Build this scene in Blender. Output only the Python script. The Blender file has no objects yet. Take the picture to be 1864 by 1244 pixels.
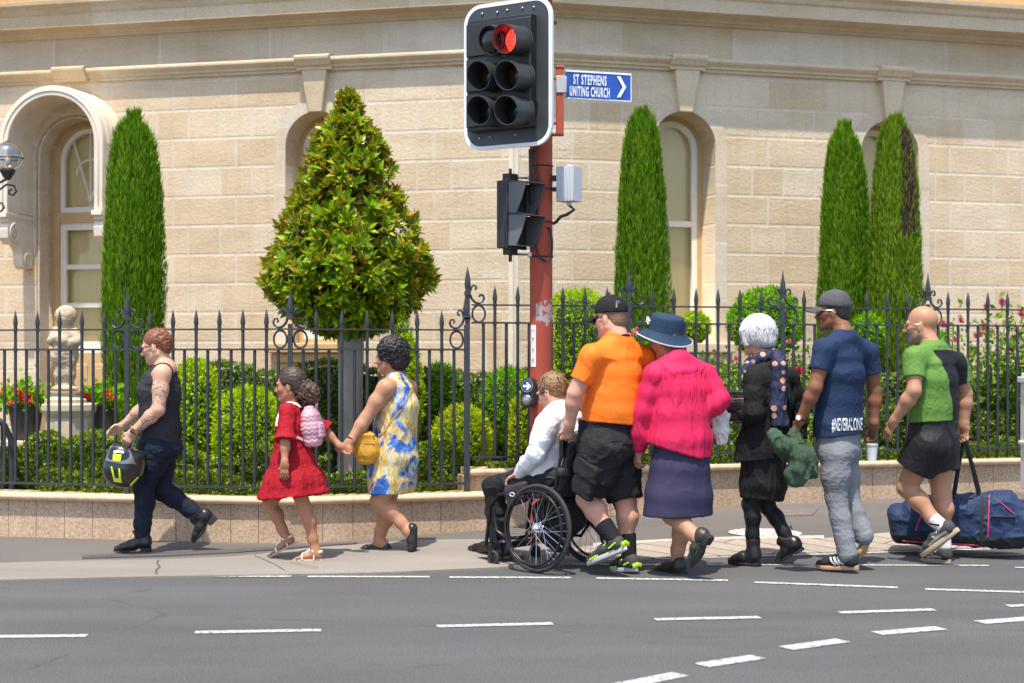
import bpy, bmesh, math, random
import numpy as np
from mathutils import Vector, Matrix
from mathutils.bvhtree import BVHTree

random.seed(7)
rng = np.random.default_rng(7)
SC = bpy.context.scene
COL = SC.collection
R = math.radians

# ---------------------------------------------------------------- camera, sky, sun, exposure
FPX, HC, YH, CX = 2850.0, 1.42, 648.0, 932.0      # focal length in photo pixels, eye height, horizon row, centre column
cam = bpy.data.cameras.new("camera")
cam.sensor_width = 36.0
cam.lens = FPX / 1864 * 36
cam.shift_y = (YH - 622) / 1864
cam.clip_end = 600
cam.dof.use_dof = True
cam.dof.focus_distance = 10.7
cam.dof.aperture_fstop = 2.2
camo = bpy.data.objects.new("camera", cam)
COL.objects.link(camo)
camo.location = (0, 0, HC)
camo.rotation_euler = (R(90), 0, 0)
SC.camera = camo

SUN_ELEV, SUN_AZ = R(69), R(-16)                    # azimuth from straight behind the camera, negative = to its left
w = bpy.data.worlds.new("World"); SC.world = w
w.use_nodes = True
sky = w.node_tree.nodes.new("ShaderNodeTexSky")
sky.sky_type = 'NISHITA'
sky.sun_disc = False
sky.sun_elevation = SUN_ELEV
sky.sun_rotation = math.pi - SUN_AZ
sky.air_density = 1.0; sky.dust_density = 1.5
w.node_tree.links.new(sky.outputs[0], w.node_tree.nodes["Background"].inputs[0])
w.node_tree.nodes["Background"].inputs[1].default_value = 0.15
sun = bpy.data.lights.new("sun", 'SUN')
sun.energy = 3.2; sun.angle = R(0.55); sun.color = (1.0, 0.94, 0.83)
suno = bpy.data.objects.new("sun", sun); COL.objects.link(suno)
sdir = Vector((math.sin(SUN_AZ) * math.cos(SUN_ELEV), -math.cos(SUN_AZ) * math.cos(SUN_ELEV), math.sin(SUN_ELEV)))
suno.rotation_euler = sdir.to_track_quat('Z', 'Y').to_euler()
SC.view_settings.view_transform = 'Standard'
SC.view_settings.look = 'None'
SC.view_settings.exposure = 0.9
SC.view_settings.gamma = 1.0
SC.cycles.use_denoising = True
SC.cycles.max_bounces = 8
SC.cycles.transparent_max_bounces = 16

# ---------------------------------------------------------------- measuring helpers
def W(px, py, d):                                  # a photo pixel at a distance -> a point of the place
    return np.array([(px - CX) * d / FPX, d, HC - (py - YH) * d / FPX])
def G(px, py, z=0.0):                              # a photo pixel on level ground
    d = FPX * (HC - z) / (py - YH)
    return np.array([(px - CX) * d / FPX, d, z])
def V(*a): return np.array(a, float)
def unit(v):
    v = np.asarray(v, float); n = np.linalg.norm(v)
    return v / n if n > 1e-9 else v
def lerp(a, b, t): return a + (b - a) * t

def vnoise(p, seed=0):                             # value noise in 0..1 on (n,3) points
    p = np.asarray(p, np.float64)
    i = np.floor(p).astype(np.int64); f = p - i
    f = f * f * (3 - 2 * f)
    def hsh(x, y, z):
        n = (x * 374761393 + y * 668265263 + z * 1274126177 + seed * 974711) & 0x7fffffff
        n = ((n ^ (n >> 13)) * 1274126177) & 0x7fffffff
        n = ((n ^ (n >> 15)) * 2246822519) & 0x7fffffff
        return (n & 0xffff) / 65535.0
    r = 0
    for dx in (0, 1):
        for dy in (0, 1):
            for dz in (0, 1):
                wgt = (f[:, 0] if dx else 1 - f[:, 0]) * (f[:, 1] if dy else 1 - f[:, 1]) * (f[:, 2] if dz else 1 - f[:, 2])
                r = r + wgt * hsh(i[:, 0] + dx, i[:, 1] + dy, i[:, 2] + dz)
    return r
def fbm(p, seed=0, o=3):
    r, a, t = 0, 1.0, 0
    for k in range(o):
        r = r + a * vnoise(p * (2.03 ** k), seed + 17 * k); t += a; a *= 0.5
    return r / t

# ---------------------------------------------------------------- objects
ORI = {}                                           # world origin of every Empty
def tag(o, label=None, cat=None, group=None, kind=None):
    if label: o["label"] = label
    if cat: o["category"] = cat
    if group: o["group"] = group
    if kind: o["kind"] = kind
    return o
def thing(name, loc, label, cat, group=None):
    o = bpy.data.objects.new(name, None)
    o.empty_display_size = 0.1
    COL.objects.link(o); o.location = [float(x) for x in loc]
    ORI[o.name] = np.array(loc, float)
    return tag(o, label, cat, group)
def link_mesh(name, me, mats, parent=None, matrix=None, label=None):
    o = bpy.data.objects.new(name, me); COL.objects.link(o)
    for m in (mats if isinstance(mats, (list, tuple)) else [mats]):
        me.materials.append(m)
    if parent is not None: o.parent = parent
    if matrix is not None: o.matrix_local = matrix
    if label: o["label"] = label
    return o
def world_origin(o):
    p = V(0, 0, 0)
    while o is not None:
        p = p + np.array(o.location); o = o.parent
    return p

class MB:
    """collects shapes and links them as ONE mesh object"""
    def __init__(s): s.v = []; s.f = []; s.m = []; s.n = 0; s.cm = 0
    def mat(s, i): s.cm = i; return s
    def add(s, verts, faces, m=None):
        verts = np.asarray(verts, float).reshape(-1, 3)
        s.v.append(verts)
        n = s.n
        s.f += [tuple(int(i) + n for i in f) for f in faces]
        s.m += [s.cm if m is None else m] * len(faces)
        s.n += len(verts); return s
    def box(s, c, size, ax=None, m=None):
        h = np.array(size, float) / 2
        c8 = np.array([[x, y, z] for x in (-1, 1) for y in (-1, 1) for z in (-1, 1)], float) * h
        if ax is not None: c8 = c8 @ np.array(ax, float)
        return s.add(c8 + np.array(c, float), [(0, 1, 3, 2), (4, 6, 7, 5), (0, 4, 5, 1), (2, 3, 7, 6), (0, 2, 6, 4), (1, 5, 7, 3)], m)
    def loft(s, rings, caps=(True, True), m=None, closed=True):
        k = len(rings[0]); vs = np.concatenate([np.asarray(r, float) for r in rings]); fs = []
        for i in range(len(rings) - 1):
            for j in range(k if closed else k - 1):
                a = i * k + j; b = i * k + (j + 1) % k
                fs.append((a, b, b + k, a + k))
        if caps[0]: fs.append(tuple(range(k - 1, -1, -1)))
        if caps[1]: fs.append(tuple(range((len(rings) - 1) * k, len(rings) * k)))
        return s.add(vs, fs, m)
    def tube(s, pts, r, n=8, caps=True, m=None, flat=None):
        pts = [np.array(p, float) for p in pts]; rs = r if hasattr(r, '__len__') else [r] * len(pts)
        rings = []; prev = None
        for i, p in enumerate(pts):
            t = unit(pts[min(i + 1, len(pts) - 1)] - pts[max(i - 1, 0)])
            if prev is None:
                u = np.cross(t, V(0, 0, 1) if abs(t[2]) < 0.9 else V(0, 1, 0)); u = unit(u)
            else:
                u = unit(prev - t * np.dot(prev, t))
            prev = u; vv = np.cross(t, u)
            ang = np.arange(n) * 2 * math.pi / n
            ry = rs[i] if flat is None else rs[i] * flat
            rings.append(p + np.outer(np.cos(ang) * rs[i], u) + np.outer(np.sin(ang) * ry, vv))
        return s.loft(rings, (caps, caps), m)
    def cyl(s, a, b, r0, r1=None, n=16, m=None, caps=True):
        return s.tube([a, b], [r0, r0 if r1 is None else r1], n, caps, m)
    def ring(s, c, nrm, rad, r, n=20, k=8, m=None, ell=1.0, updir=None):
        nrm = unit(nrm); u = np.cross(nrm, V(0, 0, 1) if updir is None else updir)
        u = unit(u) if np.linalg.norm(u) > 1e-6 else V(1, 0, 0)
        vv = np.cross(nrm, u); rings = []
        for i in range(n):
            a = 2 * math.pi * i / n
            d = math.cos(a) * u + math.sin(a) * vv * ell
            p = np.array(c) + rad * d
            t2 = unit(d)
            b = np.arange(k) * 2 * math.pi / k
            rings.append(p + np.outer(np.cos(b) * r, t2) + np.outer(np.sin(b) * r, nrm))
        rings.append(rings[0])
        return s.loft(rings, (False, False), m)
    def lathe(s, prof, c=(0, 0, 0), ax=(0, 0, 1), n=24, m=None, caps=(True, True)):
        ax = unit(ax); u = np.cross(ax, V(0, 1, 0) if abs(ax[1]) < .9 else V(1, 0, 0)); u = unit(u); vv = np.cross(ax, u)
        ang = np.arange(n) * 2 * math.pi / n
        rings = [np.array(c) + z * ax + np.outer(np.cos(ang) * max(r, 1e-4), u) + np.outer(np.sin(ang) * max(r, 1e-4), vv) for r, z in prof]
        return s.loft(rings, caps, m)
    def ell(s, c, rad, ax=None, n=16, k=10, m=None):
        rad = np.array(rad if hasattr(rad, '__len__') else [rad] * 3, float); ax = np.eye(3) if ax is None else np.array(ax, float)
        rings = []
        for i in range(k + 1):
            ph = -math.pi / 2 + math.pi * i / k
            a = np.arange(n) * 2 * math.pi / n
            loc = np.stack([np.cos(a) * max(math.cos(ph), 1e-3), np.sin(a) * max(math.cos(ph), 1e-3), np.full(n, math.sin(ph))], 1) * rad
            rings.append(np.array(c) + loc @ ax)
        return s.loft(rings, (True, True), m)
    def prism(s, outline, frame, depth, m=None):
        """outline (x,y) in frame=(origin,ex,ey); pushed back by depth along ex x ey negative"""
        o, ex, ey = [np.array(q, float) for q in frame]; nz = np.cross(ex, ey)
        k = len(outline)
        a = np.array([o + x * ex + y * ey for x, y in outline]); b = a - nz * depth
        fs = [tuple(range(k)), tuple(range(2 * k - 1, k - 1, -1))] + [(j, j + k, (j + 1) % k + k, (j + 1) % k) for j in range(k)]
        return s.add(np.concatenate([a, b]), fs, m)
    def build(s, name, mats, parent=None, smooth=40, matrix=None, label=None, bevel=0, world=True):
        v = np.concatenate(s.v) if s.v else np.zeros((0, 3))
        if parent is not None and matrix is None and world: v = v - world_origin(parent)
        me = bpy.data.meshes.new(name)
        me.from_pydata(v.tolist(), [], s.f)
        me.polygons.foreach_set("material_index", np.array(s.m, np.int32))
        finish(me, smooth)
        o = link_mesh(name, me, mats, parent, matrix, label)
        if bevel:
            b = o.modifiers.new("bevel", 'BEVEL'); b.width = bevel; b.segments = 2; b.limit_method = 'ANGLE'; b.angle_limit = R(35); b.harden_normals = False
        return o
def finish(me, smooth):
    bm = bmesh.new(); bm.from_mesh(me)
    bmesh.ops.recalc_face_normals(bm, faces=bm.faces[:]); bm.to_mesh(me); bm.free()
    if smooth:
        me.polygons.foreach_set("use_smooth", np.ones(len(me.polygons), bool))
        if smooth < 180: me.set_sharp_from_angle(angle=R(smooth))
    me.update()
def fast_mesh(name, v, quads, mi=None, smooth=True):
    me = bpy.data.meshes.new(name)
    v = np.asarray(v, np.float32); quads = np.asarray(quads, np.int32); n, k = quads.shape
    me.vertices.add(len(v)); me.vertices.foreach_set("co", v.ravel())
    me.loops.add(n * k); me.loops.foreach_set("vertex_index", quads.ravel())
    me.polygons.add(n); me.polygons.foreach_set("loop_start", np.arange(n, dtype=np.int32) * k)
    if mi is not None: me.polygons.foreach_set("material_index", np.asarray(mi, np.int32))
    if smooth: me.polygons.foreach_set("use_smooth", np.ones(n, bool))
    me.update(calc_edges=True); me.validate()
    return me
def copy_part(o, loc, parent, name=None):
    c = o.copy(); COL.objects.link(c); c.parent = parent; c.location = loc
    return c

# ---------------------------------------------------------------- materials
MATS = {}
def srgb(r, g, b):
    f = lambda x: (x / 255 / 12.92) if x / 255 <= 0.04045 else ((x / 255 + 0.055) / 1.055) ** 2.4
    return (f(r), f(g), f(b))
class NT:
    def __init__(s, name):
        s.m = bpy.data.materials.new(name); s.m.use_nodes = True; s.t = s.m.node_tree
        s.b = s.t.nodes["Principled BSDF"]; s.out = s.t.nodes["Material Output"]
    def n(s, typ, **kw):
        x = s.t.nodes.new(typ)
        for k, v in kw.items(): setattr(x, k, v)
        return x
    def l(s, a, b): s.t.links.new(a, b)
    def val(s, inp, v):
        if isinstance(v, bpy.types.NodeSocket): s.l(v, inp)
        else: inp.default_value = v
    def coord(s, kind="Object"): return s.n("ShaderNodeTexCoord").outputs[kind]
    def noise(s, co, scale, detail=4, rough=.55, dist=0):
        x = s.n("ShaderNodeTexNoise"); s.l(co, x.inputs["Vector"]); x.inputs["Scale"].default_value = scale
        x.inputs["Detail"].default_value = detail; x.inputs["Roughness"].default_value = rough; x.inputs["Distortion"].default_value = dist
        return x.outputs[0]
    def ramp(s, fac, stops, interp='LINEAR'):
        x = s.n("ShaderNodeValToRGB"); s.l(fac, x.inputs[0]); e = x.color_ramp; e.interpolation = interp
        while len(e.elements) < len(stops): e.elements.new(0.5)
        for el, (p, c) in zip(e.elements, stops): el.position = p; el.color = (*c, 1) if len(c) == 3 else c
        return x.outputs[0]
    def mix(s, fac, a, b, mode='MIX'):
        x = s.n("ShaderNodeMix", data_type='RGBA', blend_type=mode)
        s.val(x.inputs[0], fac)
        for i, q in ((6, a), (7, b)):
            s.val(x.inputs[i], q if isinstance(q, bpy.types.NodeSocket) else (*q, 1))
        return x.outputs[2]
    def math(s, op, a, b=0.0, c=None):
        x = s.n("ShaderNodeMath", operation=op); s.val(x.inputs[0], a); s.val(x.inputs[1], b)
        if c is not None: s.val(x.inputs[2], c)
        return x.outputs[0]
    def map(s, co, scale=(1, 1, 1), loc=(0, 0, 0), rot=(0, 0, 0)):
        x = s.n("ShaderNodeMapping"); s.l(co, x.inputs[0]); x.inputs["Scale"].default_value = scale
        x.inputs["Location"].default_value = loc; x.inputs["Rotation"].default_value = rot
        return x.outputs[0]
    def bump(s, h, strength=.4, dist=.01, nrm=None):
        x = s.n("ShaderNodeBump"); s.l(h, x.inputs["Height"]); x.inputs["Strength"].default_value = strength; x.inputs["Distance"].default_value = dist
        if nrm is not None: s.l(nrm, x.inputs["Normal"])
        return x.outputs[0]
    def set(s, **kw):
        for k, v in kw.items():
            inp = s.b.inputs[k.replace("_", " ")]
            if isinstance(v, tuple) and len(v) == 3 and inp.type == 'RGBA': v = (*v, 1)
            s.val(inp, v)
        return s.m
def plain(name, col, rough=.6, var=.12, vscale=6, bump=0, bscale=60, bdist=.004, metal=0, spec=.5, stretch=(1, 1, 1), sheen=0, coat=0, crease=0):
    """a one-colour material with gentle mottling and, if asked, fine relief"""
    if name in MATS: return MATS[name]
    t = NT(name); co = t.coord()
    n = t.noise(t.map(co, stretch), vscale, 5)
    lo = tuple(c * (1 - var) for c in col); hi = tuple(min(1, c * (1 + var)) for c in col)
    c = t.ramp(n, [(.3, lo), (.7, hi)])
    kw = dict(Base_Color=c, Roughness=rough, Metallic=metal)
    kw["Specular_IOR_Level"] = spec
    if sheen: kw["Sheen_Weight"] = sheen
    if coat: kw["Coat_Weight"] = coat
    if bump: kw["Normal"] = t.bump(t.noise(t.map(co, stretch), bscale, 3), bump, bdist)
    if crease:
        q = t.noise(t.map(co, (1, 1, .45)), 11, 4, .6, 1.6); q = t.math('SUBTRACT', 1.0, t.math('ABSOLUTE', t.math('SUBTRACT', t.math('MULTIPLY', q, 4.0), 2.0)))
        kw["Normal"] = t.bump(q, crease, .018, kw["Normal"])
    MATS[name] = t.set(**kw)
    return MATS[name]
# ================================================================ GROUND
def asphalt(name, base, spec_amt, scale, bump=.5, seed=0):
    t = NT(name); co = t.coord()
    big = t.noise(t.map(co, (.35, 1.3, 1), (seed, 0, 0)), 1.1, 6, .6)
    fine = t.noise(co, scale, 2, .7)
    n2 = t.n("ShaderNodeTexVoronoi"); t.l(co, n2.inputs["Vector"]); n2.inputs["Scale"].default_value = scale * .9
    c = t.ramp(big, [(.25, tuple(x * .78 for x in base)), (.75, tuple(x * 1.2 for x in base))])
    sp = t.ramp(fine, [(.35, (1 - spec_amt,) * 3), (.5, (1, 1, 1)), (.68, (1 + spec_amt * .9,) * 3)])
    c = t.mix(1.0, c, sp, 'MULTIPLY')
    cr = t.n("ShaderNodeTexVoronoi", feature='DISTANCE_TO_EDGE'); t.l(t.map(co, (.28, .55, 1), (seed + 3.1, .7, 0)), cr.inputs["Vector"]); cr.inputs["Scale"].default_value = .8
    nz = t.noise(co, 3.0, 4)
    crack = t.math('LESS_THAN', t.math('ADD', cr.outputs["Distance"], t.math('MULTIPLY', t.math('SUBTRACT', nz, .5), .03)), .0012)
    c = t.mix(t.math('MULTIPLY', crack, .30), c, tuple(x * .4 for x in base))
    h = t.math('ADD', n2.outputs["Distance"], t.math('MULTIPLY', fine, .8))
    t.set(Base_Color=c, Roughness=.86, Normal=t.bump(h, bump, .004)); t.b.inputs["Specular IOR Level"].default_value = .25
    return t.m
m_road = asphalt("road_asphalt", (.102, .101, .101), .5, 120, .8)
m_path = asphalt("path_asphalt", (.140, .126, .114), .22, 130, .4, 5)
m_conc = asphalt("concrete", (.25, .22, .19), .12, 110, .25, 9)

def sheet(name, pts, m, kind="structure", parent=None):
    me = bpy.data.meshes.new(name)
    me.from_pydata([tuple(p) for p in pts], [], [tuple(range(len(pts)))]); me.update()
    o = link_mesh(name, me, m, parent)
    if kind: o["kind"] = kind
    return o
road = sheet("road", [(-150, -150, 0), (150, -150, 0), (150, 150, 0), (-150, 150, 0)], m_road)

# the kerb line, and the line of the garden wall behind the footpath
KX = [-60, 0, 350, 690, 900, 1050, 1195, 1500, 1864, 1950]
KY = [1060, 1057, 1050, 1044, 1035, 1026, 1018, 1008, 997, 994]
def kerb_at(px): return G(px, np.interp(px, KX, KY))
FENCE = [V(-6.5, 12.95), V(-2.97, 12.08), V(-1.676, 11.83), V(-.36, 12.28), V(7.5, 12.28 + .286 * 7.86)]
def fence_y(x): return float(np.interp(x, [p[0] for p in FENCE], [p[1] for p in FENCE]))
def path_z(x, t):
    zb = float(np.interp(x, [-3, -1.2, -.36, 1.7, 4.4, 8], [.010, .02, .06, .19, .25, .30]))
    if x < -.9: return .008 + (zb - .008) * t ** 3
    return .008 + (zb - .008) * t
xs = np.linspace(-8, 8, 81); ts = np.concatenate([[0], np.linspace(0, 1, 12)])
KL = [(G(px, py)[0], G(px, py)[1]) for px, py in zip(KX, KY)]
def kerb_y(x):
    if x < KL[0][0]: return KL[0][1] - (KL[0][0] - x) * .05
    if x > KL[-1][0]: return KL[-1][1] + (x - KL[-1][0]) * .16
    return float(np.interp(x, [k[0] for k in KL], [k[1] for k in KL]))
pv, pf = [], []
for i, x in enumerate(xs):
    y0, y1 = kerb_y(x), fence_y(x) + .25
    for j, t in enumerate(ts): pv.append((x, lerp(y0, y1, t), path_z(x, t) if j else -.03))
for i in range(len(xs) - 1):
    for j in range(len(ts) - 1):
        a = i * 13 + j; pf.append((a, a + 13, a + 14, a + 1))
me = bpy.data.meshes.new("footpath"); me.from_pydata(pv, [], pf); me.update()
tag(link_mesh("footpath", me, m_path), kind="structure")
def on_path(p, lift=.004):
    x, y = p[0], p[1]; y0, y1 = kerb_y(x), fence_y(x) + .25
    t = min(1, max(0, (y - y0) / (y1 - y0))); return (x, y, path_z(x, t) + lift)
def GP(px, py):
    p = G(px, py)
    for _ in range(8): p = G(px, py, on_path(p, 0)[2])
    return p
def path_sheet(name, px_pts, m, lift=.004, res=24):
    """a patch lying on the footpath between an upper and a lower edge, both given left to right"""
    up, lo = px_pts; vs, fs = [], []
    for i in range(res + 1):
        t = i / res
        a = np.array([GP(x, y) for x, y in up]); b = np.array([GP(x, y) for x, y in lo])
        sa, sb = np.linspace(0, 1, len(a)), np.linspace(0, 1, len(b))
        pa = V(np.interp(t, sa, a[:, 0]), np.interp(t, sa, a[:, 1])); pb = V(np.interp(t, sb, b[:, 0]), np.interp(t, sb, b[:, 1]))
        for q in range(5): vs.append(on_path(lerp(pb, pa, max(0, q - 1) / 3), lift if q else -.03))
    for i in range(res):
        for q in range(4):
            k = i * 5 + q; fs.append((k, k + 5, k + 6, k + 1))
    me = bpy.data.meshes.new(name); me.from_pydata(vs, [], fs); me.update()
    return tag(link_mesh(name, me, m), kind="structure")
path_sheet("kerb_concrete", ([(-40, 1027), (120, 1022), (290, 1019), (420, 1014), (470, 1010), (560, 998), (700, 988), (860, 982), (960, 988), (1085, 1000)],
                             [(-40, 1058), (150, 1053), (300, 1050), (430, 1048), (560, 1046), (690, 1043.5), (790, 1039), (880, 1035), (1000, 1029), (1085, 1023.5)]), m_conc)
# pavers sloping down to the gutter on the far side of the crossing
t = NT("pavers"); co = t.coord()
br = t.n("ShaderNodeTexBrick"); t.l(t.map(co, (1, 1, 1), (0, 0, 0), (0, 0, R(38))), br.inputs["Vector"])
br.inputs["Scale"].default_value = 1; br.inputs["Brick Width"].default_value = .9; br.inputs["Row Height"].default_value = .2
br.inputs["Mortar Size"].default_value = .012; br.offset = .5
for i, c in ((1, (.38, .315, .25)), (2, (.33, .275, .225)), (3, (.17, .15, .13))): br.inputs[i].default_value = (*c, 1)
c = t.mix(1, br.outputs[0], t.ramp(t.noise(co, 40, 4), [(.3, (.82,) * 3), (.7, (1.1,) * 3)]), 'MULTIPLY')
m_pavers = t.set(Base_Color=c, Roughness=.85, Normal=t.bump(t.noise(co, 120, 2), .3, .003))
path_sheet("kerb_pavers", ([(1060, 996), (1200, 988), (1340, 985), (1500, 984), (1620, 976), (1890, 966)],
                           [(1060, 1024), (1195, 1016.5), (1350, 1011), (1500, 1006.5), (1680, 1001), (1890, 995)]), m_pavers, .005)
m_paint = plain("road_paint", (.66, .65, .62), .7, .16, 9, .3, 120, .003)
t = NT("worn_paint"); co = t.coord()
wn = t.ramp(t.noise(co, 45, 5, .7), [(.38, (.11, .105, .10)), (.52, (.54, .53, .50))])
m_line = t.set(Base_Color=wn, Roughness=.75)
path_sheet("kerb_edge_paint", ([(1080, 990.5), (1200, 984), (1340, 981), (1500, 980)], [(1080, 996), (1200, 988), (1340, 985), (1500, 984)]), plain("pale_kerb", (.46, .41, .34), .8, .2, 20), .007)
# utility covers let into the footpath
cov = MB(); c0 = on_path(GP(1393, 976), .008); a_ = np.arange(28) * 2 * math.pi / 28
cov.add(np.array([[c0[0] + .28 * math.cos(a), c0[1] + .13 * math.sin(a), on_path((c0[0] + .3 * math.cos(a), c0[1] + .2 * math.sin(a)), .010)[2]] for a in a_]), [tuple(range(28))])
tag(cov.build("utility_cover", m_line), "round white painted utility cover on the footpath behind the grey haired woman", "utility cover")
m_grate = plain("rusty_grate", (.165, .13, .115), .85, .3, 25, .5, 90)
gr = path_sheet("drain_grate", ([(1395, 944), (1490, 945)], [(1385, 953), (1480, 954)]), m_grate, .008)
del gr["kind"]; tag(gr, "rusty brown drain grate in the footpath, near the green jacket", "drain grate")
lid = path_sheet("pit_lid", ([(1562, 914), (1632, 914)], [(1550, 921), (1624, 922)]), m_conc, .008)
del lid["kind"]; tag(lid, "pale concrete pit lid in the footpath beside the garden wall", "pit lid")
m_tar = plain("tar_strip", (.085, .075, .07), .9, .25, 30)
path_sheet("drain_channel", ([(150, 1013), (300, 1007), (420, 1002), (540, 995), (650, 989)], [(150, 1018), (300, 1014), (420, 1008), (540, 999), (650, 991)]), m_tar, .009)
ck = MB()
def crack(pts, wd):
    for (x0, y0), (x1, y1) in zip(pts[:-1], pts[1:]):
        a, b = GP(x0, y0), GP(x1, y1); n = unit(V(-(b - a)[1], (b - a)[0], 0)) * wd
        ck.add([on_path(a + n, .007), on_path(a - n, .007), on_path(b - n, .007), on_path(b + n, .007)], [(0, 1, 2, 3)])
crack([(288, 1021), (286, 1028), (291, 1033), (284, 1040), (285, 1047)], .006)
crack([(462, 1012), (480, 1020), (500, 1029), (518, 1040)], .003)
tag(ck.build("concrete_cracks", m_tar, smooth=0), kind="structure")

# painted markings: each dash is a part of the road
def dash(x0, y0, x1, y1, wid=.085, m=None, name="lane_dash"):
    a, b = G(x0, y0, .004), G(x1, y1, .004); d = unit(b - a); n = V(-d[1], d[0], 0) * wid * .44
    k = max(2, int(np.linalg.norm(b - a) / .12)); vs = []
    for i in range(k + 1):
        p = lerp(a, b, i / k); j = (rng.random() - .5) * .004
        vs += [p + n * (1 + j * 12), p - n * (1 + j * 9)]
    me = bpy.data.meshes.new(name); me.from_pydata([tuple(v) for v in vs], [], [(2 * i, 2 * i + 1, 2 * i + 3, 2 * i + 2) for i in range(k)]); me.update()
    return link_mesh(name, me, m or m_line, road)
for s_ in [(-40, 1159, 158, 1157), (355, 1151, 585, 1147), (795, 1140, 1006, 1135), (1192, 1127.5, 1383, 1123.5), (1528, 1115, 1700, 1109.5), (1834, 1103, 1960, 1099)]: dash(*s_)
for s_ in [(-60, 1057.5, 22, 1056), (378, 1048.5, 530, 1049.3), (560, 1049.5, 782, 1050), (818, 1050.7, 1040, 1051.6), (1085, 1052.5, 1325, 1056.5), (1373, 1060, 1634, 1069.5), (1684, 1072.5, 1940, 1080)]: dash(*s_, .075)
for s_ in [(1040, 1027.5, 1195, 1028), (1285, 1027.5, 1800, 1029.5), (1848, 1033, 1940, 1034)]: dash(*s_, .06)
for s_ in [(1195, 1017, 1500, 1008.5), (1500, 1008.5, 1930, 995)]: dash(*s_, .075, None, "edge_line")
for s_ in [(1110, 1252, 1238, 1227), (1277, 1211, 1380, 1195.5), (1430, 1180, 1535, 1165.5), (1596, 1153, 1713, 1143), (1783, 1133, 1960, 1119)]: dash(*s_, .12, None, "turn_dash")
m_yel = plain("yellow_paint", (.62, .40, .10), .75, .3, 20)
dash(1763, 1012.5, 1930, 1007.5, .05, m_yel, "yellow_line")

# ================================================================ THE SANDSTONE BUILDING
def ashlar(name, tint, rockface=True, row=.305, wid=.72, sq=.5, phase=.043, rough=.9):
    t = NT(name); co = t.coord(); mp = t.map(co, (1, 1, 1), (.11, -phase, 0))
    def brick(mort, sm):
        b = t.n("ShaderNodeTexBrick"); t.l(mp, b.inputs["Vector"]); b.offset = .5; b.squash = sq; b.squash_frequency = 2
        b.inputs["Scale"].default_value = 1; b.inputs["Brick Width"].default_value = wid; b.inputs["Row Height"].default_value = row
        b.inputs["Mortar Size"].default_value = mort; b.inputs["Mortar Smooth"].default_value = sm; b.inputs["Bias"].default_value = -.1
        b.inputs[1].default_value = (*tint, 1); b.inputs[2].default_value = (tint[0] * .89, tint[1] * .82, tint[2] * .71, 1)
        b.inputs[3].default_value = (min(1, tint[0] * 1.04), tint[1] * 1.07, tint[2] * 1.11, 1)
        return b
    wide = brick(.017, .45); thin = brick(.0035, .1)
    streak = t.noise(t.map(co, (.5, 1.6, 1)), 2.2, 6, .6)
    grain = t.noise(co, 45, 5, .65)
    c = wide.outputs["Color"]
    c = t.mix(1, c, t.ramp(streak, [(.25, (.84, .80, .74)), (.55, (1, 1, 1)), (.8, (1.07, 1.03, .97))]), 'MULTIPLY')
    c = t.mix(1, c, t.ramp(grain, [(.3, (.84, .82, .79)), (.65, (1.05,) * 3)]), 'MULTIPLY')
    run = t.noise(t.map(co, (7, .45, 1)), 1.6, 5, .6); c = t.mix(1, c, t.ramp(run, [(.33, (.94, .93, .91)), (.50, (1, 1, 1))]), 'MULTIPLY')
    spots = t.ramp(t.noise(t.map(co, (1, 1, 1), (4, 1, 0)), 1.1, 4, .5), [(.55, (0, 0, 0)), (.78, (1, 1, 1))])
    c = t.mix(t.math('MULTIPLY', spots, .22), c, (.52, .33, .16))
    c = t.mix(t.math('MULTIPLY', thin.outputs["Fac"], .30), c, (.30, .25, .2))
    face = t.math('SUBTRACT', 1.0, wide.outputs["Fac"])
    if rockface:
        rk = t.noise(t.map(co, (1, 1.5, 1)), 20, 5, .62, .6)
        h = t.math('MULTIPLY', face, t.math('ADD', .25, rk)); nrm = t.bump(h, .34, .022)
    else: nrm = t.bump(t.math('ADD', t.math('MULTIPLY', face, .4), t.math('MULTIPLY', grain, .25)), .4, .006)
    t.b.inputs["Specular IOR Level"].default_value = .2
    return t.set(Base_Color=c, Roughness=rough, Normal=nrm)
STONE = (.72, .60, .45)
m_ashL = ashlar("sandstone_ashlar", STONE)
m_frieze = ashlar("smooth_sandstone", (.70, .61, .49), False, .60, 1.25, .8, .2)
m_trim = ashlar("moulded_sandstone", (.70, .58, .42), False, 9.0, 1.75, 1.0, 0)
m_upper = ashlar("orange_sandstone", (.60, .38, .19), False, .60, 1.25, .8, .2)
m_cream = plain("cream_stone", (.72, .63, .50), .8, .10, 5, .3, 70, .003)
m_ochre = plain("ochre_paint", (.55, .37, .17), .55, .10, 6)
m_white = plain("cream_paint", (.80, .76, .67), .45, .05, 8)
t = NT("window_glass"); t.t.nodes.remove(t.b)
fr = t.n("ShaderNodeFresnel"); fr.inputs[0].default_value = 1.5
gl = t.n("ShaderNodeBsdfGlossy"); gl.inputs["Roughness"].default_value = .03; gl.inputs[0].default_value = (.9, .95, .95, 1)
tr = t.n("ShaderNodeBsdfTransparent"); tr.inputs[0].default_value = (.96, .94, .88, 1)
ms = t.n("ShaderNodeMixShader"); t.l(t.math('MULTIPLY', fr.outputs[0], .7), ms.inputs[0]); t.l(tr.outputs[0], ms.inputs[1]); t.l(gl.outputs[0], ms.inputs[2]); t.l(ms.outputs[0], t.out.inputs[0])
m_glass = t.m
t = NT("curtain"); co = t.coord()
wv = t.n("ShaderNodeTexWave", wave_type='BANDS', bands_direction='X'); t.l(co, wv.inputs[0]); wv.inputs["Scale"].default_value = 3.2; wv.inputs["Distortion"].default_value = 1.2; wv.inputs["Detail"].default_value = 2
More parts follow.
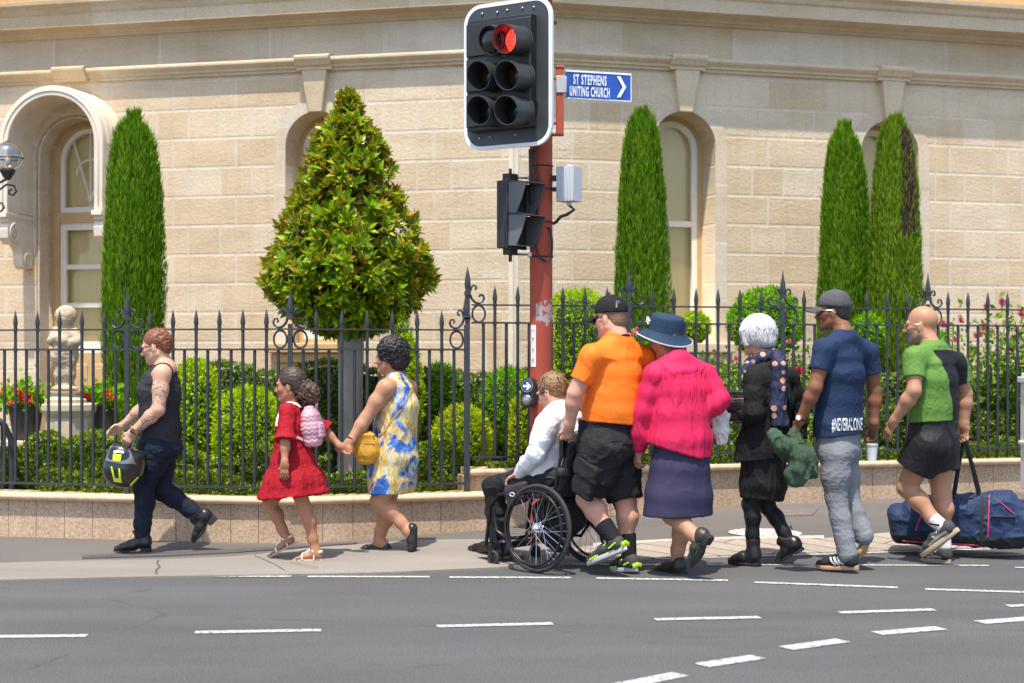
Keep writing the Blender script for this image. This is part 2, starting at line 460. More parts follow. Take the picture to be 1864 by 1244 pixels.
m_curtain = t.set(Base_Color=(.84, .70, .42), Roughness=.8, Normal=t.bump(wv.outputs[1], .35, .02))

CORNER = V(.016, 15.65, 0)
aL, aR = R(14), R(16)
def facade_matrix(side):
    if side == 'L': ex, n = Vector((math.cos(aL), -math.sin(aL), 0)), Vector((-math.sin(aL), -math.cos(aL), 0))
    else: ex, n = Vector((math.cos(aR), math.sin(aR), 0)), Vector((math.sin(aR), -math.cos(aR), 0))
    z = Vector((0, 0, 1))
    m = Matrix.Identity(4)
    for i in range(3): m[i][0], m[i][1], m[i][2] = ex[i], z[i], n[i]
    return m
MF = {'L': facade_matrix('L'), 'R': facade_matrix('R')}
def FP(side, x, z, out=0): return np.array(MF[side] @ Vector((x, z, out))) + CORNER
bld = thing("building", CORNER, "sandstone corner building with arched windows behind the iron fence", "building")
sg = {'L': -1, 'R': 1}; MIT = math.tan(R(15))
def arch(cx, hw, z0, zs, n=20):
    """outline of an arched opening, anticlockwise from the bottom left"""
    p = [(cx - hw, z0), (cx + hw, z0), (cx + hw, zs)]
    p += [(cx + hw * math.cos(a), zs + hw * math.sin(a)) for a in np.linspace(0, math.pi, n + 1)[1:-1]]
    return p + [(cx - hw, zs)]
def holed(name, outline, holes, depth, mats, side, parent, back=0.0):
    cu = bpy.data.curves.new("tmp", 'CURVE'); cu.dimensions = '2D'; cu.fill_mode = 'BOTH'; cu.extrude = depth / 2
    for pl in [outline] + holes:
        sp = cu.splines.new('POLY'); sp.points.add(len(pl) - 1); sp.use_cyclic_u = True
        for q, (x, y) in zip(sp.points, pl): q.co = (x, y, 0, 1)
    co = bpy.data.objects.new("tmp", cu); COL.objects.link(co)
    dg = bpy.context.evaluated_depsgraph_get(); me = bpy.data.meshes.new_from_object(co.evaluated_get(dg))
    bpy.data.objects.remove(co); me.name = name
    me.transform(Matrix.Translation((0, 0, back - depth / 2))); me.materials.clear()
    return link_mesh(name, me, mats, parent, MF[side])
WIN = {'L': [-2.092], 'R': [1.834, 4.204]}
DOOR = -4.86
HW, ZSILL, ZSPR = .345, 1.55, 3.60
for side in 'LR':
    x0, x1 = (-9, 0) if side == 'L' else (0, 9)
    holes = [arch(c, HW, ZSILL, ZSPR) for c in WIN[side]]
    if side == 'L': holes.append(arch(DOOR, .44, .42, 3.55))
    holed("wall", [(x0, .1), (x1, .1), (x1, 4.40), (x0, 4.40)], holes, .42, m_ashL, side, bld)
    holed("frieze", [(x0, 4.40), (x1, 4.40), (x1, 4.9), (x0, 4.9)], [], .40, m_frieze, side, bld, .0)
    holed("upper_wall", [(x0, 4.9), (x1, 4.9), (x1, 9.5), (x0, 9.5)], [], .40, m_upper, side, bld, -.0)
    def moulding(name, prof, mat):
        # prof: (out, z); a straight run with a mitre at the corner
        far = x0 if side == 'L' else x1
        prof = [(o * 1.27 if side == 'R' and name == 'cornice' else o, z) for o, z in prof]; e = [(-sg[side] * o * MIT, z, o) for o, z in prof]; f = [(far, z, o) for o, z in prof]  # right cornice deepened beyond the left so its shadow reaches further down the wall
        mb = MB(); mb.loft([np.array(f), np.array(e)], (True, True))
        return mb.build(name, mat, bld, 25, MF[side])
    moulding("string_course", [(-.1, 4.352), (.03, 4.352), (.035, 4.38), (.06, 4.385), (.065, 4.41), (.10, 4.43), (.115, 4.45), (.115, 4.47), (.10, 4.485), (.05, 4.492), (-.1, 4.50)], m_trim)
    moulding("cornice", [(-.1, 4.83), (.03, 4.83), (.05, 4.85), (.075, 4.855), (.09, 4.88), (.14, 4.90), (.26, 4.903), (.265, 5.03), (.285, 5.05), (.30, 5.09), (.345, 5.13), (.35, 5.17), (.30, 5.185), (-.1, 5.22)], m_trim)
    for c in WIN[side]:
        mb = MB(); zt = 4.352
        tr_ = [(c - .135, zt), (c - .075, ZSPR + HW - .015), (c + .075, ZSPR + HW - .015), (c + .135, zt)]
        fr_, bk = np.array([(x, z, .095 if z > 4.2 else .06) for x, z in tr_]), np.array([(x, z, -.05) for x, z in tr_])
        mb.add(np.concatenate([fr_, bk]), [(0, 1, 2, 3), (7, 6, 5, 4), (0, 4, 5, 1), (1, 5, 6, 2), (2, 6, 7, 3), (3, 7, 4, 0)])
        mb.build("keystone", m_trim, bld, 20, MF[side], bevel=.006)
        mb = MB(); pr = [(-.05, 4.354), (.10, 4.354), (.10, 4.385), (.13, 4.40), (.145, 4.43), (.17, 4.455), (.175, 4.485), (.15, 4.503), (-.05, 4.52)]
        mb.loft([np.array([(c + k * .19, z, o) for o, z in pr]) for k in (-1, 1)])
        mb.build("keystone_cap", m_trim, bld, 25, MF[side], bevel=.005)
        # dressed margin round the opening, two millimetres proud of the rock-faced wall
        oo = arch(c, HW + .13, ZSILL, ZSPR); ii = arch(c, HW, ZSILL - .001, ZSPR)
        n = len(oo); vs = [(x, z, .006) for x, z in oo] + [(x, z, .006) for x, z in ii]
        order = [n - 1] + list(range(n - 1))
        fs = [(k, k + 1, k + 1 + n, k + n) for k in range(1, n - 1)] + [(n - 1, 0, n, 2 * n - 1)]
        mb = MB(); mb.add(vs, fs); mb.build("window_surround", m_frieze, bld, 0, MF[side])
        # the sash window: stone reveal, ochre sub-frame, cream frame, curtain, glass
        f = holed("window_frame", arch(c, HW, ZSILL, ZSPR), [arch(c, HW - .055, ZSILL + .05, ZSPR)], .06, m_ochre, side, bld, -.355)
        fp = [holed("sash", arch(c, HW - .055, ZSILL + .05, ZSPR), [arch(c, HW - .115, 2.84, ZSPR), [(c - HW + .115, ZSILL + .13), (c + HW - .115, ZSILL + .13), (c + HW - .115, 2.78), (c - HW + .115, 2.78)]], .05, m_white, side, bld, -.36)]
        mb = MB(); mb.prism(arch(c, HW - .05, ZSILL + .05, ZSPR), ((0, 0, -.395), (1, 0, 0), (0, 1, 0)), .006)
        fp.append(mb.build("glass", m_glass, bld, 0, MF[side]))
        mb = MB(); mb.prism(arch(c, HW, ZSILL, ZSPR), ((0, 0, -.46), (1, 0, 0), (0, 1, 0)), .02)
        fp.append(mb.build("curtain", m_curtain, bld, 0, MF[side]))
        for q in fp: q.parent = f; q.matrix_local = Matrix.Identity(4)
        mb = MB(); mb.box((c, 1.50, .01), (1.02, .10, .30)).box((c, 1.40, .0), (.90, .10, .22)).box((c, 1.30, -.01), (.84, .10, .16))
        mb.build("window_sill", m_ochre if side == 'L' else m_trim, bld, 20, MF[side], bevel=.012)
# quoin at the corner, and a plinth
mb = MB()
# ---- the arched doorway with its projecting hood on scroll brackets
c = DOOR; ZH = 3.635
def ring_outline(cx, ro, ri, z0, zs, n=28):
    o = [(cx + ro, z0)] + [(cx + ro * math.cos(a), zs + ro * math.sin(a)) for a in np.linspace(0, math.pi, n)] + [(cx - ro, z0)]
    i = [(cx - ri, z0)] + [(cx + ri * math.cos(a), zs + ri * math.sin(a)) for a in np.linspace(math.pi, 0, n)] + [(cx + ri, z0)]
    return o + i
def arch_band(ro, ri, z0, out, depth, name, mat, parent=bld, zs=ZH, par_m=MF['L'], bev=.01):
    n = 30
    def side_pts(r): return [(c + r, z0)] + [(c + r * math.cos(a), zs + r * math.sin(a)) for a in np.linspace(0, math.pi, n)] + [(c - r, z0)]
    O, I = side_pts(ro), side_pts(ri); k = len(O)
    vs = [(x, z, out) for x, z in O] + [(x, z, out) for x, z in I] + [(x, z, out - depth) for x, z in O] + [(x, z, out - depth) for x, z in I]
    fs = []
    for j in range(k - 1):
        fs += [(j, j + 1, k + j + 1, k + j), (2 * k + j, 3 * k + j, 3 * k + j + 1, 2 * k + j + 1), (j, 2 * k + j, 2 * k + j + 1, j + 1), (k + j, k + j + 1, 3 * k + j + 1, 3 * k + j)]
    fs += [(0, k, 3 * k, 2 * k), (k - 1, 2 * k + k - 1, 3 * k + k - 1, k + k - 1)]
    mb = MB(); mb.add(vs, fs); return mb.build(name, mat, parent, 30, par_m, bevel=bev)
hood = arch_band(.605, .50, 2.93, .50, .52, "door_hood", m_cream)
arch_band(.565, .545, 2.94, .512, .02, "hood_moulding", m_cream)
arch_band(.615, .60, ZH - .02, .40, .39, "hood_shell", m_cream)
for k in (-1, 1):
    mb = MB(); mb.box((c + k * .552, 2.90, .27), (.12, .05, .54)).box((c + k * .552, 2.855, .25), (.105, .05, .48))
    # scroll bracket: side outline extruded across its width
    def spiral(cx, cy, r0, turns, a0, n=26, sgn=1):
        return [(cx + r0 * (1 - .8 * t) * math.cos(a0 + sgn * turns * 2 * math.pi * t), cy + r0 * (1 - .8 * t) * math.sin(a0 + sgn * turns * 2 * math.pi * t)) for t in np.linspace(0, 1, n)]
    out_ = [(0, 2.83), (.46, 2.83), (.50, 2.76), (.49, 2.66), (.42, 2.60), (.30, 2.60), (.24, 2.55), (.22, 2.48), (.22, 2.42), (.19, 2.37), (.13, 2.35), (0, 2.36)]
    vsf = [(c + k * .552 - .055, z, o) for o, z in out_] + [(c + k * .552 + .055, z, o) for o, z in out_]
    n = len(out_)
    mb.add(vsf, [tuple(range(n)), tuple(range(2 * n - 1, n - 1, -1))] + [(j, j + n, (j + 1) % n + n, (j + 1) % n) for j in range(n)])
    for sd in (-1, 1):
        for (o, z, r0, a0, sg2) in ((.37, 2.715, .105, 1.6, -1), (.125, 2.45, .085, 4.4, -1)):
            mb.tube([(c + k * .552 + sd * .058, q[1], q[0]) for q in spiral(o, z, r0, 1.6, a0, 30, sg2)], .014, 6)
    mb.build("scroll_bracket", m_cream, bld, 35, MF['L'], bevel=.004)
arch_band(.47, .42, .42, -.0, .20, "door_reveal", m_frieze, bld, 3.55)
f = holed("door_frame", arch(c, .44, .42, 3.55), [arch(c, .36, 2.99, 3.55), [(c - .36, .42), (c + .36, .42), (c + .36, 2.88), (c - .36, 2.88)]], .08, m_ochre, 'L', bld, -.30)
sub = [holed("fanlight", arch(c, .36, 2.99, 3.55), [arch(c, .31, 3.05, 3.55)], .05, m_white, 'L', bld, -.33)]
mb = MB()
for a in (50, 90, 130): mb.cyl((c, 3.10, -.345), (c + .33 * math.cos(R(a)), 3.55 + .33 * math.sin(R(a)) - .02, -.345), .012, n=6)
mb.tube([(c + .17 * math.cos(a), 3.40 + .17 * math.sin(a), -.345) for a in np.linspace(0, math.pi, 16)], .012, 6)
sub.append(mb.build("fanlight_bars", m_white, bld, 40, MF['L']))
hl = [[(c - .29, z0), (c + .29, z0), (c + .29, z1), (c - .29, z1)] for z0, z1 in ((1.58, 1.95), (2.0, 2.37), (2.42, 2.80))]
sub.append(holed("glazed_door", [(c - .36, 1.45), (c + .36, 1.45), (c + .36, 2.88), (c - .36, 2.88)], hl, .05, m_white, 'L', bld, -.33))
mb = MB(); mb.prism([(c - .36, .42), (c + .36, .42), (c + .36, 1.448), (c - .36, 1.448)], ((0, 0, -.33), (1, 0, 0), (0, 1, 0)), .05)
for q in ((c - .27, c - .03), (c + .03, c + .27)):
    mb.box(((q[0] + q[1]) / 2, .95, -.325), (q[1] - q[0], .75, .02)); mb.box(((q[0] + q[1]) / 2, .95, -.318), (q[1] - q[0] - .08, .67, .02))
sub.append(mb.build("door_panel", m_ochre, bld, 20, MF['L'], bevel=.006))
mb = MB(); mb.prism(arch(c, .37, 1.5, 3.55), ((0, 0, -.36), (1, 0, 0), (0, 1, 0)), .006); sub.append(mb.build("glass", m_glass, bld, 0, MF['L']))
mb = MB(); mb.prism(arch(c, .43, .4, 3.55), ((0, 0, -.45), (1, 0, 0), (0, 1, 0)), .02); sub.append(mb.build("curtain", m_curtain, bld, 0, MF['L']))
for q in sub: q.parent = f; q.matrix_local = Matrix.Identity(4)
mb = MB(); pr = [(-.05, 4.354), (.10, 4.354), (.10, 4.385), (.13, 4.40), (.145, 4.43), (.17, 4.455), (.175, 4.485), (.15, 4.503), (-.05, 4.52)]
mb.loft([np.array([(c + k * .19, z, o) for o, z in pr]) for k in (-1, 1)]); mb.build("keystone_cap", m_trim, bld, 25, MF['L'], bevel=.005)
# dark storm downpipe-like vertical joint at the corner: dressed quoin
mb = MB()
for side in 'LR':
    k = sg[side]; mb.add([FP(side, k * .002, .1, .007), FP(side, k * .05, .1, .007), FP(side, k * .05, 4.35, .007), FP(side, k * .002, 4.35, .007)], [(0, 1, 2, 3)])
mb.build("quoin", m_cream, bld, 0)

# ================================================================ GARDEN GROUND AND ITS RETAINING WALL
m_soil = plain("soil_mulch", (.20, .125, .085), .95, .4, 30, .9, 60, .02)
sv = [(-9, fence_y(-9) + .05, .30), (-2.97, 12.14, .30), (-1.676, 11.89, .30), (-.36, 12.34, .30), (-.36, 15.6, .42), (-9, 17.8, .42)]
sheet("garden_soil", sv, m_soil)
sheet("garden_soil", [(-.36, 12.34, .50), (7.5, fence_y(7.5) + .06, .50), (9, 18.2, .52), (-.36, 15.7, .50)], m_soil)
sheet("lawn", [(-4.6, 12.75, .315), (-3.25, 12.45, .315), (-3.25, 13.3, .317), (-4.6, 13.5, .317)], plain("lawn_green", (.09, .19, .04), .9, .4, 60, .6, 200, .01))
t = NT("pink_granite"); co = t.coord()
vo = t.n("ShaderNodeTexVoronoi"); t.l(co, vo.inputs[0]); vo.inputs["Scale"].default_value = 110
cc = t.ramp(t.noise(co, 60, 3, .7), [(.3, (.32, .20, .12)), (.5, (.52, .37, .25)), (.7, (.66, .51, .37))])
cc = t.mix(1, cc, t.ramp(t.noise(t.map(co, (1, 1, .4)), 2.2, 5), [(.3, (.80, .78, .76)), (.7, (1.08,) * 3)]), 'MULTIPLY')
m_granite = t.set(Base_Color=cc, Roughness=.7, Normal=t.bump(vo.outputs[0], .12, .003))
m_cap = plain("wall_cap_stone", (.58, .42, .27), .65, .16, 14, .25, 90, .003)
def garden_wall(pts, z_top, z_base, label, off):
    th = thing("garden_wall", (pts[0][0], pts[0][1], z_base), label, "retaining wall")
    def offs(p, o):
        res = []
        for i in range(len(p)):
            d = unit(p[min(i + 1, len(p) - 1)] - p[max(i - 1, 0)]); res.append(p[i] + V(d[1], -d[0]) * o)
        return res
    for i in range(len(pts) - 1):        # face blocks between the joints
        a, b = pts[i], pts[i + 1]; L = np.linalg.norm(b - a); d = (b - a) / L; nn = V(d[1], -d[0]); k = max(1, int(round(L / .235)))
        mb = MB()
        for j in range(k):
            u0, u1 = L * j / k + (.0015 if j else -.03), L * (j + 1) / k - (.0015 if j < k - 1 else -.03)
            ctr = a + d * (u0 + u1) / 2 + nn * (off - .12)
            hgt = z_top - .055 - (z_base - .15)
            mb.box((*ctr, z_base - .15 + hgt / 2), (u1 - u0, .22 + rng.random() * .003, hgt), [(*d, 0), (*(-nn), 0), (0, 0, 1)])
        mb.build("wall_face", m_granite, th, 0, bevel=.003)
    prof = [(off + .035, z_top - .052), (off + .048, z_top - .035), (off + .048, z_top - .02), (off + .035, z_top - .004), (off + .02, z_top), (off - .24, z_top), (off - .24, z_top - .052)]
    rings = []
    for i in range(len(pts)):
        d = unit(pts[min(i + 1, len(pts) - 1)] - pts[max(i - 1, 0)]); nn = V(d[1], -d[0])
        rings.append(np.array([(*(pts[i] + nn * o), z) for o, z in prof]))
    MB().loft(rings).build("wall_cap", m_cap, th, 40)
    return th
F2 = [V(-6.5, 12.95), V(-2.97, 12.08), V(-1.676, 11.83), V(-.36, 12.28), V(-.18, 12.335)]
garden_wall(F2, .355, .01, "lower curved pink granite garden wall under the left run of fence", .10)
garden_wall([V(-.36, 12.36), V(1.7, 12.95), V(4.4, 13.72), V(6.6, 14.35)], .53, .12, "higher pink granite garden wall under the right run of fence", .05)
# ================================================================ IRON FENCE
m_iron = plain("black_iron", (.028, .032, .039), .5, .25, 20, .3, 90, .001, 0, .6)
def spear_mesh():
    mb = MB()  # picket with a leaf spear; local z=0 at the bottom rail
    return mb
def fence_run(label, nodes, z_bot, z_mid, z_top, bays=7, n_ext=None):
    """nodes: post positions in plan; pickets between them"""
    th = thing("iron_fence", (nodes[0][0], nodes[0][1], z_bot), label, "fence")
    H = z_top - z_bot
    tall = MB(); tall.cyl((0, 0, -.012), (0, 0, H + .01), .0125, n=8)
    tall.lathe([(.0125, H + .005), (.0135, H + .02), (.019, H + .05), (.017, H + .075), (.010, H + .115), (.001, H + .155)], n=8)
    tall.cyl((0, 0, z_mid - z_bot - .012), (0, 0, z_mid - z_bot + .012), .018, n=8)
    tall.cyl((0, 0, H - .012), (0, 0, H + .014), .017, n=8)
    tm = tall.build("picket", m_iron, th, 50, world=False)
    sh = MB(); sh.cyl((0, 0, -.012), (0, 0, z_mid - z_bot), .0125, n=8); sm = sh.build("picket", m_iron, th, 50, world=False)
    first = [True, True]
    def put(proto, k, x, y):
        loc = (x - nodes[0][0], y - nodes[0][1], 0)
        if first[k]: proto.location = loc; first[k] = False
        else: copy_part(proto, loc, th)
    post_me = None
    for i, p in enumerate(nodes):
        if i == 0 and n_ext and 'nostart' in n_ext: pass
        else:
            mb = MB(); lo = -(z_bot - (z_bot - .13))
            mb.box((0, 0, (H - .13) / 2 + .02), (.034, .034, H + .17)).box((0, 0, H + .085), (.052, .052, .022)).box((0, 0, H + .10), (.04, .04, .03))
            mb.lathe([(.021, H + .11), (.024, H + .13), (.026, H + .155), (.020, H + .20), (.010, H + .25), (.001, H + .315)], n=10)
            dirs = []
            if i > 0: dirs.append(unit(nodes[i - 1] - p))
            if i < len(nodes) - 1: dirs.append(unit(nodes[i + 1] - p))
            po = mb.build("post", m_iron, th, 35, world=False); po.location = (p[0] - nodes[0][0], p[1] - nodes[0][1], 0)
            sc = MB()
            for d in dirs:
                def P(u, z): return V(d[0] * u, d[1] * u, z)
                sc.ring(P(.078, (z_mid + z_top) / 2 - z_bot), V(-d[1], d[0], 0), .052, .0085, 22, 6, ell=1.28)
                # S-scroll from the collar down to the top rail, curled at both ends
                pts = []
                for t in np.linspace(0, 1, 14):   # upper curl
                    a = lerp(math.pi * 1.9, -.1 * math.pi, t); r = lerp(.010, .030, t); pts.append(P(.052 + r * math.cos(a), H + .128 + r * math.sin(a)))
                up = pts[:]
                sc.tube([P(.018, H + .10), P(.03, H + .135), P(.045, H + .155), P(.062, H + .150), P(.070, H + .132), P(.063, H + .116), P(.05, H + .118)], .0085, 6)
                sc.tube([P(.018, H + .085), P(.035, H + .045), P(.062, H + .018), P(.095, H + .012), P(.122, H + .026), P(.134, H + .052), P(.124, H + .078), P(.102, H + .080), P(.094, H + .062), P(.104, H + .052)], [.010, .010, .010, .0095, .009, .009, .0085, .008, .008, .009], 6)
            so = sc.build("scrollwork", m_iron, po, 50, world=False)
    for a, b in zip(nodes[:-1], nodes[1:]):
        d = b - a; L = np.linalg.norm(d); dn = d / L
        k = max(1, int(round(L / .19)))
        for j in range(k):
            if j > 0: q = a + d * j / k; put(tm, 0, *q)
            q = a + d * (j + .5) / k; put(sm, 1, *q)
        for zz, hh in ((0, .016), (z_mid - z_bot, .014), (H, .012)):
            MB().box((*(a + b) / 2, z_bot + zz), (L, .034, hh), [(*dn, 0), (-dn[1], dn[0], 0), (0, 0, 1)]).build("rail", m_iron, th, 30)
    return th
pl = [V(-5.59, 12.73), V(-4.28, 12.41), V(-2.97, 12.08), V(-1.676, 11.83), V(-.36, 12.28)]
lf = fence_run("lower left run of black iron spear fence stopping at the tall step post", pl, .42, 1.468, 1.622)
pr_ = [V(-.315, 12.293), V(.946, 12.653), V(2.254, 13.027), V(3.56, 13.40), V(4.87, 13.775), V(6.18, 14.15)]
fence_run("higher right run of black iron spear fence behind the walkers", pr_, .62, 1.68, 1.82, n_ext=('nostart',))
# tall post where the two runs meet
for ch in list(lf.children):
    pass
stp = MB(); stp.box((0, 0, .735), (.036, .036, 1.61)).box((0, 0, 1.49), (.052, .052, .03)).box((0, 0, 1.30), (.052, .052, .03))
stp.lathe([(.021, 1.53), (.025, 1.56), (.02, 1.61), (.001, 1.70)], n=10); 
d = unit(pr_[1] - pr_[0])
def P(u, z): return V(d[0] * u, d[1] * u, z)
z0 = .20
stp.ring(P(.09, 1.33), V(-d[1], d[0], 0), .052, .0085, 22, 6, ell=1.28)
stp.tube([P(.018, 1.485), P(.035, 1.445), P(.062, 1.418), P(.095, 1.412), P(.122, 1.426), P(.134, 1.452), P(.124, 1.478), P(.102, 1.480), P(.094, 1.462)], .0095, 6)
stp.tube([P(.018, 1.50), P(.03, 1.535), P(.045, 1.555), P(.062, 1.55), P(.07, 1.532), P(.06, 1.517)], .0085, 6)
sp = stp.build("step_post", m_iron, lf, 35, world=False); sp.location = (pl[-1][0] - pl[0][0] + .012, pl[-1][1] - pl[0][1], 0)
# white gate post at the right edge
m_wp = plain("white_post_paint", (.72, .70, .66), .5, .08)
g0 = W(1879, 886, 12.9)
gp = thing("gate_post", (g0[0], 12.9, g0[2] - .02), "white painted gate post at the right end of the garden wall", "gate post")
MB().box((g0[0], 12.9, g0[2] + .42), (.15, .15, .88)).build("shaft", m_wp, gp, 0, bevel=.008)
MB().box((g0[0], 12.9, g0[2] + .88), (.19, .19, .05)).box((g0[0], 12.9, g0[2] + .92), (.14, .14, .03)).box((g0[0], 12.9, g0[2] + .36), (.18, .18, .03)).build("cap", m_wp, gp, 0, bevel=.008)

# ================================================================ TRAFFIC SIGNAL
m_pole = plain("red_oxide_paint", (.44, .085, .045), .6, .10, 5, .15, 50, .002)
m_blk = plain("matt_black", (.020, .021, .023), .5, .2, 10, .2, 80, .001)
m_board = plain("dark_grey_board", (.045, .05, .056), .45, .15, 4)
m_visor = plain("visor_black", (.035, .037, .038), .38, .2, 7)
m_wht = plain("white_enamel", (.80, .82, .84), .4, .04)
m_steel = plain("galvanised_steel", (.42, .43, .45), .35, .15, 20, 0, 60, .004, .85)
m_gbox = plain("light_grey_box", (.52, .54, .57), .45, .06)
PD = 11.5; PX = (985 - CX) * PD / FPX; PR = .083
sig = thing("traffic_light", (PX, PD, .02), "red painted traffic light pole with six black visored lamps and a red aspect lit", "traffic light")
t = NT("pole_paint"); co = t.coord()
sc_ = t.noise(t.map(co, (1, 1, .8)), 34, 5, .7)
zz = t.n("ShaderNodeSeparateXYZ"); t.l(co, zz.inputs[0])
zj = t.math('ADD', zz.outputs[2], t.math('MULTIPLY', t.math('SUBTRACT', t.noise(co, 16, 3), .5), .16)); zband = t.math('MULTIPLY', t.math('GREATER_THAN', zj, 1.64), t.math('LESS_THAN', zj, 1.79))
zfade = t.math('MULTIPLY', zband, t.math('GREATER_THAN', sc_, .47))
xband = t.math('GREATER_THAN', zz.outputs[0], -.04)
big = t.noise(co, 5, 5)
c_ = t.ramp(big, [(.3, (.35, .066, .042)), (.7, (.42, .085, .052))])
c_ = t.mix(t.math('MULTIPLY', zfade, xband), c_, (.42, .36, .36))
m_polep = t.set(Base_Color=c_, Roughness=.6); m_polep.node_tree.nodes['Principled BSDF'].inputs['Specular IOR Level'].default_value = .25
mb = MB(); mb.lathe([(PR + .004, -.02), (PR + .004, .0), (PR, .02), (PR, 4.30), (PR + .006, 4.31), (PR + .006, 4.36), (.01, 4.40)], (PX, PD, .02), n=40)
mb.build("pole", m_polep, sig, 35)
mb = MB()
for py in (303, 345, 405, 468):
    z = W(985, py, PD)[2]; mb.ring((PX, PD, z), (0, 0, 1), PR + .002, .006, 32, 6)
for py in (42,): mb.box((PX + .09, PD, W(985, py, PD)[2]), (.05, .03, .02))
mb.build("band_clamp", m_blk, sig, 40)
# --- backboard, yawed a little, and its six lamps
yaw = R(33); bx, by, bn = V(math.cos(yaw), -math.sin(yaw), 0), V(0, 0, 1), V(-math.sin(yaw), -math.cos(yaw), 0)
BO = W(924, 136, 11.27)
def rrect(w, h, r, n=8):
    p = []
    for cx, cy, a0 in ((w / 2 - r, h / 2 - r, 0), (-w / 2 + r, h / 2 - r, 90), (-w / 2 + r, -h / 2 + r, 180), (w / 2 - r, -h / 2 + r, 270)):
        p += [(cx + r * math.cos(R(a0 + 90 * i / n)), cy + r * math.sin(R(a0 + 90 * i / n))) for i in range(n + 1)]
    return p
BW, BH = .755, 1.06
mb = MB(); mb.prism(rrect(BW - .05, BH - .05, .13), (BO + bn * .004, bx, by), .016)
mb2 = MB(); oo = rrect(BW, BH, .145); ii = rrect(BW - .054, BH - .054, .12); k = len(oo)
fr3 = [BO + bx * x + by * y + bn * o for o, pl_ in ((.006, oo), (.006, ii), (-.016, oo), (-.016, ii)) for x, y in pl_]
mb2.add(fr3, [(j, (j + 1) % k, k + (j + 1) % k, k + j) for j in range(k)] + [(2 * k + j, 3 * k + j, 3 * k + (j + 1) % k, 2 * k + (j + 1) % k) for j in range(k)] + [(j, 2 * k + j, 2 * k + (j + 1) % k, (j + 1) % k) for j in range(k)] + [(k + j, k + (j + 1) % k, 3 * k + (j + 1) % k, 3 * k + j) for j in range(k)])
bb = mb.build("backboard", m_board, sig, 30)
o_ = mb2.build("white_border", m_wht, bb, 30)
for x, y in ((-.18, .46), (-.07, .455), (.0, .46), (.11, .46), (.19, .455), (-.12, -.44), (.06, -.44), (-.2, -.44)): MB().ell(BO + bx * x * 1.2 + by * y + bn * .006, .011, n=8, k=5).build("rivet", m_steel, bb, 60)
mb = MB(); mb.box(BO + bx * -.02 + by * .0 + bn * .045, (.54, .80, .08), [bx, by, bn]).box(BO + bx * .0 + by * .0 - bn * .10, (.46, .78, .18), [bx, by, bn])
for y in (.29, .035, -.22):
    mb.box(BO + bx * -.02 + by * (y - .035) + bn * .09, (.55, .235, .02), [bx, by, bn])
mb.build("signal_housing", m_blk, sig, 30, bevel=.006)
vy = R(36)                                           # visors are swung towards the driver's side
vn = unit(V(-math.sin(vy), -math.cos(vy), -.07)); vx = unit(np.cross(V(0, 0, 1), -vn)); vz = np.cross(vx, vn) * -1
if vz[2] < 0: vz = -vz
def emis(name, base, col, st):
    t = NT(name); co = t.coord()
    vo = t.n("ShaderNodeTexVoronoi"); t.l(co, vo.inputs[0]); vo.inputs["Scale"].default_value = 62; vo.inputs["Randomness"].default_value = .25
    f = t.ramp(vo.outputs[0], [(.30, (1, 1, 1)), (.55, (0.12, .12, .12))])
    t.set(Base_Color=base, Roughness=.25)
    if st:
        t.l(t.mix(1, f, col, 'MULTIPLY'), t.b.inputs["Emission Color"]); t.b.inputs["Emission Strength"].default_value = st
    return t.m
m_red = emis("red_led_lens", (.5, .02, .015), (1.0, .03, .02), 4.0)
m_redoff = emis("dark_lens", (.02, .018, .018), (0, 0, 0), 0)
m_amb = plain("amber_lens", (.030, .014, .004), .2, .2)
m_grn = plain("green_lens", (.004, .012, .012), .2, .2)
def tubevisor(c_back, L, r, mat_lens, full=True):
    v = thing  # noqa
    mb = MB(); n = 36; ang = np.arange(n) * 2 * math.pi / n
    rings = []
    for rr, l in ((r, 0), (r, L), (r - .006, L), (r - .006, .012)):
        pts = np.array([c_back + vn * (l if not (full is False) else l) + (math.cos(a) * vx + math.sin(a) * vz) * rr for a in ang])
        if l == L: pts = pts - np.outer(.035 * (1 - np.sin(ang)) / 2, vn)   # rim cut back at the bottom
        rings.append(pts)
    mb.loft(rings, (False, False)); mb.ring(c_back + vn * .005, vn, r, .008, 36, 6)
    ob = mb.build("visor", m_visor, sig, 50)
    ln = MB(); prof = [(r - .010, .050), (r - .02, .065), (r * .6, .082), (.001, .09)] if L > .1 else [(r - .012, .012), (r - .02, .03), (r * .6, .048), (.001, .055)]
    ln.lathe(prof, c_back, vn, 32, caps=(True, True)); ln.build("lens", mat_lens, ob, 60)
    return ob
# back centre = opening centre pushed back along the visor axis
def opening(px, py, L): return W(px, py, 11.08 if px < 900 else 10.94) - vn * L
L = .215
tubevisor(opening(915, 70, L), L, .104, m_red)
tubevisor(opening(919, 137, L), L, .104, m_amb)
tubevisor(opening(918, 200.5, L), L, .104, m_grn)
tubevisor(opening(868, 137.5, L), L, .104, m_amb)
tubevisor(opening(868, 201, L), L, .104, m_grn)
tubevisor(opening(887, 72.5, .075), .06, .104, m_redoff)
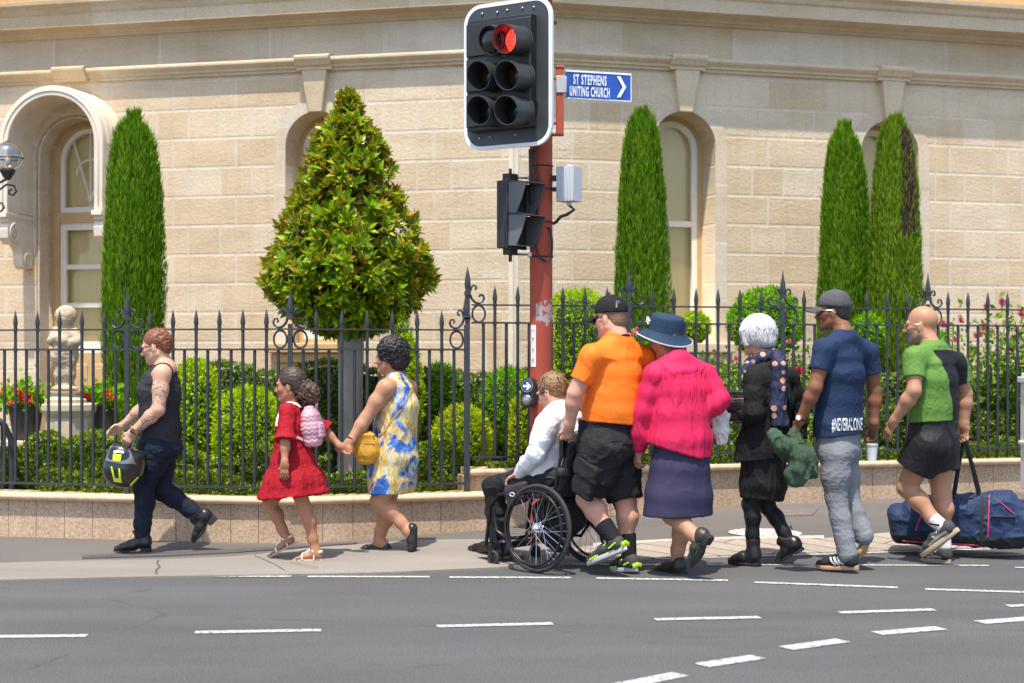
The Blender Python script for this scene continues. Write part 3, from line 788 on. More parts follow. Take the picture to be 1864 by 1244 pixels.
# --- pedestrian lantern
pd = thing
py_ = R(-40); pn = V(math.cos(py_), math.sin(py_), 0); px_ = V(-pn[1], pn[0], 0); PZ = V(0, 0, 1)
pc = W(929, 392, 11.42)
mb = MB(); mb.box(pc, (.08, .215, .49), [pn, px_, PZ]).box(pc - PZ * .265, (.07, .09, .05), [pn, px_, PZ]).box(pc + PZ * .27, (.07, .10, .06), [pn, px_, PZ])
mb.cyl(pc + PZ * .27, pc + PZ * .34, .012, n=8).cyl(pc - PZ * .27, pc - PZ * .34, .014, n=8)
mb.box(pc + pn * .055 + PZ * .0, (.02, .225, .505), [pn, px_, PZ])
lan = mb.build("pedestrian_lantern", m_blk, sig, 25, bevel=.006)
m_cowl = plain("cowl_grey", (.115, .118, .122), .5, .15, 6)
for q, dz in ((0, .118), (1, -.118)):
    cc_ = pc + PZ * dz + pn * .066; s, h = .100, .110; dp = .175
    mb = MB()
    out = [(-s, h, 0), (s, h, 0), (s, -h, 0), (-s, -h, 0)]
    for th_ in (0,):
        top = [(-s, h + .005, 0), (s, h + .005, 0), (s + .01, h - .01, dp), (-s - .01, h - .01, dp)]
        def Q(p): return cc_ + px_ * p[0] + PZ * p[1] + pn * p[2]
        t_ = .005
        for pl4, nn in ((top, PZ), ([(-s, h, 0), (-s - .01, h - .01, dp), (-s - .005, -.02, dp * .72), (-s, -h, dp * .42), (-s, -h, 0)], px_), ([(s, h, 0), (s + .01, h - .01, dp), (s + .005, -.02, dp * .72), (s, -h, dp * .42), (s, -h, 0)], px_), ([(-s, -h, 0), (s, -h, 0), (s, -h - .005, dp * .42), (-s, -h - .005, dp * .42)], PZ)):
            a = np.array([Q(p) for p in pl4]); b = a + nn * t_; k = len(pl4)
            mb.add(np.concatenate([a, b]), [tuple(range(k)), tuple(range(2 * k - 1, k - 1, -1))] + [(j, j + k, (j + 1) % k + k, (j + 1) % k) for j in range(k)])
    cw = mb.build("cowl", m_cowl, lan, 25)
    MB().prism(rrect(.19, .19, .02, 3), (cc_ + pn * .002, px_, PZ), .006).build("lens", m_redoff, lan, 0)
for dz in (.275, -.285):
    mb = MB(); mb.cyl(pc + PZ * dz, V(PX - .07, PD - .03, pc[2] + dz), .008, n=8); mb.box(V(PX - .085, PD - .03, pc[2] + dz), (.03, .05, .03)); mb.build("bracket_rod", m_steel, sig, 40)
mb = MB()
mb.tube([W(972, 272, 11.4), W(973, 300, 11.4), W(980, 330, 11.4), W(979, 380, 11.42), W(976, 450, 11.42), W(980, 468, 11.4), W(994, 476, 11.4), W(1004, 468, 11.42), W(1005, 440, 11.42), W(1002, 418, 11.42), W(997, 414, 11.42)], .009, 8)
mb.tube([W(965, 272, 11.4), W(966, 330, 11.4), W(968, 372, 11.41)], .012, 8)
mb.build("cable", m_blk, sig, 60)
# --- detector box on the right with its cable
gc = W(1036, 336, 11.42)
gx, gn = V(math.cos(R(-32)), math.sin(R(-32)), 0), V(-math.sin(R(32)), -math.cos(R(32)), 0)
mb = MB(); mb.box(gc, (.145, .13, .255), [gx, gn, PZ])
for i in range(5): mb.box(gc + gn * .066 + gx * (-.05 + .025 * i), (.008, .006, .235), [gx, gn, PZ])
mb.box(gc + PZ * .135, (.03, .03, .02)).cyl(gc - PZ * .125, gc - PZ * .155, .018, n=10)
gb = mb.build("detector_box", m_gbox, sig, 30, bevel=.008)
mb = MB(); mb.box(V(PX + .11, PD - .02, gc[2] + .05), (.06, .05, .04)).box(V(PX + .11, PD - .02, gc[2] - .03), (.08, .035, .03)).build("box_bracket", m_blk, sig, 30)
MB().tube([gc - PZ * .15, W(1045, 382, 11.42), W(1032, 391, 11.42), W(1020, 395, 11.42), W(1013, 404, 11.44), W(1006, 408, 11.45)], .012, 8).build("cable", m_blk, sig, 60)
# --- street name blade on its own little post
def text_mesh(txt, size, extr=.0, align='CENTER', spacing=1.0, width=1.0, bold=0, fit=0):
    cu = bpy.data.curves.new("t", 'FONT'); cu.body = txt; cu.size = size; cu.align_x = align; cu.align_y = 'CENTER'; cu.extrude = extr; cu.space_character = spacing
    cu.resolution_u = 4; cu.offset = bold
    o = bpy.data.objects.new("t", cu); COL.objects.link(o)
    me = bpy.data.meshes.new_from_object(o.evaluated_get(bpy.context.evaluated_depsgraph_get())); bpy.data.objects.remove(o)
    v = np.zeros(len(me.vertices) * 3); me.vertices.foreach_get("co", v); v = v.reshape(-1, 3); v[:, 0] *= width if not fit else fit / (v[:, 0].max() - v[:, 0].min())
    if fit: v[:, 0] -= (v[:, 0].max() + v[:, 0].min()) / 2
    return v, [tuple(p.vertices) for p in me.polygons]
m_sgn = plain("sign_blue", (.012, .085, .42), .3, .06, 3)
m_let = plain("white_lettering", (.82, .84, .86), .4, .03)
sA, sB = W(1030, 156, 11.50), W(1148, 160, 11.66)
sx = unit(sB - sA); sx[2] = 0; sx = unit(sx); sn = V(sx[1], -sx[0], 0); sw = np.linalg.norm(sB - sA)
sc0 = (sA + sB) / 2
pp = W(1019, 185, 11.48)
mb = MB(); mb.box((pp[0], pp[1], pp[2]), (.056, .056, .49)).box((pp[0], pp[1], pp[2] + .25), (.066, .066, .02)).box((pp[0] - .04, pp[1], pp[2] - .245), (.14, .05, .018)).box((pp[0] - .06, pp[1], pp[2] + .17), (.08, .03, .02)).box((pp[0] - .06, pp[1], pp[2] - .16), (.08, .03, .02))
sgn = mb.build("sign_post", m_pole, sig, 25, bevel=.005)
MB().box((pp[0] + .005, pp[1] - .004, W(0, 155, 11.48)[2]), (.066, .066, .125)).box((pp[0] + .04, pp[1] - .01, W(0, 155, 11.48)[2]), (.02, .03, .12)).build("clamp", m_gbox, sgn, 25, bevel=.004)
SH = .195
bl = MB(); bl.box(sc0, (sw, .012, SH), [sx, sn, PZ])
blade = bl.build("sign_blade", m_sgn, sgn, 25)
bd = MB()
bd.box(sc0 + PZ * (SH / 2 + .005), (sw + .004, .02, .014), [sx, sn, PZ]).box(sc0 - PZ * (SH / 2 - .0) + sn * .001, (sw + .003, .016, .007), [sx, sn, PZ]).box(sc0 + sx * sw / 2 + sn * .001, (.006, .016, SH), [sx, sn, PZ])
bd.build("white_edging", m_let, sgn, 0)
def flat_text(txt, size, at, ex, ey, parent, mat, name, width=1.0, spacing=1.0, lift=.002):
    v, f = text_mesh(txt, size, 0, 'CENTER', spacing, 1, .0035, width); n_ = np.cross(ex, ey)
    p = np.array(at) + np.outer(v[:, 0], ex) + np.outer(v[:, 1], ey) + n_ * lift
    return MB().add(p, f).build(name, mat, parent, 0)
flat_text("ST STEPHENS", .098, W(1073, 147.5, 11.55) + sn * .012, sx, PZ, sgn, m_let, "lettering", .262, 1.25, .0)
flat_text("UNITING CHURCH", .098, W(1072.5, 169, 11.55) + sn * .012, sx, PZ, sgn, m_let, "lettering", .315, 1.2, .0)
ch = W(1130, 159, 11.63) + sn * .010
cvs = [(-.036, .078), (-.006, .078), (.040, 0), (-.006, -.078), (-.036, -.078), (.010, 0)]
MB().add([ch + sx * x + PZ * y for x, y in cvs], [(0, 1, 2, 5), (5, 2, 3, 4)]).build("chevron", m_let, sgn, 0)
# --- push button box and instruction plate on the pole
pb = W(964, 715, 11.40)
bxn = unit(V(-.35, -.94, 0)); bxx = V(-bxn[1], bxn[0], 0)
if bxx[0] < 0: bxx = -bxx
mb = MB(); mb.prism(rrect(.105, .215, .05, 8), (pb + bxn * .05, bxx, PZ), .085)
bt = mb.build("push_button", m_blk, sig, 30, bevel=.006)
m_bplate = plain("button_blue", (.02, .06, .16), .3, .1)
MB().lathe([(.043, 0), (.043, .004), (.001, .004)], pb + bxn * .05 + PZ * .048, bxn, 28).build("arrow_plate", m_bplate, bt, 30)
MB().ring(pb + bxn * .054 + PZ * .048, bxn, .043, .0035, 28, 6).build("plate_rim", m_steel, bt, 60)
ar = [(-.03, .009), (.004, .009), (-.008, .028), (.006, .028), (.034, 0), (.006, -.028), (-.008, -.028), (.004, -.009), (-.03, -.009)]
MB().add([pb + bxn * .0565 + PZ * .048 + bxx * x + PZ * y for x, y in ar], [(0, 1, 4, 7, 8), (1, 2, 3, 4), (4, 5, 6, 7)]).build("arrow", m_let, bt, 0)
MB().lathe([(.036, 0), (.036, .012), (.030, .018), (.024, .014), (.022, .024), (.001, .028)], pb + bxn * .05 - PZ * .052, bxn, 28).build("button", m_steel, bt, 40)
# curved plate wrapped on the pole
a0, a1 = R(-112), R(-82); zt, zb = W(0, 592, PD)[2], W(0, 668, PD)[2]
mb = MB(); nn_ = 8
vs = [(PX + (PR + .003) * math.cos(lerp(R(208), R(243), i / nn_)), PD + (PR + .003) * math.sin(lerp(R(208), R(243), i / nn_)), z) for z in (zb, zt) for i in range(nn_ + 1)]
mb.add(vs, [(i, i + 1, i + nn_ + 2, i + nn_ + 1) for i in range(nn_)])
plq = mb.build("instruction_plate", plain("plate_white", (.74, .74, .74), .45, .05), sig, 40)
m_rd = plain("print_red", (.55, .03, .02), .5, .05); m_gn = plain("print_green", (.05, .35, .12), .5, .05)
def on_pole(x, z): a = R(225.5) + x / PR; return (PX + (PR + .0045) * math.cos(a), PD + (PR + .0045) * math.sin(a), z)
mb = MB()
zc = [lerp(zt, zb, f) for f in (.14, .34, .60, .85)]
def man(z, m):
    mb.add([on_pole(-.004, z - .016), on_pole(.004, z - .016), on_pole(.004, z + .004), on_pole(-.004, z + .004)], [(0, 1, 2, 3)], m)
    mb.add([on_pole(-.009, z + .003), on_pole(.009, z + .003), on_pole(0, z + .016)], [(0, 1, 2)], m)
man(zc[1], 0); man(zc[2], 1); man(zc[3], 0)
mb.add([on_pole(-.016, zc[0] - .003), on_pole(.016, zc[0] - .003), on_pole(.016, zc[0] + .003), on_pole(-.016, zc[0] + .003)], [(0, 1, 2, 3)], 0)
for f in (.23, .47, .72): 
    z = lerp(zt, zb, f); mb.add([on_pole(-.024, z - .0008), on_pole(.024, z - .0008), on_pole(.024, z + .0008), on_pole(-.024, z + .0008)], [(0, 1, 2, 3)], 2)
mb.build("printed_figures", [m_rd, m_gn, plain("print_grey", (.45, .45, .45), .5, .05)], plq, 0)
# ================================================================ PLANTS
def leaf_mat(name, stops, rough=.5, trans=.35, back=None, spec=.4):
    t = NT(name); g = t.n("ShaderNodeNewGeometry")
    c = t.ramp(g.outputs["Random Per Island"], stops)
    if back: c = t.mix(g.outputs["Backfacing"], c, back)
    t.set(Base_Color=c, Roughness=rough); t.b.inputs["Specular IOR Level"].default_value = spec
    td = t.n("ShaderNodeBsdfTranslucent"); t.l(t.mix(1, c, (1.3, 1.5, .6), 'MULTIPLY'), td.inputs[0])
    m = t.n("ShaderNodeMixShader"); m.inputs[0].default_value = trans
    t.l(t.b.outputs[0], m.inputs[1]); t.l(td.outputs[0], m.inputs[2]); t.l(m.outputs[0], t.out.inputs[0])
    return t.m
def leaves(P, D, N, L, Wd, fold=.25):
    """pointed folded leaves: base P, direction D, face normal N, length L, width Wd (arrays)"""
    n = len(P); D = D / np.linalg.norm(D, axis=1, keepdims=True)
    S = np.cross(D, N); S /= np.maximum(np.linalg.norm(S, axis=1, keepdims=True), 1e-6); U = np.cross(S, D)
    L = np.broadcast_to(L, (n,))[:, None]; Wd = np.broadcast_to(Wd, (n,))[:, None]
    m = P + D * L * .5
    v = np.stack([P, m + S * Wd / 2 + U * Wd * fold, P + D * L - U * L * .08, m - S * Wd / 2 + U * Wd * fold, m], 1).reshape(-1, 3)
    b = np.arange(n)[:, None] * 5
    q = np.concatenate([b + np.array([[1, 2, 4, 0]]), b + np.array([[4, 2, 3, 0]])], 0)
    return v, q
def rdirs(n):
    d = rng.normal(size=(n, 3)); return d / np.linalg.norm(d, axis=1, keepdims=True)
class Veg:
    def __init__(s): s.v = []; s.q = []; s.m = []; s.n = 0
    def add(s, v, q, m=0):
        s.v.append(v); s.q.append(q + s.n); s.n += len(v); s.m.append(np.full(len(q), m)); return s
    def build(s, name, mats, parent, smooth=False):
        v = np.concatenate(s.v) - world_origin(parent)
        me = fast_mesh(name, v, np.concatenate(s.q), np.concatenate(s.m), smooth)
        return link_mesh(name, me, mats, parent)
m_bark = plain("grey_bark", (.36, .315, .27), .9, .25, 7, .8, 22, .02, stretch=(1, 1, .35))
m_twig = plain("brown_twig", (.13, .085, .055), .9, .2, 20)
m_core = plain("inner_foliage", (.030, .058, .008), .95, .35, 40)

# ---- clipped pencil cypresses
m_cyp = leaf_mat("cypress_spray", [(0, (.065, .155, .006)), (.45, (.125, .265, .009)), (.8, (.20, .36, .014)), (1, (.28, .42, .025))], .8, .36, None, .12)
m_cyp2 = leaf_mat("cypress_spray_olive", [(0, (.09, .165, .008)), (.45, (.165, .27, .014)), (.8, (.27, .39, .022)), (1, (.35, .43, .04))], .8, .36, None, .12)
m_dead = leaf_mat("dead_spray", [(0, (.035, .022, .016)), (.5, (.10, .06, .04)), (1, (.24, .15, .08))], .9, .1)
def cypress(px, d, z0, ytop, prof, label, mat, dead=None, seed=1, n=26000, lean=0):
    """prof: (row, half width in photo pixels)"""
    k = d / FPX; x0 = (px - CX) * k
    th = thing("cypress_tree", (x0, d, z0), label, "cypress", "clipped pencil cypresses by the building")
    zs = np.array([HC - (y - YH) * k for y, h in prof])[::-1]; hs = np.array([h * k * .92 for y, h in prof])[::-1]
    ztop = HC - (ytop - YH) * k
    r_ = np.random.default_rng(seed)
    z = z0 + .12 + (ztop - z0 - .15) * r_.random(n) ** .95
    a = r_.random(n) * 2 * math.pi
    R0 = np.interp(z + .26 * np.maximum(0, (z - ztop + .9) / .9) * vnoise(np.stack([np.cos(a) * 2.6 + 7, np.sin(a) * 2.6, z * 0], 1), seed + 2), zs, hs)
    lump = fbm(np.stack([np.cos(a) * 2.2, np.sin(a) * 2.2, z * 1.1], 1), seed, 3) - .5
    col = vnoise(np.stack([np.cos(a) * 6, np.sin(a) * 6, z * .9], 1), seed + 5) - .5
    rr = R0 * (1 + .26 * lump + .30 * col) * (.80 + .22 * np.sqrt(r_.random(n)))
    c_, s_ = np.cos(a), np.sin(a)
    P = np.stack([x0 + rr * c_ + lean * (z - z0), d + rr * s_, z - .05], 1)
    out = np.stack([c_, s_, np.zeros(n)], 1)
    D = out * (.16 + .2 * r_.random(n))[:, None] + V(0, 0, 1) + r_.normal(size=(n, 3)) * .10
    Lg = .04 + .06 * r_.random(n); Lg = Lg * np.where(z > ztop - .35, 1.25, 1) * (.7 + .6 * vnoise(np.stack([a * 3, z * 5, z * 0], 1), seed + 9))
    N = out + r_.normal(size=(n, 3)) * .5
    v = Veg(); mi = np.zeros(n, int)
    if dead is not None:
        f = dead(P, out, r_); mi[f] = 1
    for q in (0, 1):
        s = mi == q
        if s.any(): v.add(*leaves(P[s], D[s], N[s], Lg[s], (.008 + .006 * r_.random(s.sum()))), q)
    v.build("crown", [mat, m_dead], th)
    mb = MB(); zz = np.linspace(z0 + .08, ztop - .22, 26); rings = []
    for q in zz:
        aa = np.arange(20) * 2 * math.pi / 20; r0 = np.interp(q, zs, hs) * .80
        l = fbm(np.stack([np.cos(aa) * 2.2, np.sin(aa) * 2.2, np.full(20, q * 1.1)], 1), seed, 3) - .5
        rr = r0 * (1 + .25 * l); rings.append(np.stack([x0 + rr * np.cos(aa) + lean * (q - z0), d + rr * np.sin(aa), np.full(20, q)], 1))
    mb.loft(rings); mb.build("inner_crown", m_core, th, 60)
    MB().cyl((x0, d, z0 - .05), (x0, d, z0 + .5), .05, .04, 10).build("trunk", m_bark, th, 60)
    return th
cypress(243, 14.6, .36, 200, [(198, 8), (210, 22), (228, 33), (270, 40), (340, 48), (430, 52), (540, 55), (640, 54), (740, 46), (790, 34)], "clipped pencil cypress beside the arched doorway", m_cyp, seed=3, n=28000)
cypress(1169, 14.9, .5, 196, [(192, 8), (205, 21), (222, 29), (262, 36), (340, 43), (450, 47), (540, 50), (640, 49), (760, 38)], "clipped pencil cypress just right of the street name sign", m_cyp, seed=8)
cypress(1537, 15.5, .5, 220, [(216, 8), (230, 20), (252, 29), (300, 38), (380, 44), (480, 46), (560, 47), (640, 46), (760, 36)], "darker clipped pencil cypress behind the man in the grey cap", m_cyp, seed=13)
def deadf(P, out, r_):
    z = P[:, 2]; zt = 3.66
    along = (z > 2.55) & (z < 3.56)
    # a brown strip running down the right front of the tree
    want = .15 + (3.56 - z) * .10
    ang = np.arctan2(out[:, 1], out[:, 0]); return along & (np.abs(ang - (-1.05 + (z - 3.0) * .2)) < .42) & (r_.random(len(z)) < .85)
cypress(1629, 15.2, .5, 208, [(204, 8), (217, 17), (246, 27), (290, 34), (360, 40), (440, 45), (540, 49), (640, 50), (760, 40)], "olive green pencil cypress with a dead brown strip near its top", m_cyp2, deadf, seed=21)

# ---- the clipped magnolia
m_mag = leaf_mat("magnolia_leaf", [(0, (.065, .15, .006)), (.35, (.16, .31, .008)), (.72, (.34, .48, .012)), (.90, (.50, .52, .02)), (.96, (.48, .30, .02)), (1, (.50, .24, .04))], .28, .36, (.26, .19, .02), .45)
md = 13.35; mk = md / FPX; mx = (634 - CX) * mk
mag = thing("magnolia_tree", (mx, md, .34), "cone shaped clipped magnolia with glossy bronze tipped leaves on a bare grey trunk", "tree")
mrow = [(176, 3), (200, 16), (230, 40), (270, 66), (320, 84), (360, 98), (410, 122), (460, 142), (495, 152), (530, 146), (560, 120), (585, 80), (600, 40)]
mz = np.array([HC - (y - YH) * mk for y, h in mrow])[::-1]; mr = np.maximum(np.array([h * mk for y, h in mrow])[::-1] - .025, .008)
v = Veg(); r_ = np.random.default_rng(5)
nr = 980
zz = mz[0] + (mz[-1] - mz[0]) * (1 - np.sqrt(1 - r_.random(nr) * .985)); zz[:120] = mz[-1] - .02 - .62 * r_.random(120) ** 1.3
aa = r_.random(nr) * 2 * math.pi
for z, a in zip(zz, aa):
    r0 = np.interp(z, mz, mr); lump = 1 + .14 * (fbm(np.array([[math.cos(a) * 2, math.sin(a) * 2, z * 3]]), 4, 2)[0] - .5) * 2
    rr = r0 * lump * (.72 + .28 * math.sqrt(r_.random()))
    out = V(math.cos(a), math.sin(a), 0); up = V(0, 0, 1)
    slope = np.interp(z, [mz[0], mz[4], mz[-1]], [-.5, .45, .9])
    ax = unit(out * 1.0 + up * (.25 + slope) + r_.normal(size=3) * .25)
    base = V(mx, md, z) + out * rr
    k = r_.integers(8, 13); u = unit(np.cross(ax, V(.3, .2, 1))); w2 = np.cross(ax, u)
    ph = np.arange(k) * 2.4 + r_.random() * 6; tilt = .25 + 1.0 * np.arange(k) / k
    D = np.outer(np.cos(tilt), ax) + (np.cos(ph)[:, None] * u + np.sin(ph)[:, None] * w2) * np.sin(tilt)[:, None]
    D += r_.normal(size=(k, 3)) * .08
    Nn = ax - D * (D @ ax)[:, None] + r_.normal(size=(k, 3)) * .15
    Lg = .072 + .052 * r_.random(k)
    v.add(*leaves(base + D * .01, D, Nn, Lg, Lg * .40, .16))
n = 6500   # inner leaves
z = mz[0] + (mz[-1] - mz[0]) * (1 - np.sqrt(1 - r_.random(n) * .97)); a = r_.random(n) * 6.28; rr = np.interp(z, mz, mr) * .80 * np.sqrt(r_.random(n))
P_ = np.stack([mx + rr * np.cos(a), md + rr * np.sin(a), z], 1); v.add(*leaves(P_, rdirs(n), rdirs(n), .11, .045))
v.build("crown", [m_mag], mag)
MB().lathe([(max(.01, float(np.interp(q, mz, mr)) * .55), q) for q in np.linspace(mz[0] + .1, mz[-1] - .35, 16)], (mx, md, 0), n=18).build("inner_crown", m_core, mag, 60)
mb = MB(); mb.lathe([(.135, .30), (.118, .40), (.105, .8), (.105, 1.3), (.118, 1.6), (.10, 1.85), (.05, 2.6), (.02, 3.3)], (mx + .02, md, 0), n=20)
for q in range(9):
    a = q * 2.4; z0_ = 1.65 + q * .13; mb.tube([(mx, md, z0_), (mx + (.3 - q * .02) * math.cos(a), md + (.3 - q * .02) * math.sin(a), z0_ + .15), (mx + (.5 - q * .035) * math.cos(a), md + (.5 - q * .035) * math.sin(a), z0_ + .32)], [.03, .018, .008], 6)
mb.build("trunk", m_bark, mag, 60)

# ---- round and upright clipped shrubs
m_lime = leaf_mat("lime_leaf", [(0, (.16, .29, .006)), (.4, (.34, .50, .008)), (.8, (.52, .62, .012)), (1, (.66, .68, .05))], .7, .42, None, .15)
m_green = leaf_mat("fresh_leaf", [(0, (.10, .26, .006)), (.5, (.20, .42, .010)), (1, (.34, .54, .03))], .7, .42, None, .15)
m_yell = leaf_mat("golden_leaf", [(0, (.20, .27, .008)), (.45, (.40, .46, .012)), (.85, (.56, .58, .03)), (1, (.66, .62, .08))], .7, .42, None, .15)
m_dark = leaf_mat("hedge_leaf", [(0, (.05, .095, .012)), (.5, (.13, .20, .022)), (.85, (.25, .32, .05)), (1, (.44, .46, .16))], .4, .28, None, .4)
m_box = leaf_mat("box_leaf", [(0, (.05, .11, .008)), (.45, (.13, .23, .014)), (.8, (.30, .38, .018)), (1, (.52, .50, .06))], .5, .35, None, .3)
def ball(px, py, rx, ry, d, mat, label, name="round_shrub", cat="shrub", group="clipped shrubs in the garden bed", n=3200, leaf=.034, stem=None, seed=0, pw=2.0, up=.3):
    """clipped shrub: photo centre and half sizes in pixels at a distance"""
    k = d / FPX; c = W(px, py, d); a_, b_ = rx * k, ry * k
    zb = c[2] - b_ if stem is None else stem
    th = thing(name, (c[0], c[1], zb), label, cat, group)
    r_ = np.random.default_rng(seed + int(px))
    dd = r_.normal(size=(n, 3)); dd /= np.linalg.norm(dd, axis=1, keepdims=True)
    e = (np.abs(dd) ** pw).sum(1) ** (-1 / pw)
    lump = fbm(dd * 3.2 + seed, seed + 3, 3) - .5
    s = e * (1 + .22 * lump) * (.86 + .16 * np.sqrt(r_.random(n)))
    P = c + dd * s[:, None] * V(a_, a_, b_)
    D = dd * .9 + r_.normal(size=(n, 3)) * .55 + V(0, 0, up)
    N = dd + r_.normal(size=(n, 3)) * .7
    Lg = leaf * (.7 + .7 * r_.random(n))
    v = Veg(); v.add(*leaves(P, D, N, Lg, Lg * .5))
    # little upright shoots that break the outline
    ns = n // 10; dd2 = dd[:ns]; P2 = c + dd2 * (e[:ns] * (1.0 + .05 * r_.random(ns)))[:, None] * V(a_, a_, b_)
    v.add(*leaves(P2, dd2 + V(0, 0, .5) + r_.normal(size=(ns, 3)) * .3, rdirs(ns), leaf * 1.5, leaf * .5))
    v.build("foliage", [mat], th)
    g = 14; ang = np.arange(20) * 2 * math.pi / 20; rings = []
    for i in range(g + 1):
        ph = -math.pi / 2 + math.pi * i / g
        q = np.stack([np.cos(ang) * max(math.cos(ph), .02), np.sin(ang) * max(math.cos(ph), .02), np.full(20, math.sin(ph))], 1)
        ee = (np.abs(q) ** pw).sum(1) ** (-1 / pw); l = fbm(q * 3.2 + seed, seed + 3, 3) - .5
        rings.append(c + q * (ee * (1 + .22 * l) * .86)[:, None] * V(a_, a_, b_))
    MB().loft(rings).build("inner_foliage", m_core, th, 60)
    if stem is not None: MB().cyl((c[0], c[1], stem), (c[0], c[1], c[2]), .02, .016, 8).build("stem", m_twig, th, 60)
    return th
ball(356, 762, 42, 100, 13.1, m_lime, "tall lime green shrub just right of the woman carrying a helmet", seed=1, n=4200, pw=2.6)
ball(450, 792, 58, 84, 12.9, m_lime, "broad lime green shrub behind the fence left of the girl in red", seed=2, n=4500, pw=2.3)
ball(733, 718, 38, 146, 13.0, m_lime, "slender pale green cone shrub behind the woman in the floral dress", "cone_shrub", seed=3, n=4200, leaf=.03, pw=1.35)
ball(800, 728, 42, 62, 13.9, m_green, "bright green shrub close to the right of the floral dress", seed=4, n=3000)
ball(840, 806, 52, 64, 12.9, m_yell, "golden green round shrub left of the tall fence post", seed=5, n=3600)
ball(925, 738, 46, 66, 13.7, m_green, "bright green shrub seen between the tall fence post and the traffic pole", seed=6, n=3000)
ball(955, 800, 26, 80, 13.0, m_yell, "narrow golden shrub just left of the red pole base", seed=17, n=2200, pw=2.6)
ball(1050, 640, 46, 104, 13.9, m_lime, "square topped lime shrub between the red pole and the orange shirt", seed=7, n=4800, leaf=.03, pw=4.5)
ball(1394, 588, 64, 60, 14.1, m_green, "large green topiary ball standing behind the white haired woman", "topiary_ball", "topiary", seed=8, n=4200, leaf=.036, stem=.5)
ball(1266, 596, 24, 24, 14.0, m_lime, "small green topiary ball right of the wide navy hat", "topiary_ball", "topiary", seed=9, n=1200, leaf=.03, stem=.5)
ball(1690, 640, 36, 40, 14.4, m_green, "green shrub at the foot of the olive cypress behind the bald man", seed=10, n=1600)
ball(1580, 610, 30, 36, 14.8, m_green, "green shrub between the two right hand cypresses", seed=11, n=1400)

def hedge(label, pts, z0, z1, half, mat, n, name="hedge", cat="hedge", leaf=.045, gap=None, seed=0, rough=.10):
    """a hedge along a line in plan"""
    pts = [np.array(p, float) for p in pts]; r_ = np.random.default_rng(seed)
    th = thing(name, (*pts[0][:2], z0), label, cat)
    seg = np.array([np.linalg.norm(b - a) for a, b in zip(pts[:-1], pts[1:])]); cum = np.concatenate([[0], np.cumsum(seg)])
    def at(u):
        x = np.interp(u, cum, [p[0] for p in pts]); y = np.interp(u, cum, [p[1] for p in pts]); return x, y
    u = r_.random(n) * cum[-1]; face = r_.random(n); x, y = at(u)
    wob = (fbm(np.stack([u * 2.2, face * 0, face * 0], 1), seed, 3) - .5)
    zt = z1 + wob * rough * 2
    front = face < .62
    z = np.where(front, z0 + (zt - z0) * r_.random(n), zt - .03 * r_.random(n))
    bul = (fbm(np.stack([u * 4, z * 4, face * 0], 1), seed + 2, 3) - .5) * rough * 1.4
    yo = np.where(front, -half - bul, (r_.random(n) * 2 - 1) * half)
    P = np.stack([x, y + yo, z], 1)
    nrm = np.where(front[:, None], V(0, -1, .15), V(0, -.2, 1))
    D = nrm * .5 + r_.normal(size=(n, 3)) * .7 + V(0, 0, .3); N = nrm + r_.normal(size=(n, 3)) * .7
    Lg = leaf * (.7 + .7 * r_.random(n))
    v = Veg(); v.add(*leaves(P, D, N, Lg, Lg * .5))
    v.build("foliage", [mat], th)
    mb = MB(); m = 60; rings = []
    for i in range(m + 1):
        uu = cum[-1] * i / m; xx, yy = at(uu); w_ = (fbm(np.array([[uu * 2.2, 0, 0]]), seed, 3)[0] - .5) * rough * 2
        h1 = z1 + w_ - .05; hf = half - .04 - rough * .2
        rings.append(np.array([(xx, yy - hf, z0 - .02), (xx, yy - hf, h1 - .03), (xx, yy - hf + .03, h1), (xx, yy + half - .03, h1), (xx, yy + half, h1 - .03), (xx, yy + half, z0 - .02)]))
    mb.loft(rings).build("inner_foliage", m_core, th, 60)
    return th
def WX(px, d): return ((px - CX) * d / FPX, d)
hedge("dark green clipped hedge running behind the left garden bed", [WX(318, 14.0), WX(640, 13.95), WX(975, 14.0)], .34, HC - (672 - YH) * 13.9 / FPX, .22, m_dark, 9000, seed=1)
hedge("dark green clipped hedge low behind the right run of fence", [WX(990, 14.6), WX(1400, 14.5), WX(1990, 14.7)], .50, HC - (688 - YH) * 14.4 / FPX, .2, m_dark, 9000, seed=2)
hedge("second dark hedge close behind the right hand fence near the bag", [WX(1560, 13.75), WX(1990, 14.25)], .50, HC - (752 - YH) * 13.8 / FPX, .16, m_dark, 5000, seed=12)
LB = lambda a, o: [V(p[0], p[1] + o) for p in a]
hedge("low straggly box edging behind the lower granite wall", LB([V(-3.75, 12.28), V(-2.97, 12.08), V(-1.676, 11.83), V(-.45, 12.26)], .20), .33, .50, .10, m_box, 9000, "box_edging", "box hedge", .028, seed=3, rough=.16)
hedge("low yellow green box edging behind the higher granite wall", LB([V(-.2, 12.33), V(.946, 12.653), V(2.254, 13.027), V(4.9, 13.78)], .17), .51, .64, .09, m_box, 8000, "box_edging", "box hedge", .028, seed=4, rough=.14)
hedge("dark groundcover planting in the bed beside the statue pedestal", [WX(-20, 12.9), WX(180, 12.75), WX(400, 12.6)], .33, .66, .14, m_box, 6500, "groundcover_planting", "planting", .034, seed=5, rough=.30)
hedge("mid green planting under the lime shrubs left of the magnolia trunk", [WX(330, 12.62), WX(470, 12.5), WX(600, 12.55)], .33, .62, .14, m_dark, 5200, "groundcover_planting", "planting", .034, seed=6, rough=.26)
hedge("ragged green planting right of the floral dress at the foot of the shrubs", [WX(690, 12.55), WX(780, 12.6), WX(850, 12.7)], .33, .60, .12, m_box, 2600, "groundcover_planting", "planting", .034, seed=7, rough=.30)

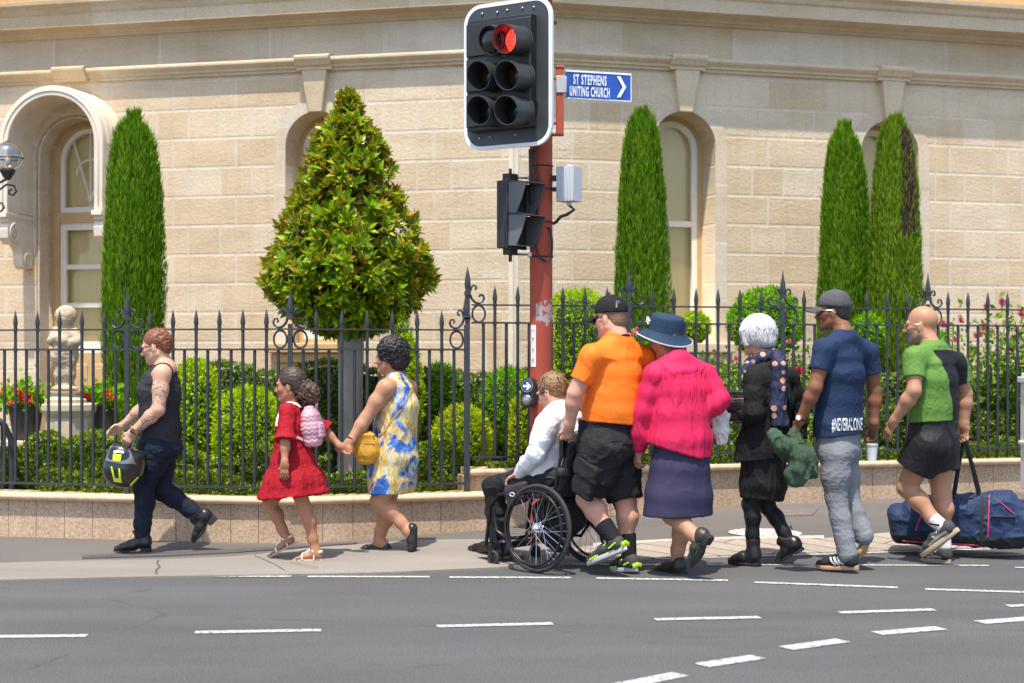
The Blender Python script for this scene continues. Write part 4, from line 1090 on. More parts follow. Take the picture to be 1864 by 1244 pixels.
# ---- roses
m_rose = leaf_mat("rose_leaf", [(0, (.09, .18, .014)), (.5, (.20, .33, .03)), (1, (.38, .46, .09))], .6, .4, None, .25)
m_pink = leaf_mat("pink_petal", [(0, (.48, .05, .15)), (.6, (.62, .12, .25)), (1, (.68, .28, .38))], .5, .3)
m_deep = leaf_mat("crimson_petal", [(0, (.35, .01, .05)), (1, (.55, .03, .10))], .5, .3)
def bloom_mesh(mat, r0=.045):
    v = Veg()
    for ring, k, tilt in ((0, 4, .35), (1, 6, .8), (2, 7, 1.25)):
        ph = np.arange(k) * 6.283 / k + ring * .4
        D = np.stack([np.cos(ph) * math.sin(tilt), np.sin(ph) * math.sin(tilt), np.full(k, math.cos(tilt))], 1)
        N = V(0, 0, 1) - D * D[:, 2:3]
        v.add(*leaves(np.zeros((k, 3)), D, N + .01, r0 * (1 + .12 * ring), r0 * 1.0, .3))
    v.add(*leaves(np.zeros((5, 3)), V(0, 0, -1) + rdirs(5) * .6, rdirs(5), .03, .012))
    me = fast_mesh("bloom", np.concatenate(v.v), np.concatenate(v.q)); me.materials.append(mat); return me
me_pk, me_dp = bloom_mesh(m_pink), bloom_mesh(m_deep, .05)
def rose(px, d, ytop, halfpx, label, blooms, seed, n=1300, ybot=None):
    k = d / FPX; x0 = (px - CX) * k; zt = HC - (ytop - YH) * k; hw = halfpx * k
    th = thing("rose_bush", (x0, d, .5), label, "rose bush", "rose bushes behind the right run of fence")
    r_ = np.random.default_rng(seed); st = MB(); tips = []
    for i in range(11):
        a = r_.random() * 6.28; tx = (r_.random() * 2 - 1) * hw; ty = (r_.random() - .5) * .5; h = (zt - .5) * (.55 + .45 * r_.random())
        pts = [V(x0 + tx * .15, d + ty * .15, .48), V(x0 + tx * .55, d + ty * .6, .5 + h * .55), V(x0 + tx, d + ty, .5 + h)]
        st.tube(pts, [.011, .008, .004], 6); tips.append(pts)
    st.build("stem", plain("rose_stem", (.10, .13, .05), .7, .2), th, 60)
    P = []
    for i in range(n):
        p = tips[r_.integers(len(tips))]; t = r_.random() ** .7
        q = lerp(p[0], p[1], t * 2) if t < .5 else lerp(p[1], p[2], t * 2 - 1)
        P.append(q + r_.normal(size=3) * V(.10, .10, .09))
    P = np.array(P); P = P[P[:, 2] > .52]; n = len(P)
    Lg = .045 + .03 * r_.random(n)
    v = Veg(); v.add(*leaves(P, r_.normal(size=(n, 3)) + V(0, 0, .2), r_.normal(size=(n, 3)) + V(0, -.4, .8), Lg, Lg * .6)); v.build("foliage", [m_rose], th)
    for bx_, by_, s_, dp in blooms:
        b = W(bx_, by_, d - .25)
        o = bpy.data.objects.new("bloom", me_dp if dp else me_pk); COL.objects.link(o); o.parent = th
        o.location = b - V(x0, d, .5); o.scale = (s_ * .8,) * 3; o.rotation_euler = (R(40 + r_.random() * 50), 0, r_.random() - .5)
    return th
rose(1300, 13.7, 650, 40, "rose bush with few small blooms behind the pink shirt", [(1340, 654, .8, 0), (1300, 640, .6, 0)], 1)
rose(1440, 13.9, 610, 46, "rose bush with one crimson bloom left of the navy shirt", [(1454, 677, 1.1, 1), (1436, 622, .6, 0)], 2)
rose(1160, 13.6, 600, 30, "rose bush with a pink bloom in front of the navy hat", [(1160, 604, 1.0, 0), (1150, 612, .7, 0)], 3, 700)
rose(1722, 13.95, 582, 44, "rose bush with several pink blooms right beside the bald man's head", [(1716, 592, 1.25, 0), (1748, 584, .9, 0), (1700, 606, .8, 0), (1738, 618, .7, 0), (1776, 612, .7, 0)], 4)
rose(1800, 14.2, 556, 46, "tallest rose bush with a high pink bloom near the right edge", [(1822, 551, 1.15, 0), (1793, 560, .9, 0), (1790, 595, 1.1, 0), (1785, 610, .8, 0), (1806, 604, .7, 0)], 5)
rose(1870, 14.0, 570, 48, "rose bush cut off by the right edge of the photo", [(1858, 573, 1.2, 0), (1850, 600, .8, 0), (1838, 640, .8, 1)], 6)

# ---- geraniums in pots on plinth ledges, the statue, the lantern, the handrail
m_pot = plain("dark_pot", (.05, .04, .035), .6, .2, 10)
m_ledge = plain("terracotta_ledge", (.42, .25, .15), .8, .15, 8)
m_ger = leaf_mat("geranium_petal", [(0, (.55, .035, .015)), (1, (.80, .10, .03))], .5, .3)
def geranium(px, d, ytop, pot_top, pot_bot, hw, label, seed, ledge_label):
    k = d / FPX; c = W(px, pot_bot, d); r_ = np.random.default_rng(seed)
    th = thing("geranium_pot", c, label, "potted plant", "red geraniums in pots beside the statue")
    ht = (pot_bot - pot_top) * k; w_ = hw * k
    MB().lathe([(w_ * .62, 0), (w_ * .86, ht), (w_ * .92, ht), (w_ * .92, ht + .02), (w_ * .8, ht + .02), (w_ * .78, ht - .02)], c, n=20).build("pot", m_pot, th, 40)
    n = 900; top = (pot_top - ytop) * k
    P = c + V(0, 0, ht) + np.abs(r_.normal(size=(n, 3))) * V(0, 0, top * .45) + r_.normal(size=(n, 3)) * V(w_ * .55, w_ * .4, .02)
    Lg = .04 + .025 * r_.random(n); v = Veg(); v.add(*leaves(P, r_.normal(size=(n, 3)) + V(0, -.2, .3), r_.normal(size=(n, 3)) + V(0, -.6, .6), Lg, Lg * .85)); v.build("foliage", [m_green], th)
    v = Veg()
    for i in range(6):
        b = c + V((r_.random() * 2 - 1) * w_ * 1.05, -.12 - r_.random() * .08, ht + top * (.25 + .7 * r_.random()))
        v.add(*leaves(np.repeat(b[None], 26, 0) + r_.normal(size=(26, 3)) * .014, rdirs(26), rdirs(26), .034, .026))
    v.build("blooms", [m_ger], th)
    b0 = thing("stone_block", (c[0], c[1], .32), ledge_label, "stone block")
    MB().box((c[0], c[1], (c[2] + .32) / 2 - .005), (w_ * 2.1, .34, c[2] - .33)).build("block", m_ledge, b0, 0, bevel=.01)
    MB().box((c[0], c[1], c[2] - .03), (w_ * 2.35, .38, .05)).build("coping", m_cream, b0, 0, bevel=.008)
geranium(47, 13.25, 702, 742, 800, 36, "dark pot of red geraniums at the left of the statue", 1, "pale stone block under the geraniums left of the statue")
geranium(186, 13.5, 708, 742, 782, 32, "dark pot of red geraniums half hidden by the cypress and the pickets", 2, "pale stone block under the geraniums right of the statue")
pk = 13.1 / FPX; pc_ = W(126, 860, 13.1)
ped = thing("pedestal", (pc_[0], 13.1, .32), "octagonal cream stone pedestal carrying the cherub statue", "pedestal")
zt = HC - (734 - YH) * pk
m_ped = plain("pedestal_stone", (.56, .46, .34), .85, .14, 9, .3, 60, .004)
def octo(r, z, c=(pc_[0], 13.1)): return np.array([(c[0] + r * math.cos(R(22.5 + 45 * i)), c[1] + r * math.sin(R(22.5 + 45 * i)), z) for i in range(8)])
MB().loft([octo(.22, .30), octo(.22, .44), octo(.20, .47), octo(.19, zt - .12), octo(.205, zt - .10), octo(.225, zt - .06), octo(.225, zt - .01), octo(.19, zt)]).build("octagonal_base", m_ped, ped, 20, bevel=.004)
MB().lathe([(.17, zt - .005), (.17, zt + .03), (.12, zt + .05), (.11, zt + .075), (.13, zt + .09), (.13, zt + .10)], (pc_[0] - .03, 13.1, 0), n=24).build("drum", m_ped, ped, 40)
STAT = (pc_[0] - .03, 13.1, zt + .10)
# wall lantern at the left edge, on a scrolled bracket from its own post outside the frame
lc = W(14, 286, 13.6)
lp = thing("lamp_post", (lc[0] - .16, 13.6, .32), "clear globe lamp on a scrolled iron bracket at the left edge", "street lamp")
t = NT("clear_globe"); t.t.nodes.remove(t.b); gl_ = t.n("ShaderNodeBsdfGlossy"); gl_.inputs[1].default_value = .05
tr_ = t.n("ShaderNodeBsdfTransparent"); tr_.inputs[0].default_value = (.80, .80, .77, 1); mx_ = t.n("ShaderNodeMixShader"); lw = t.n("ShaderNodeLayerWeight"); lw.inputs[0].default_value = .35
t.l(t.math('ADD', lw.outputs[1], .14), mx_.inputs[0]); t.l(tr_.outputs[0], mx_.inputs[1]); t.l(gl_.outputs[0], mx_.inputs[2]); t.l(mx_.outputs[0], t.out.inputs[0])
gr_ = .128
gb_ = MB(); gb_.ell(lc, gr_, n=28, k=18).build("globe", t.m, lp, 180)
MB().ring(lc - V(0, 0, .012), (0, 0, 1), gr_ + .004, .007, 32, 6).lathe([(.05, gr_ * .80), (.03, gr_ * .98), (.012, gr_ * 1.1), (.001, gr_ * 1.15)], lc, n=14).lathe([(.02, -.20), (.05, -.155), (.07, -.122), (.062, -.105)], lc, n=16).build("lamp_collar", m_iron, lp, 50)
MB().ell(lc - V(0, 0, .03), (.022, .022, .045), n=10, k=8).build("bulb", m_wht, lp, 180)
mb = MB(); mb.cyl((lc[0] - .16, 13.6, .30), (lc[0] - .16, 13.6, lc[2] - .1), .03, .024, 12)
def LP(x, z): return lc + V(x, 0, z)
mb.tube([LP(-.16, -.30), LP(-.10, -.235), LP(-.02, -.20), LP(0, -.18)], .011, 6)
mb.tube([LP(-.15, -.46), LP(-.09, -.30), LP(-.01, -.24), LP(.055, -.25), LP(.075, -.30), LP(.045, -.335), LP(.01, -.32), LP(.015, -.285), LP(.04, -.285)], .010, 6)
mb.tube([LP(-.15, -.36), LP(-.10, -.40), LP(-.05, -.40), LP(-.03, -.44), LP(-.06, -.475), LP(-.09, -.455)], .010, 6)
mb.build("scroll_bracket", m_iron, lp, 60)
hr = thing("handrail", W(14, 905, 12.7), "curved dark iron handrail at the far left behind the fence", "handrail")
mb = MB()
mb.tube([W(-50, 742, 12.75), W(-12, 758, 12.72), W(8, 775, 12.7), W(20, 800, 12.7), W(22, 860, 12.7), W(22, 915, 12.7)], .026, 10)
mb.tube([W(4, 770, 12.72), W(5, 915, 12.72)], .016, 8); mb.build("rail", m_iron, hr, 60)
# ================================================================ BODIES: smooth blended volumes turned into one skin
def surfnet(arr, org, h):
    """one closed surface round the negative cells of a distance field"""
    s = arr < 0; nx, ny, nz = arr.shape
    cid = {}; acc_i, acc_p, quads_k = [], [], []
    flat = lambda i, j, k: (i * ny + j) * nz + k
    for ax in range(3):
        a = [slice(None)] * 3; b = [slice(None)] * 3; a[ax] = slice(0, -1); b[ax] = slice(1, None)
        diff = s[tuple(a)] != s[tuple(b)]
        I = np.argwhere(diff)
        o1, o2 = [(1, 2), (2, 0), (0, 1)][ax]
        ok = (I[:, o1] > 0) & (I[:, o2] > 0) & (I[:, o1] < arr.shape[o1] - 1) & (I[:, o2] < arr.shape[o2] - 1); I = I[ok]
        J = I.copy(); J[:, ax] += 1
        fa, fb = arr[tuple(I.T)], arr[tuple(J.T)]
        t = (fa / (fa - fb)); p = I.astype(np.float64); p[:, ax] += t
        c = []
        for d1, d2 in ((-1, -1), (0, -1), (0, 0), (-1, 0)):
            q = I.copy(); q[:, o1] += d1; q[:, o2] += d2
            f = flat(q[:, 0], q[:, 1], q[:, 2]); c.append(f); acc_i.append(f); acc_p.append(p)
        q = np.stack(c, 1); flip = fa > 0
        q[flip] = q[flip][:, ::-1]; quads_k.append(q)
    ids = np.concatenate(acc_i); ps = np.concatenate(acc_p)
    u, inv = np.unique(ids, return_inverse=True)
    n = np.bincount(inv); v = np.stack([np.bincount(inv, ps[:, k]) / n for k in range(3)], 1)
    q = np.searchsorted(u, np.concatenate(quads_k))
    return v * h + org, q
def vert_normals(v, q):
    fn = np.cross(v[q[:, 2]] - v[q[:, 0]], v[q[:, 3]] - v[q[:, 1]])
    n = np.zeros_like(v)
    for k in range(4):
        for c in range(3): n[:, c] += np.bincount(q[:, k], fn[:, c], len(v))
    return n / np.maximum(np.linalg.norm(n, axis=1, keepdims=True), 1e-12)
def relax(v, q, it=1, lam=.5):
    e = np.concatenate([q[:, [0, 1]], q[:, [1, 2]], q[:, [2, 3]], q[:, [3, 0]]]); e = np.concatenate([e, e[:, ::-1]])
    deg = np.bincount(e[:, 0], minlength=len(v))
    for _ in range(it):
        m = np.stack([np.bincount(e[:, 0], v[e[:, 1], c], len(v)) for c in range(3)], 1) / deg[:, None]
        v = v + lam * (m - v)
    return v
class Blob:
    """list of shapes -> one smooth closed mesh"""
    def __init__(s, h=.006): s.p = []; s.h = h
    def seg(s, a, b, ra, rb=None, k=.02, L=None, q=1.0, fa=False, fb=False, op='add'):
        """tapered limb; L,q: direction in which its section is q times wider; fa/fb: cut off flat at that end"""
        rb = ra if rb is None else rb; a = np.array(a, float); b = np.array(b, float)
        m = max(ra, rb) * max(q, 1)
        s.p.append(('seg', a, b, ra, rb, k, None if L is None else unit(L), q, fa, fb, op, np.minimum(a, b) - m, np.maximum(a, b) + m)); return s
    def chain(s, pts, rs, k=.02, **kw):
        for i in range(len(pts) - 1): s.seg(pts[i], pts[i + 1], rs[i], rs[i + 1], k, **kw)
        return s
    def ell(s, c, rad, ax=None, k=.02, op='add'):
        c = np.array(c, float); ax = np.eye(3) if ax is None else np.array([unit(x) for x in ax]); rad = np.array(rad, float)
        m = rad.max(); s.p.append(('ell', c, rad, ax, k, op, c - m, c + m)); return s
    def loft(s, st, L, F, k=.02, fa=False, fb=False, pw=2.0):
        """stations (centre, half width along L, half depth along F)"""
        for i in range(len(st) - 1):
            (a, A0, B0), (b, A1, B1) = st[i], st[i + 1]; m = max(A0, B0, A1, B1)
            a, b = np.array(a, float), np.array(b, float)
            s.p.append(('loft', a, b, (A0, B0), (A1, B1), unit(L), unit(F), k, fa and i == 0, fb and i == len(st) - 2, pw, np.minimum(a, b) - m, np.maximum(a, b) + m))
        return s
    def cut(s, p, n, k=0.0): s.p.append(('cut', np.array(p, float), unit(n), k)); return s
    def mesh(s, disp=None, sm=1):
        h = s.h; bb = [(p[-2], p[-1]) for p in s.p if p[0] == 'loft' or (p[0] == 'seg' and p[10] == 'add') or (p[0] == 'ell' and p[5] == 'add')]
        lo = np.min([b[0] for b in bb], 0) - .03; hi = np.max([b[1] for b in bb], 0) + .03
        n = np.ceil((hi - lo) / h).astype(int) + 1
        ax = [lo[i] + h * np.arange(n[i]) for i in range(3)]
        arr = np.full(n, .06, np.float32)
        for p in s.p:
            if p[0] == 'cut':
                _, c, nn, k = p
                d = (ax[0] - c[0])[:, None, None] * nn[0] + (ax[1] - c[1])[None, :, None] * nn[1] + (ax[2] - c[2])[None, None, :] * nn[2]
                arr = np.maximum(arr, d.astype(np.float32)); continue
            k = p[5] if p[0] == 'seg' else (p[4] if p[0] == 'ell' else p[7])
            a_, b_ = p[-2] - k - .03, p[-1] + k + .03
            i0 = np.clip(np.floor((a_ - lo) / h).astype(int), 0, n); i1 = np.clip(np.ceil((b_ - lo) / h).astype(int) + 1, 0, n)
            if (i1 <= i0).any(): continue
            sl = tuple(slice(i0[i], i1[i]) for i in range(3))
            X = ax[0][sl[0]][:, None, None].astype(np.float32); Y = ax[1][sl[1]][None, :, None].astype(np.float32); Z = ax[2][sl[2]][None, None, :].astype(np.float32)
            op = 'add'
            if p[0] == 'seg':
                _, a, b, ra, rb, k, L, q, fa, fb, op, _, _ = p
                ab = b - a; l = np.linalg.norm(ab); e = ab / max(l, 1e-9)
                x, y, z = X - a[0], Y - a[1], Z - a[2]
                t = (x * e[0] + y * e[1] + z * e[2]); tc = np.clip(t, -1e9 if fa else 0, 1e9 if fb else l)
                r = ra + (rb - ra) * np.clip(tc / max(l, 1e-9), 0, 1)
                px, py, pz = x - tc * e[0], y - tc * e[1], z - tc * e[2]
                if L is not None and q != 1:
                    Lp = unit(L - e * np.dot(L, e)); w_ = px * Lp[0] + py * Lp[1] + pz * Lp[2]; f = (1 / q - 1)
                    px, py, pz = px + w_ * f * Lp[0], py + w_ * f * Lp[1], pz + w_ * f * Lp[2]
                d = np.sqrt(px * px + py * py + pz * pz) - r
                if fa: d = np.maximum(d, -t)
                if fb: d = np.maximum(d, t - l)
            elif p[0] == 'ell':
                _, c, rad, am, k, op, _, _ = p
                x, y, z = X - c[0], Y - c[1], Z - c[2]
                u = [(x * am[i][0] + y * am[i][1] + z * am[i][2]) / rad[i] for i in range(3)]
                g = np.sqrt(u[0] ** 2 + u[1] ** 2 + u[2] ** 2); d = (g - 1) * rad.min()
            else:
                _, a, b, (A0, B0), (A1, B1), L, F, k, fa, fb, pw, _, _ = p
                ab = b - a; l = np.linalg.norm(ab); e = ab / max(l, 1e-9)
                x, y, z = X - a[0], Y - a[1], Z - a[2]
                t = x * e[0] + y * e[1] + z * e[2]; tc = np.clip(t, -1e9 if fa else 0, 1e9 if fb else l); f = np.clip(tc / max(l, 1e-9), 0, 1)
                A = A0 + (A1 - A0) * f; B = B0 + (B1 - B0) * f
                px, py, pz = x - tc * e[0], y - tc * e[1], z - tc * e[2]
                u = (px * L[0] + py * L[1] + pz * L[2]) / A; v = (px * F[0] + py * F[1] + pz * F[2]) / B; mn = np.minimum(A, B)
                ex = t - tc; ww = ex / (mn * .8)
                if pw == 2: g = np.sqrt(u * u + v * v + ww * ww)
                else: g = (np.abs(u) ** pw + np.abs(v) ** pw + np.abs(ww) ** pw) ** (1 / pw)
                d = (g - 1) * mn
                if fa: d = np.maximum(d, -t)
                if fb: d = np.maximum(d, t - l)
            cur = arr[sl]
            if op == 'sub': arr[sl] = np.maximum(cur, -d)
            elif k > 0:
                arr[sl] = np.minimum(cur, d) - np.maximum(k - np.abs(cur - d), 0) ** 2 / (4 * k)
            else: arr[sl] = np.minimum(cur, d)
        v, q = surfnet(arr, lo, h)
        if sm: v = relax(v, q, sm, .5)
        if disp is not None:
            nn = vert_normals(v, q); v = v + nn * disp(v, nn)[:, None]
        return v, q
    def build(s, name, mats, parent, disp=None, sm=1, mi=None, label=None):
        v, q = s.mesh(disp, sm)
        m = None
        if mi is not None:
            c = v[q].mean(1); m = mi(c)
        me = fast_mesh(name, v - world_origin(parent), q, m)
        o = link_mesh(name, me, mats, parent, label=label)
        KEEP[o.name] = (v, q)
        return o
KEEP = {}
def folds(amp, sc, seed=0, o=2, ridge=True):
    """cloth folds: ridged noise stretched by sc=(x,y,z) frequencies"""
    def f(v, n):
        w_ = v + .05 * (np.stack([vnoise(v * 5, seed + 61), vnoise(v * 5, seed + 62), vnoise(v * 5, seed + 63)], 1) - .5)
        r = fbm(w_ * np.array(sc), seed, o)
        if ridge: r = 1.7 * np.maximum(1 - np.abs(r * 2 - 1) * 2.4, 0) ** 2 * .55 - .25
        else: r = r * 2 - 1
        return amp * r
    return f
def addf(*fs): return lambda v, n: sum(f(v, n) for f in fs)

# ---------------------------------------------------------------- the figure
def skin_mat(name, col, red=.15):
    t = NT(name); co = t.coord()
    n = t.noise(co, 14, 4); n2 = t.noise(co, 120, 3)
    c = t.ramp(n, [(.3, tuple(x * .93 for x in col)), (.7, (min(1, col[0] * 1.07), col[1] * (1 - red * .2), col[2] * (1 - red * .3)))])
    t.set(Base_Color=c, Roughness=.5, Normal=t.bump(n2, .12, .002)); t.b.inputs["Specular IOR Level"].default_value = .35
    t.b.inputs["Subsurface Weight"].default_value = .08; t.b.inputs["Subsurface Radius"].default_value = (.012, .005, .003); t.b.inputs["Subsurface Scale"].default_value = 1.0
    return t.m
sk_fair = skin_mat("fair_skin", (.60, .36, .25)); sk_pink = skin_mat("pink_skin", (.62, .33, .235)); sk_tan = skin_mat("tanned_skin", (.46, .245, .145))
sk_brown = skin_mat("brown_skin", (.36, .18, .095)); sk_deep = skin_mat("deep_brown_skin", (.235, .105, .055)); sk_girl = skin_mat("warm_brown_skin", (.40, .195, .105))
m_eye = plain("eye_white", (.7, .68, .64), .2, .05); m_iris = plain("dark_iris", (.03, .02, .015), .2, .1)
m_lip = plain("lips", (.42, .14, .12), .4, .1); m_lipd = plain("brown_lips", (.25, .09, .075), .4, .1); m_brow = plain("brow_hair", (.07, .045, .03), .8, .2)
def cloth(name, col, rough=.8, var=.10, bump=.25, bs=220, sheen=0, stretch=(1, 1, 1), vs=4, crease=.28):
    return plain(name, col, rough, var, vs, bump, bs, .002, 0, .25, stretch, sheen, 0, crease)
def hair_mat(name, lo, hi, scale=60, stretch=(1, 1, .15), rough=.45, bump=.6):
    t = NT(name); co = t.coord(); n = t.noise(t.map(co, stretch), scale, 5, .65, .8)
    c = t.ramp(n, [(.3, lo), (.7, hi)]); t.set(Base_Color=c, Roughness=rough, Normal=t.bump(n, bump, .006)); return t.m

class Fig:
    """a walking figure. yaw: how far its heading turns away from the picture's left, towards the far side.
    joints are given as (column, row, side offset in metres; + = the figure's left, nearest the viewer)"""
    def __init__(s, label, d, pelvis, yaw, foot, name="person"):
        s.d = d; s.yaw = R(yaw); c, n = math.cos(s.yaw), math.sin(s.yaw)
        s.F = V(-c, n, 0); s.L = V(-n, -c, 0); s.U = V(0, 0, 1)
        s.c, s.s = c, n; s.k = d / FPX
        s.x0 = (pelvis[0] - CX) * s.k
        s.root = thing(name, (s.x0, d, 0), label, "person")
    def J(s, px, py, q=0.0, dx=0.0):
        """joint on the figure's own walking plane, q to its left"""
        dy = 0
        for _ in range(4):
            dd = s.d + dy; X = (px - CX) * dd / FPX
            t = -(X - s.x0 + s.s * q) / s.c; dy = s.s * t - s.c * q
        dd = s.d + dy + dx
        return V((px - CX) * dd / FPX, dd, HC - (py - YH) * dd / FPX)
    def D(s, px, py, dy): return W(px, py, s.d + dy)
    def px(s, n): return n * s.k
def head(B, c, f, u, sc=1.0, k=.014, fat=0, nose=1.0, neck=None, neck_r=.056, chin=1.0):
    """skull, jaw, nose, brow, ears; f = where the face looks, u = up"""
    f = unit(f); u = unit(u - f * np.dot(u, f)); l = np.cross(u, f)
    P = lambda a, b, d: c + (f * a + l * b + u * d) * sc
    A = [f, l, u]
    B.ell(P(-.014, 0, .034), np.array([.098, .077 , .092]) * sc, A, k)
    B.ell(P(.026, 0, -.03), np.array([.066, .062 + fat, .085]) * sc, A, .03)
    for sd in (-1, 1):
        B.seg(P(-.01, sd * (.052 + fat), -.06), P(.058, sd * .018, -.10 * chin), .024 * sc, .020 * sc, .03)
        B.ell(P(.052, sd * .038, -.028), np.array([.03, .026, .026]) * sc, A, .02)
        B.seg(P(.080, sd * .044, .016), P(.090, sd * .012, .018), .011 * sc, .012 * sc, .012)
        B.ell(P(-.008, sd * (.079 + fat * .4), -.016), np.array([.018, .008, .033]) * sc, [f * .9 + l * sd * -.35, l, u], .006)
        B.ell(P(.070, sd * .031, -.002), np.array([.013, .016, .011]) * sc, A, .004)
    B.ell(P(.068, 0, -.102 * chin), np.array([.022, .024, .018]) * sc, A, .02)
    B.seg(P(.088, 0, .004), P(.112 * 1.0, 0, -.036), .009 * sc, .0125 * sc * nose, .010)
    B.ell(P(.098, 0, -.040), np.array([.014, .019 * nose, .011]) * sc, A, .008)
    B.ell(P(.085, 0, -.064), np.array([.012, .024, .008]) * sc, A, .006)
    B.ell(P(.083, 0, -.077), np.array([.012, .021, .009]) * sc, A, .006)
    if neck is not None: B.seg(P(-.022, 0, -.055), neck, neck_r * .98, neck_r * 1.08, .03)
    return P
def face_regions(P, sc=1.0):
    """material slots of the skin mesh: 0 skin, 1 lips, 2 brow, 3 eye white, 4 iris, 5 optional beard"""
    def fn(c, beard=None):
        m = np.zeros(len(c), int)
        def near(p, r): return np.linalg.norm(c - p, axis=1) < r * sc
        if beard is not None: m[beard(c)] = 5
        lipc = P(.094, 0, -.070); d = (c - lipc)
        m[near(lipc, .019) & (np.abs(d @ unit(P(0, 0, 1) - P(0, 0, 0))) < .0115 * sc)] = 1
        for sd in (-1, 1):
            for q in (-.010, .006): m[near(P(.092, sd * (.034 + q), .024), .0085)] = 2
            m[near(P(.084, sd * .033, -.002), .0105)] = 3; m[near(P(.087, sd * .033, -.002), .0062)] = 4
        return m
    return fn
def hand(B, wrist, d, n, side, sc=1.0, curl=.55, spread=.05, thumb=.6, wr=.026, curls=None):
    """palm, four jointed fingers, thumb. d: towards the fingers, n: out of the palm; side: +1/-1 which edge the thumb is on (along n x d)"""
    d = unit(d); n = unit(n - d * np.dot(n, d)); w_ = np.cross(n, d) * side
    pw = wrist + d * .05 * sc
    B.seg(wrist - d * .012, wrist + d * .02 * sc, wr, .024 * sc, .02, L=w_, q=1.15)
    B.seg(wrist + d * .018 * sc, wrist + d * .078 * sc, .0165 * sc, .0150 * sc, .014, L=w_, q=2.3)
    for i, (off, ln) in enumerate(((.030, .074), (.010, .083), (-.010, .077), (-.029, .060))):
        cu = curl if curls is None else curls[i]
        p = wrist + d * (.086 - abs(i - 1) * .004) * sc + w_ * off * sc
        dr = unit(d + w_ * (spread * (1.2 - i)))
        a = .15 + cu * .55; pts = [p]; ang = cu * .75
        for j, fr in enumerate((.46, .31, .23)):
            q = pts[-1] + (dr * math.cos(ang) + n * math.sin(ang)) * ln * fr * sc; pts.append(q); ang += cu * (1.15 if j == 0 else .8)
        B.chain(pts, [.0088 * sc, .0082 * sc, .0074 * sc, .0062 * sc], .004)
    t0 = wrist + d * .026 * sc + w_ * .022 * sc; t1 = t0 + unit(d * .75 + w_ * .75 + n * .25) * .036 * sc
    t2 = t1 + unit(d * .9 + w_ * (.55 - .7 * thumb) + n * .75 * thumb) * .030 * sc; t3 = t2 + unit(d * .9 + w_ * (.2 - .7 * thumb) + n * .8 * thumb) * .026 * sc
    B.chain([t0, t1, t2, t3], [.0135 * sc, .0115 * sc, .0098 * sc, .0078 * sc], .006)
    return wrist + d * .085 * sc
def arm(B, sh, el, wr, r=(.05, .042, .040, .026), k=.025):
    m1 = lerp(sh, el, .45); m2 = lerp(el, wr, .3)
    B.chain([sh, m1, el], [r[0], r[0] * .96, r[1] * .92], k); B.chain([el, m2, wr], [r[1] * .95, r[2], r[3]], k)
def leg(B, hip, kn, an, r=(.085, .056, .055, .036), F=None, k=.03):
    m1 = lerp(hip, kn, .4); B.chain([hip, m1, kn], [r[0], r[0] * .93, r[1]], k)
    m2 = lerp(kn, an, .32); bk = -(F if F is not None else V(0, 0, 0)) * .014
    B.chain([kn, m2 + bk, lerp(kn, an, .75), an], [r[1] * .95, r[2], r[3] * 1.12, r[3]], k)
def foot_axes(heel, toe, up):
    f = unit(toe - heel); u = unit(up - f * np.dot(up, f)); return f, u, np.cross(u, f)
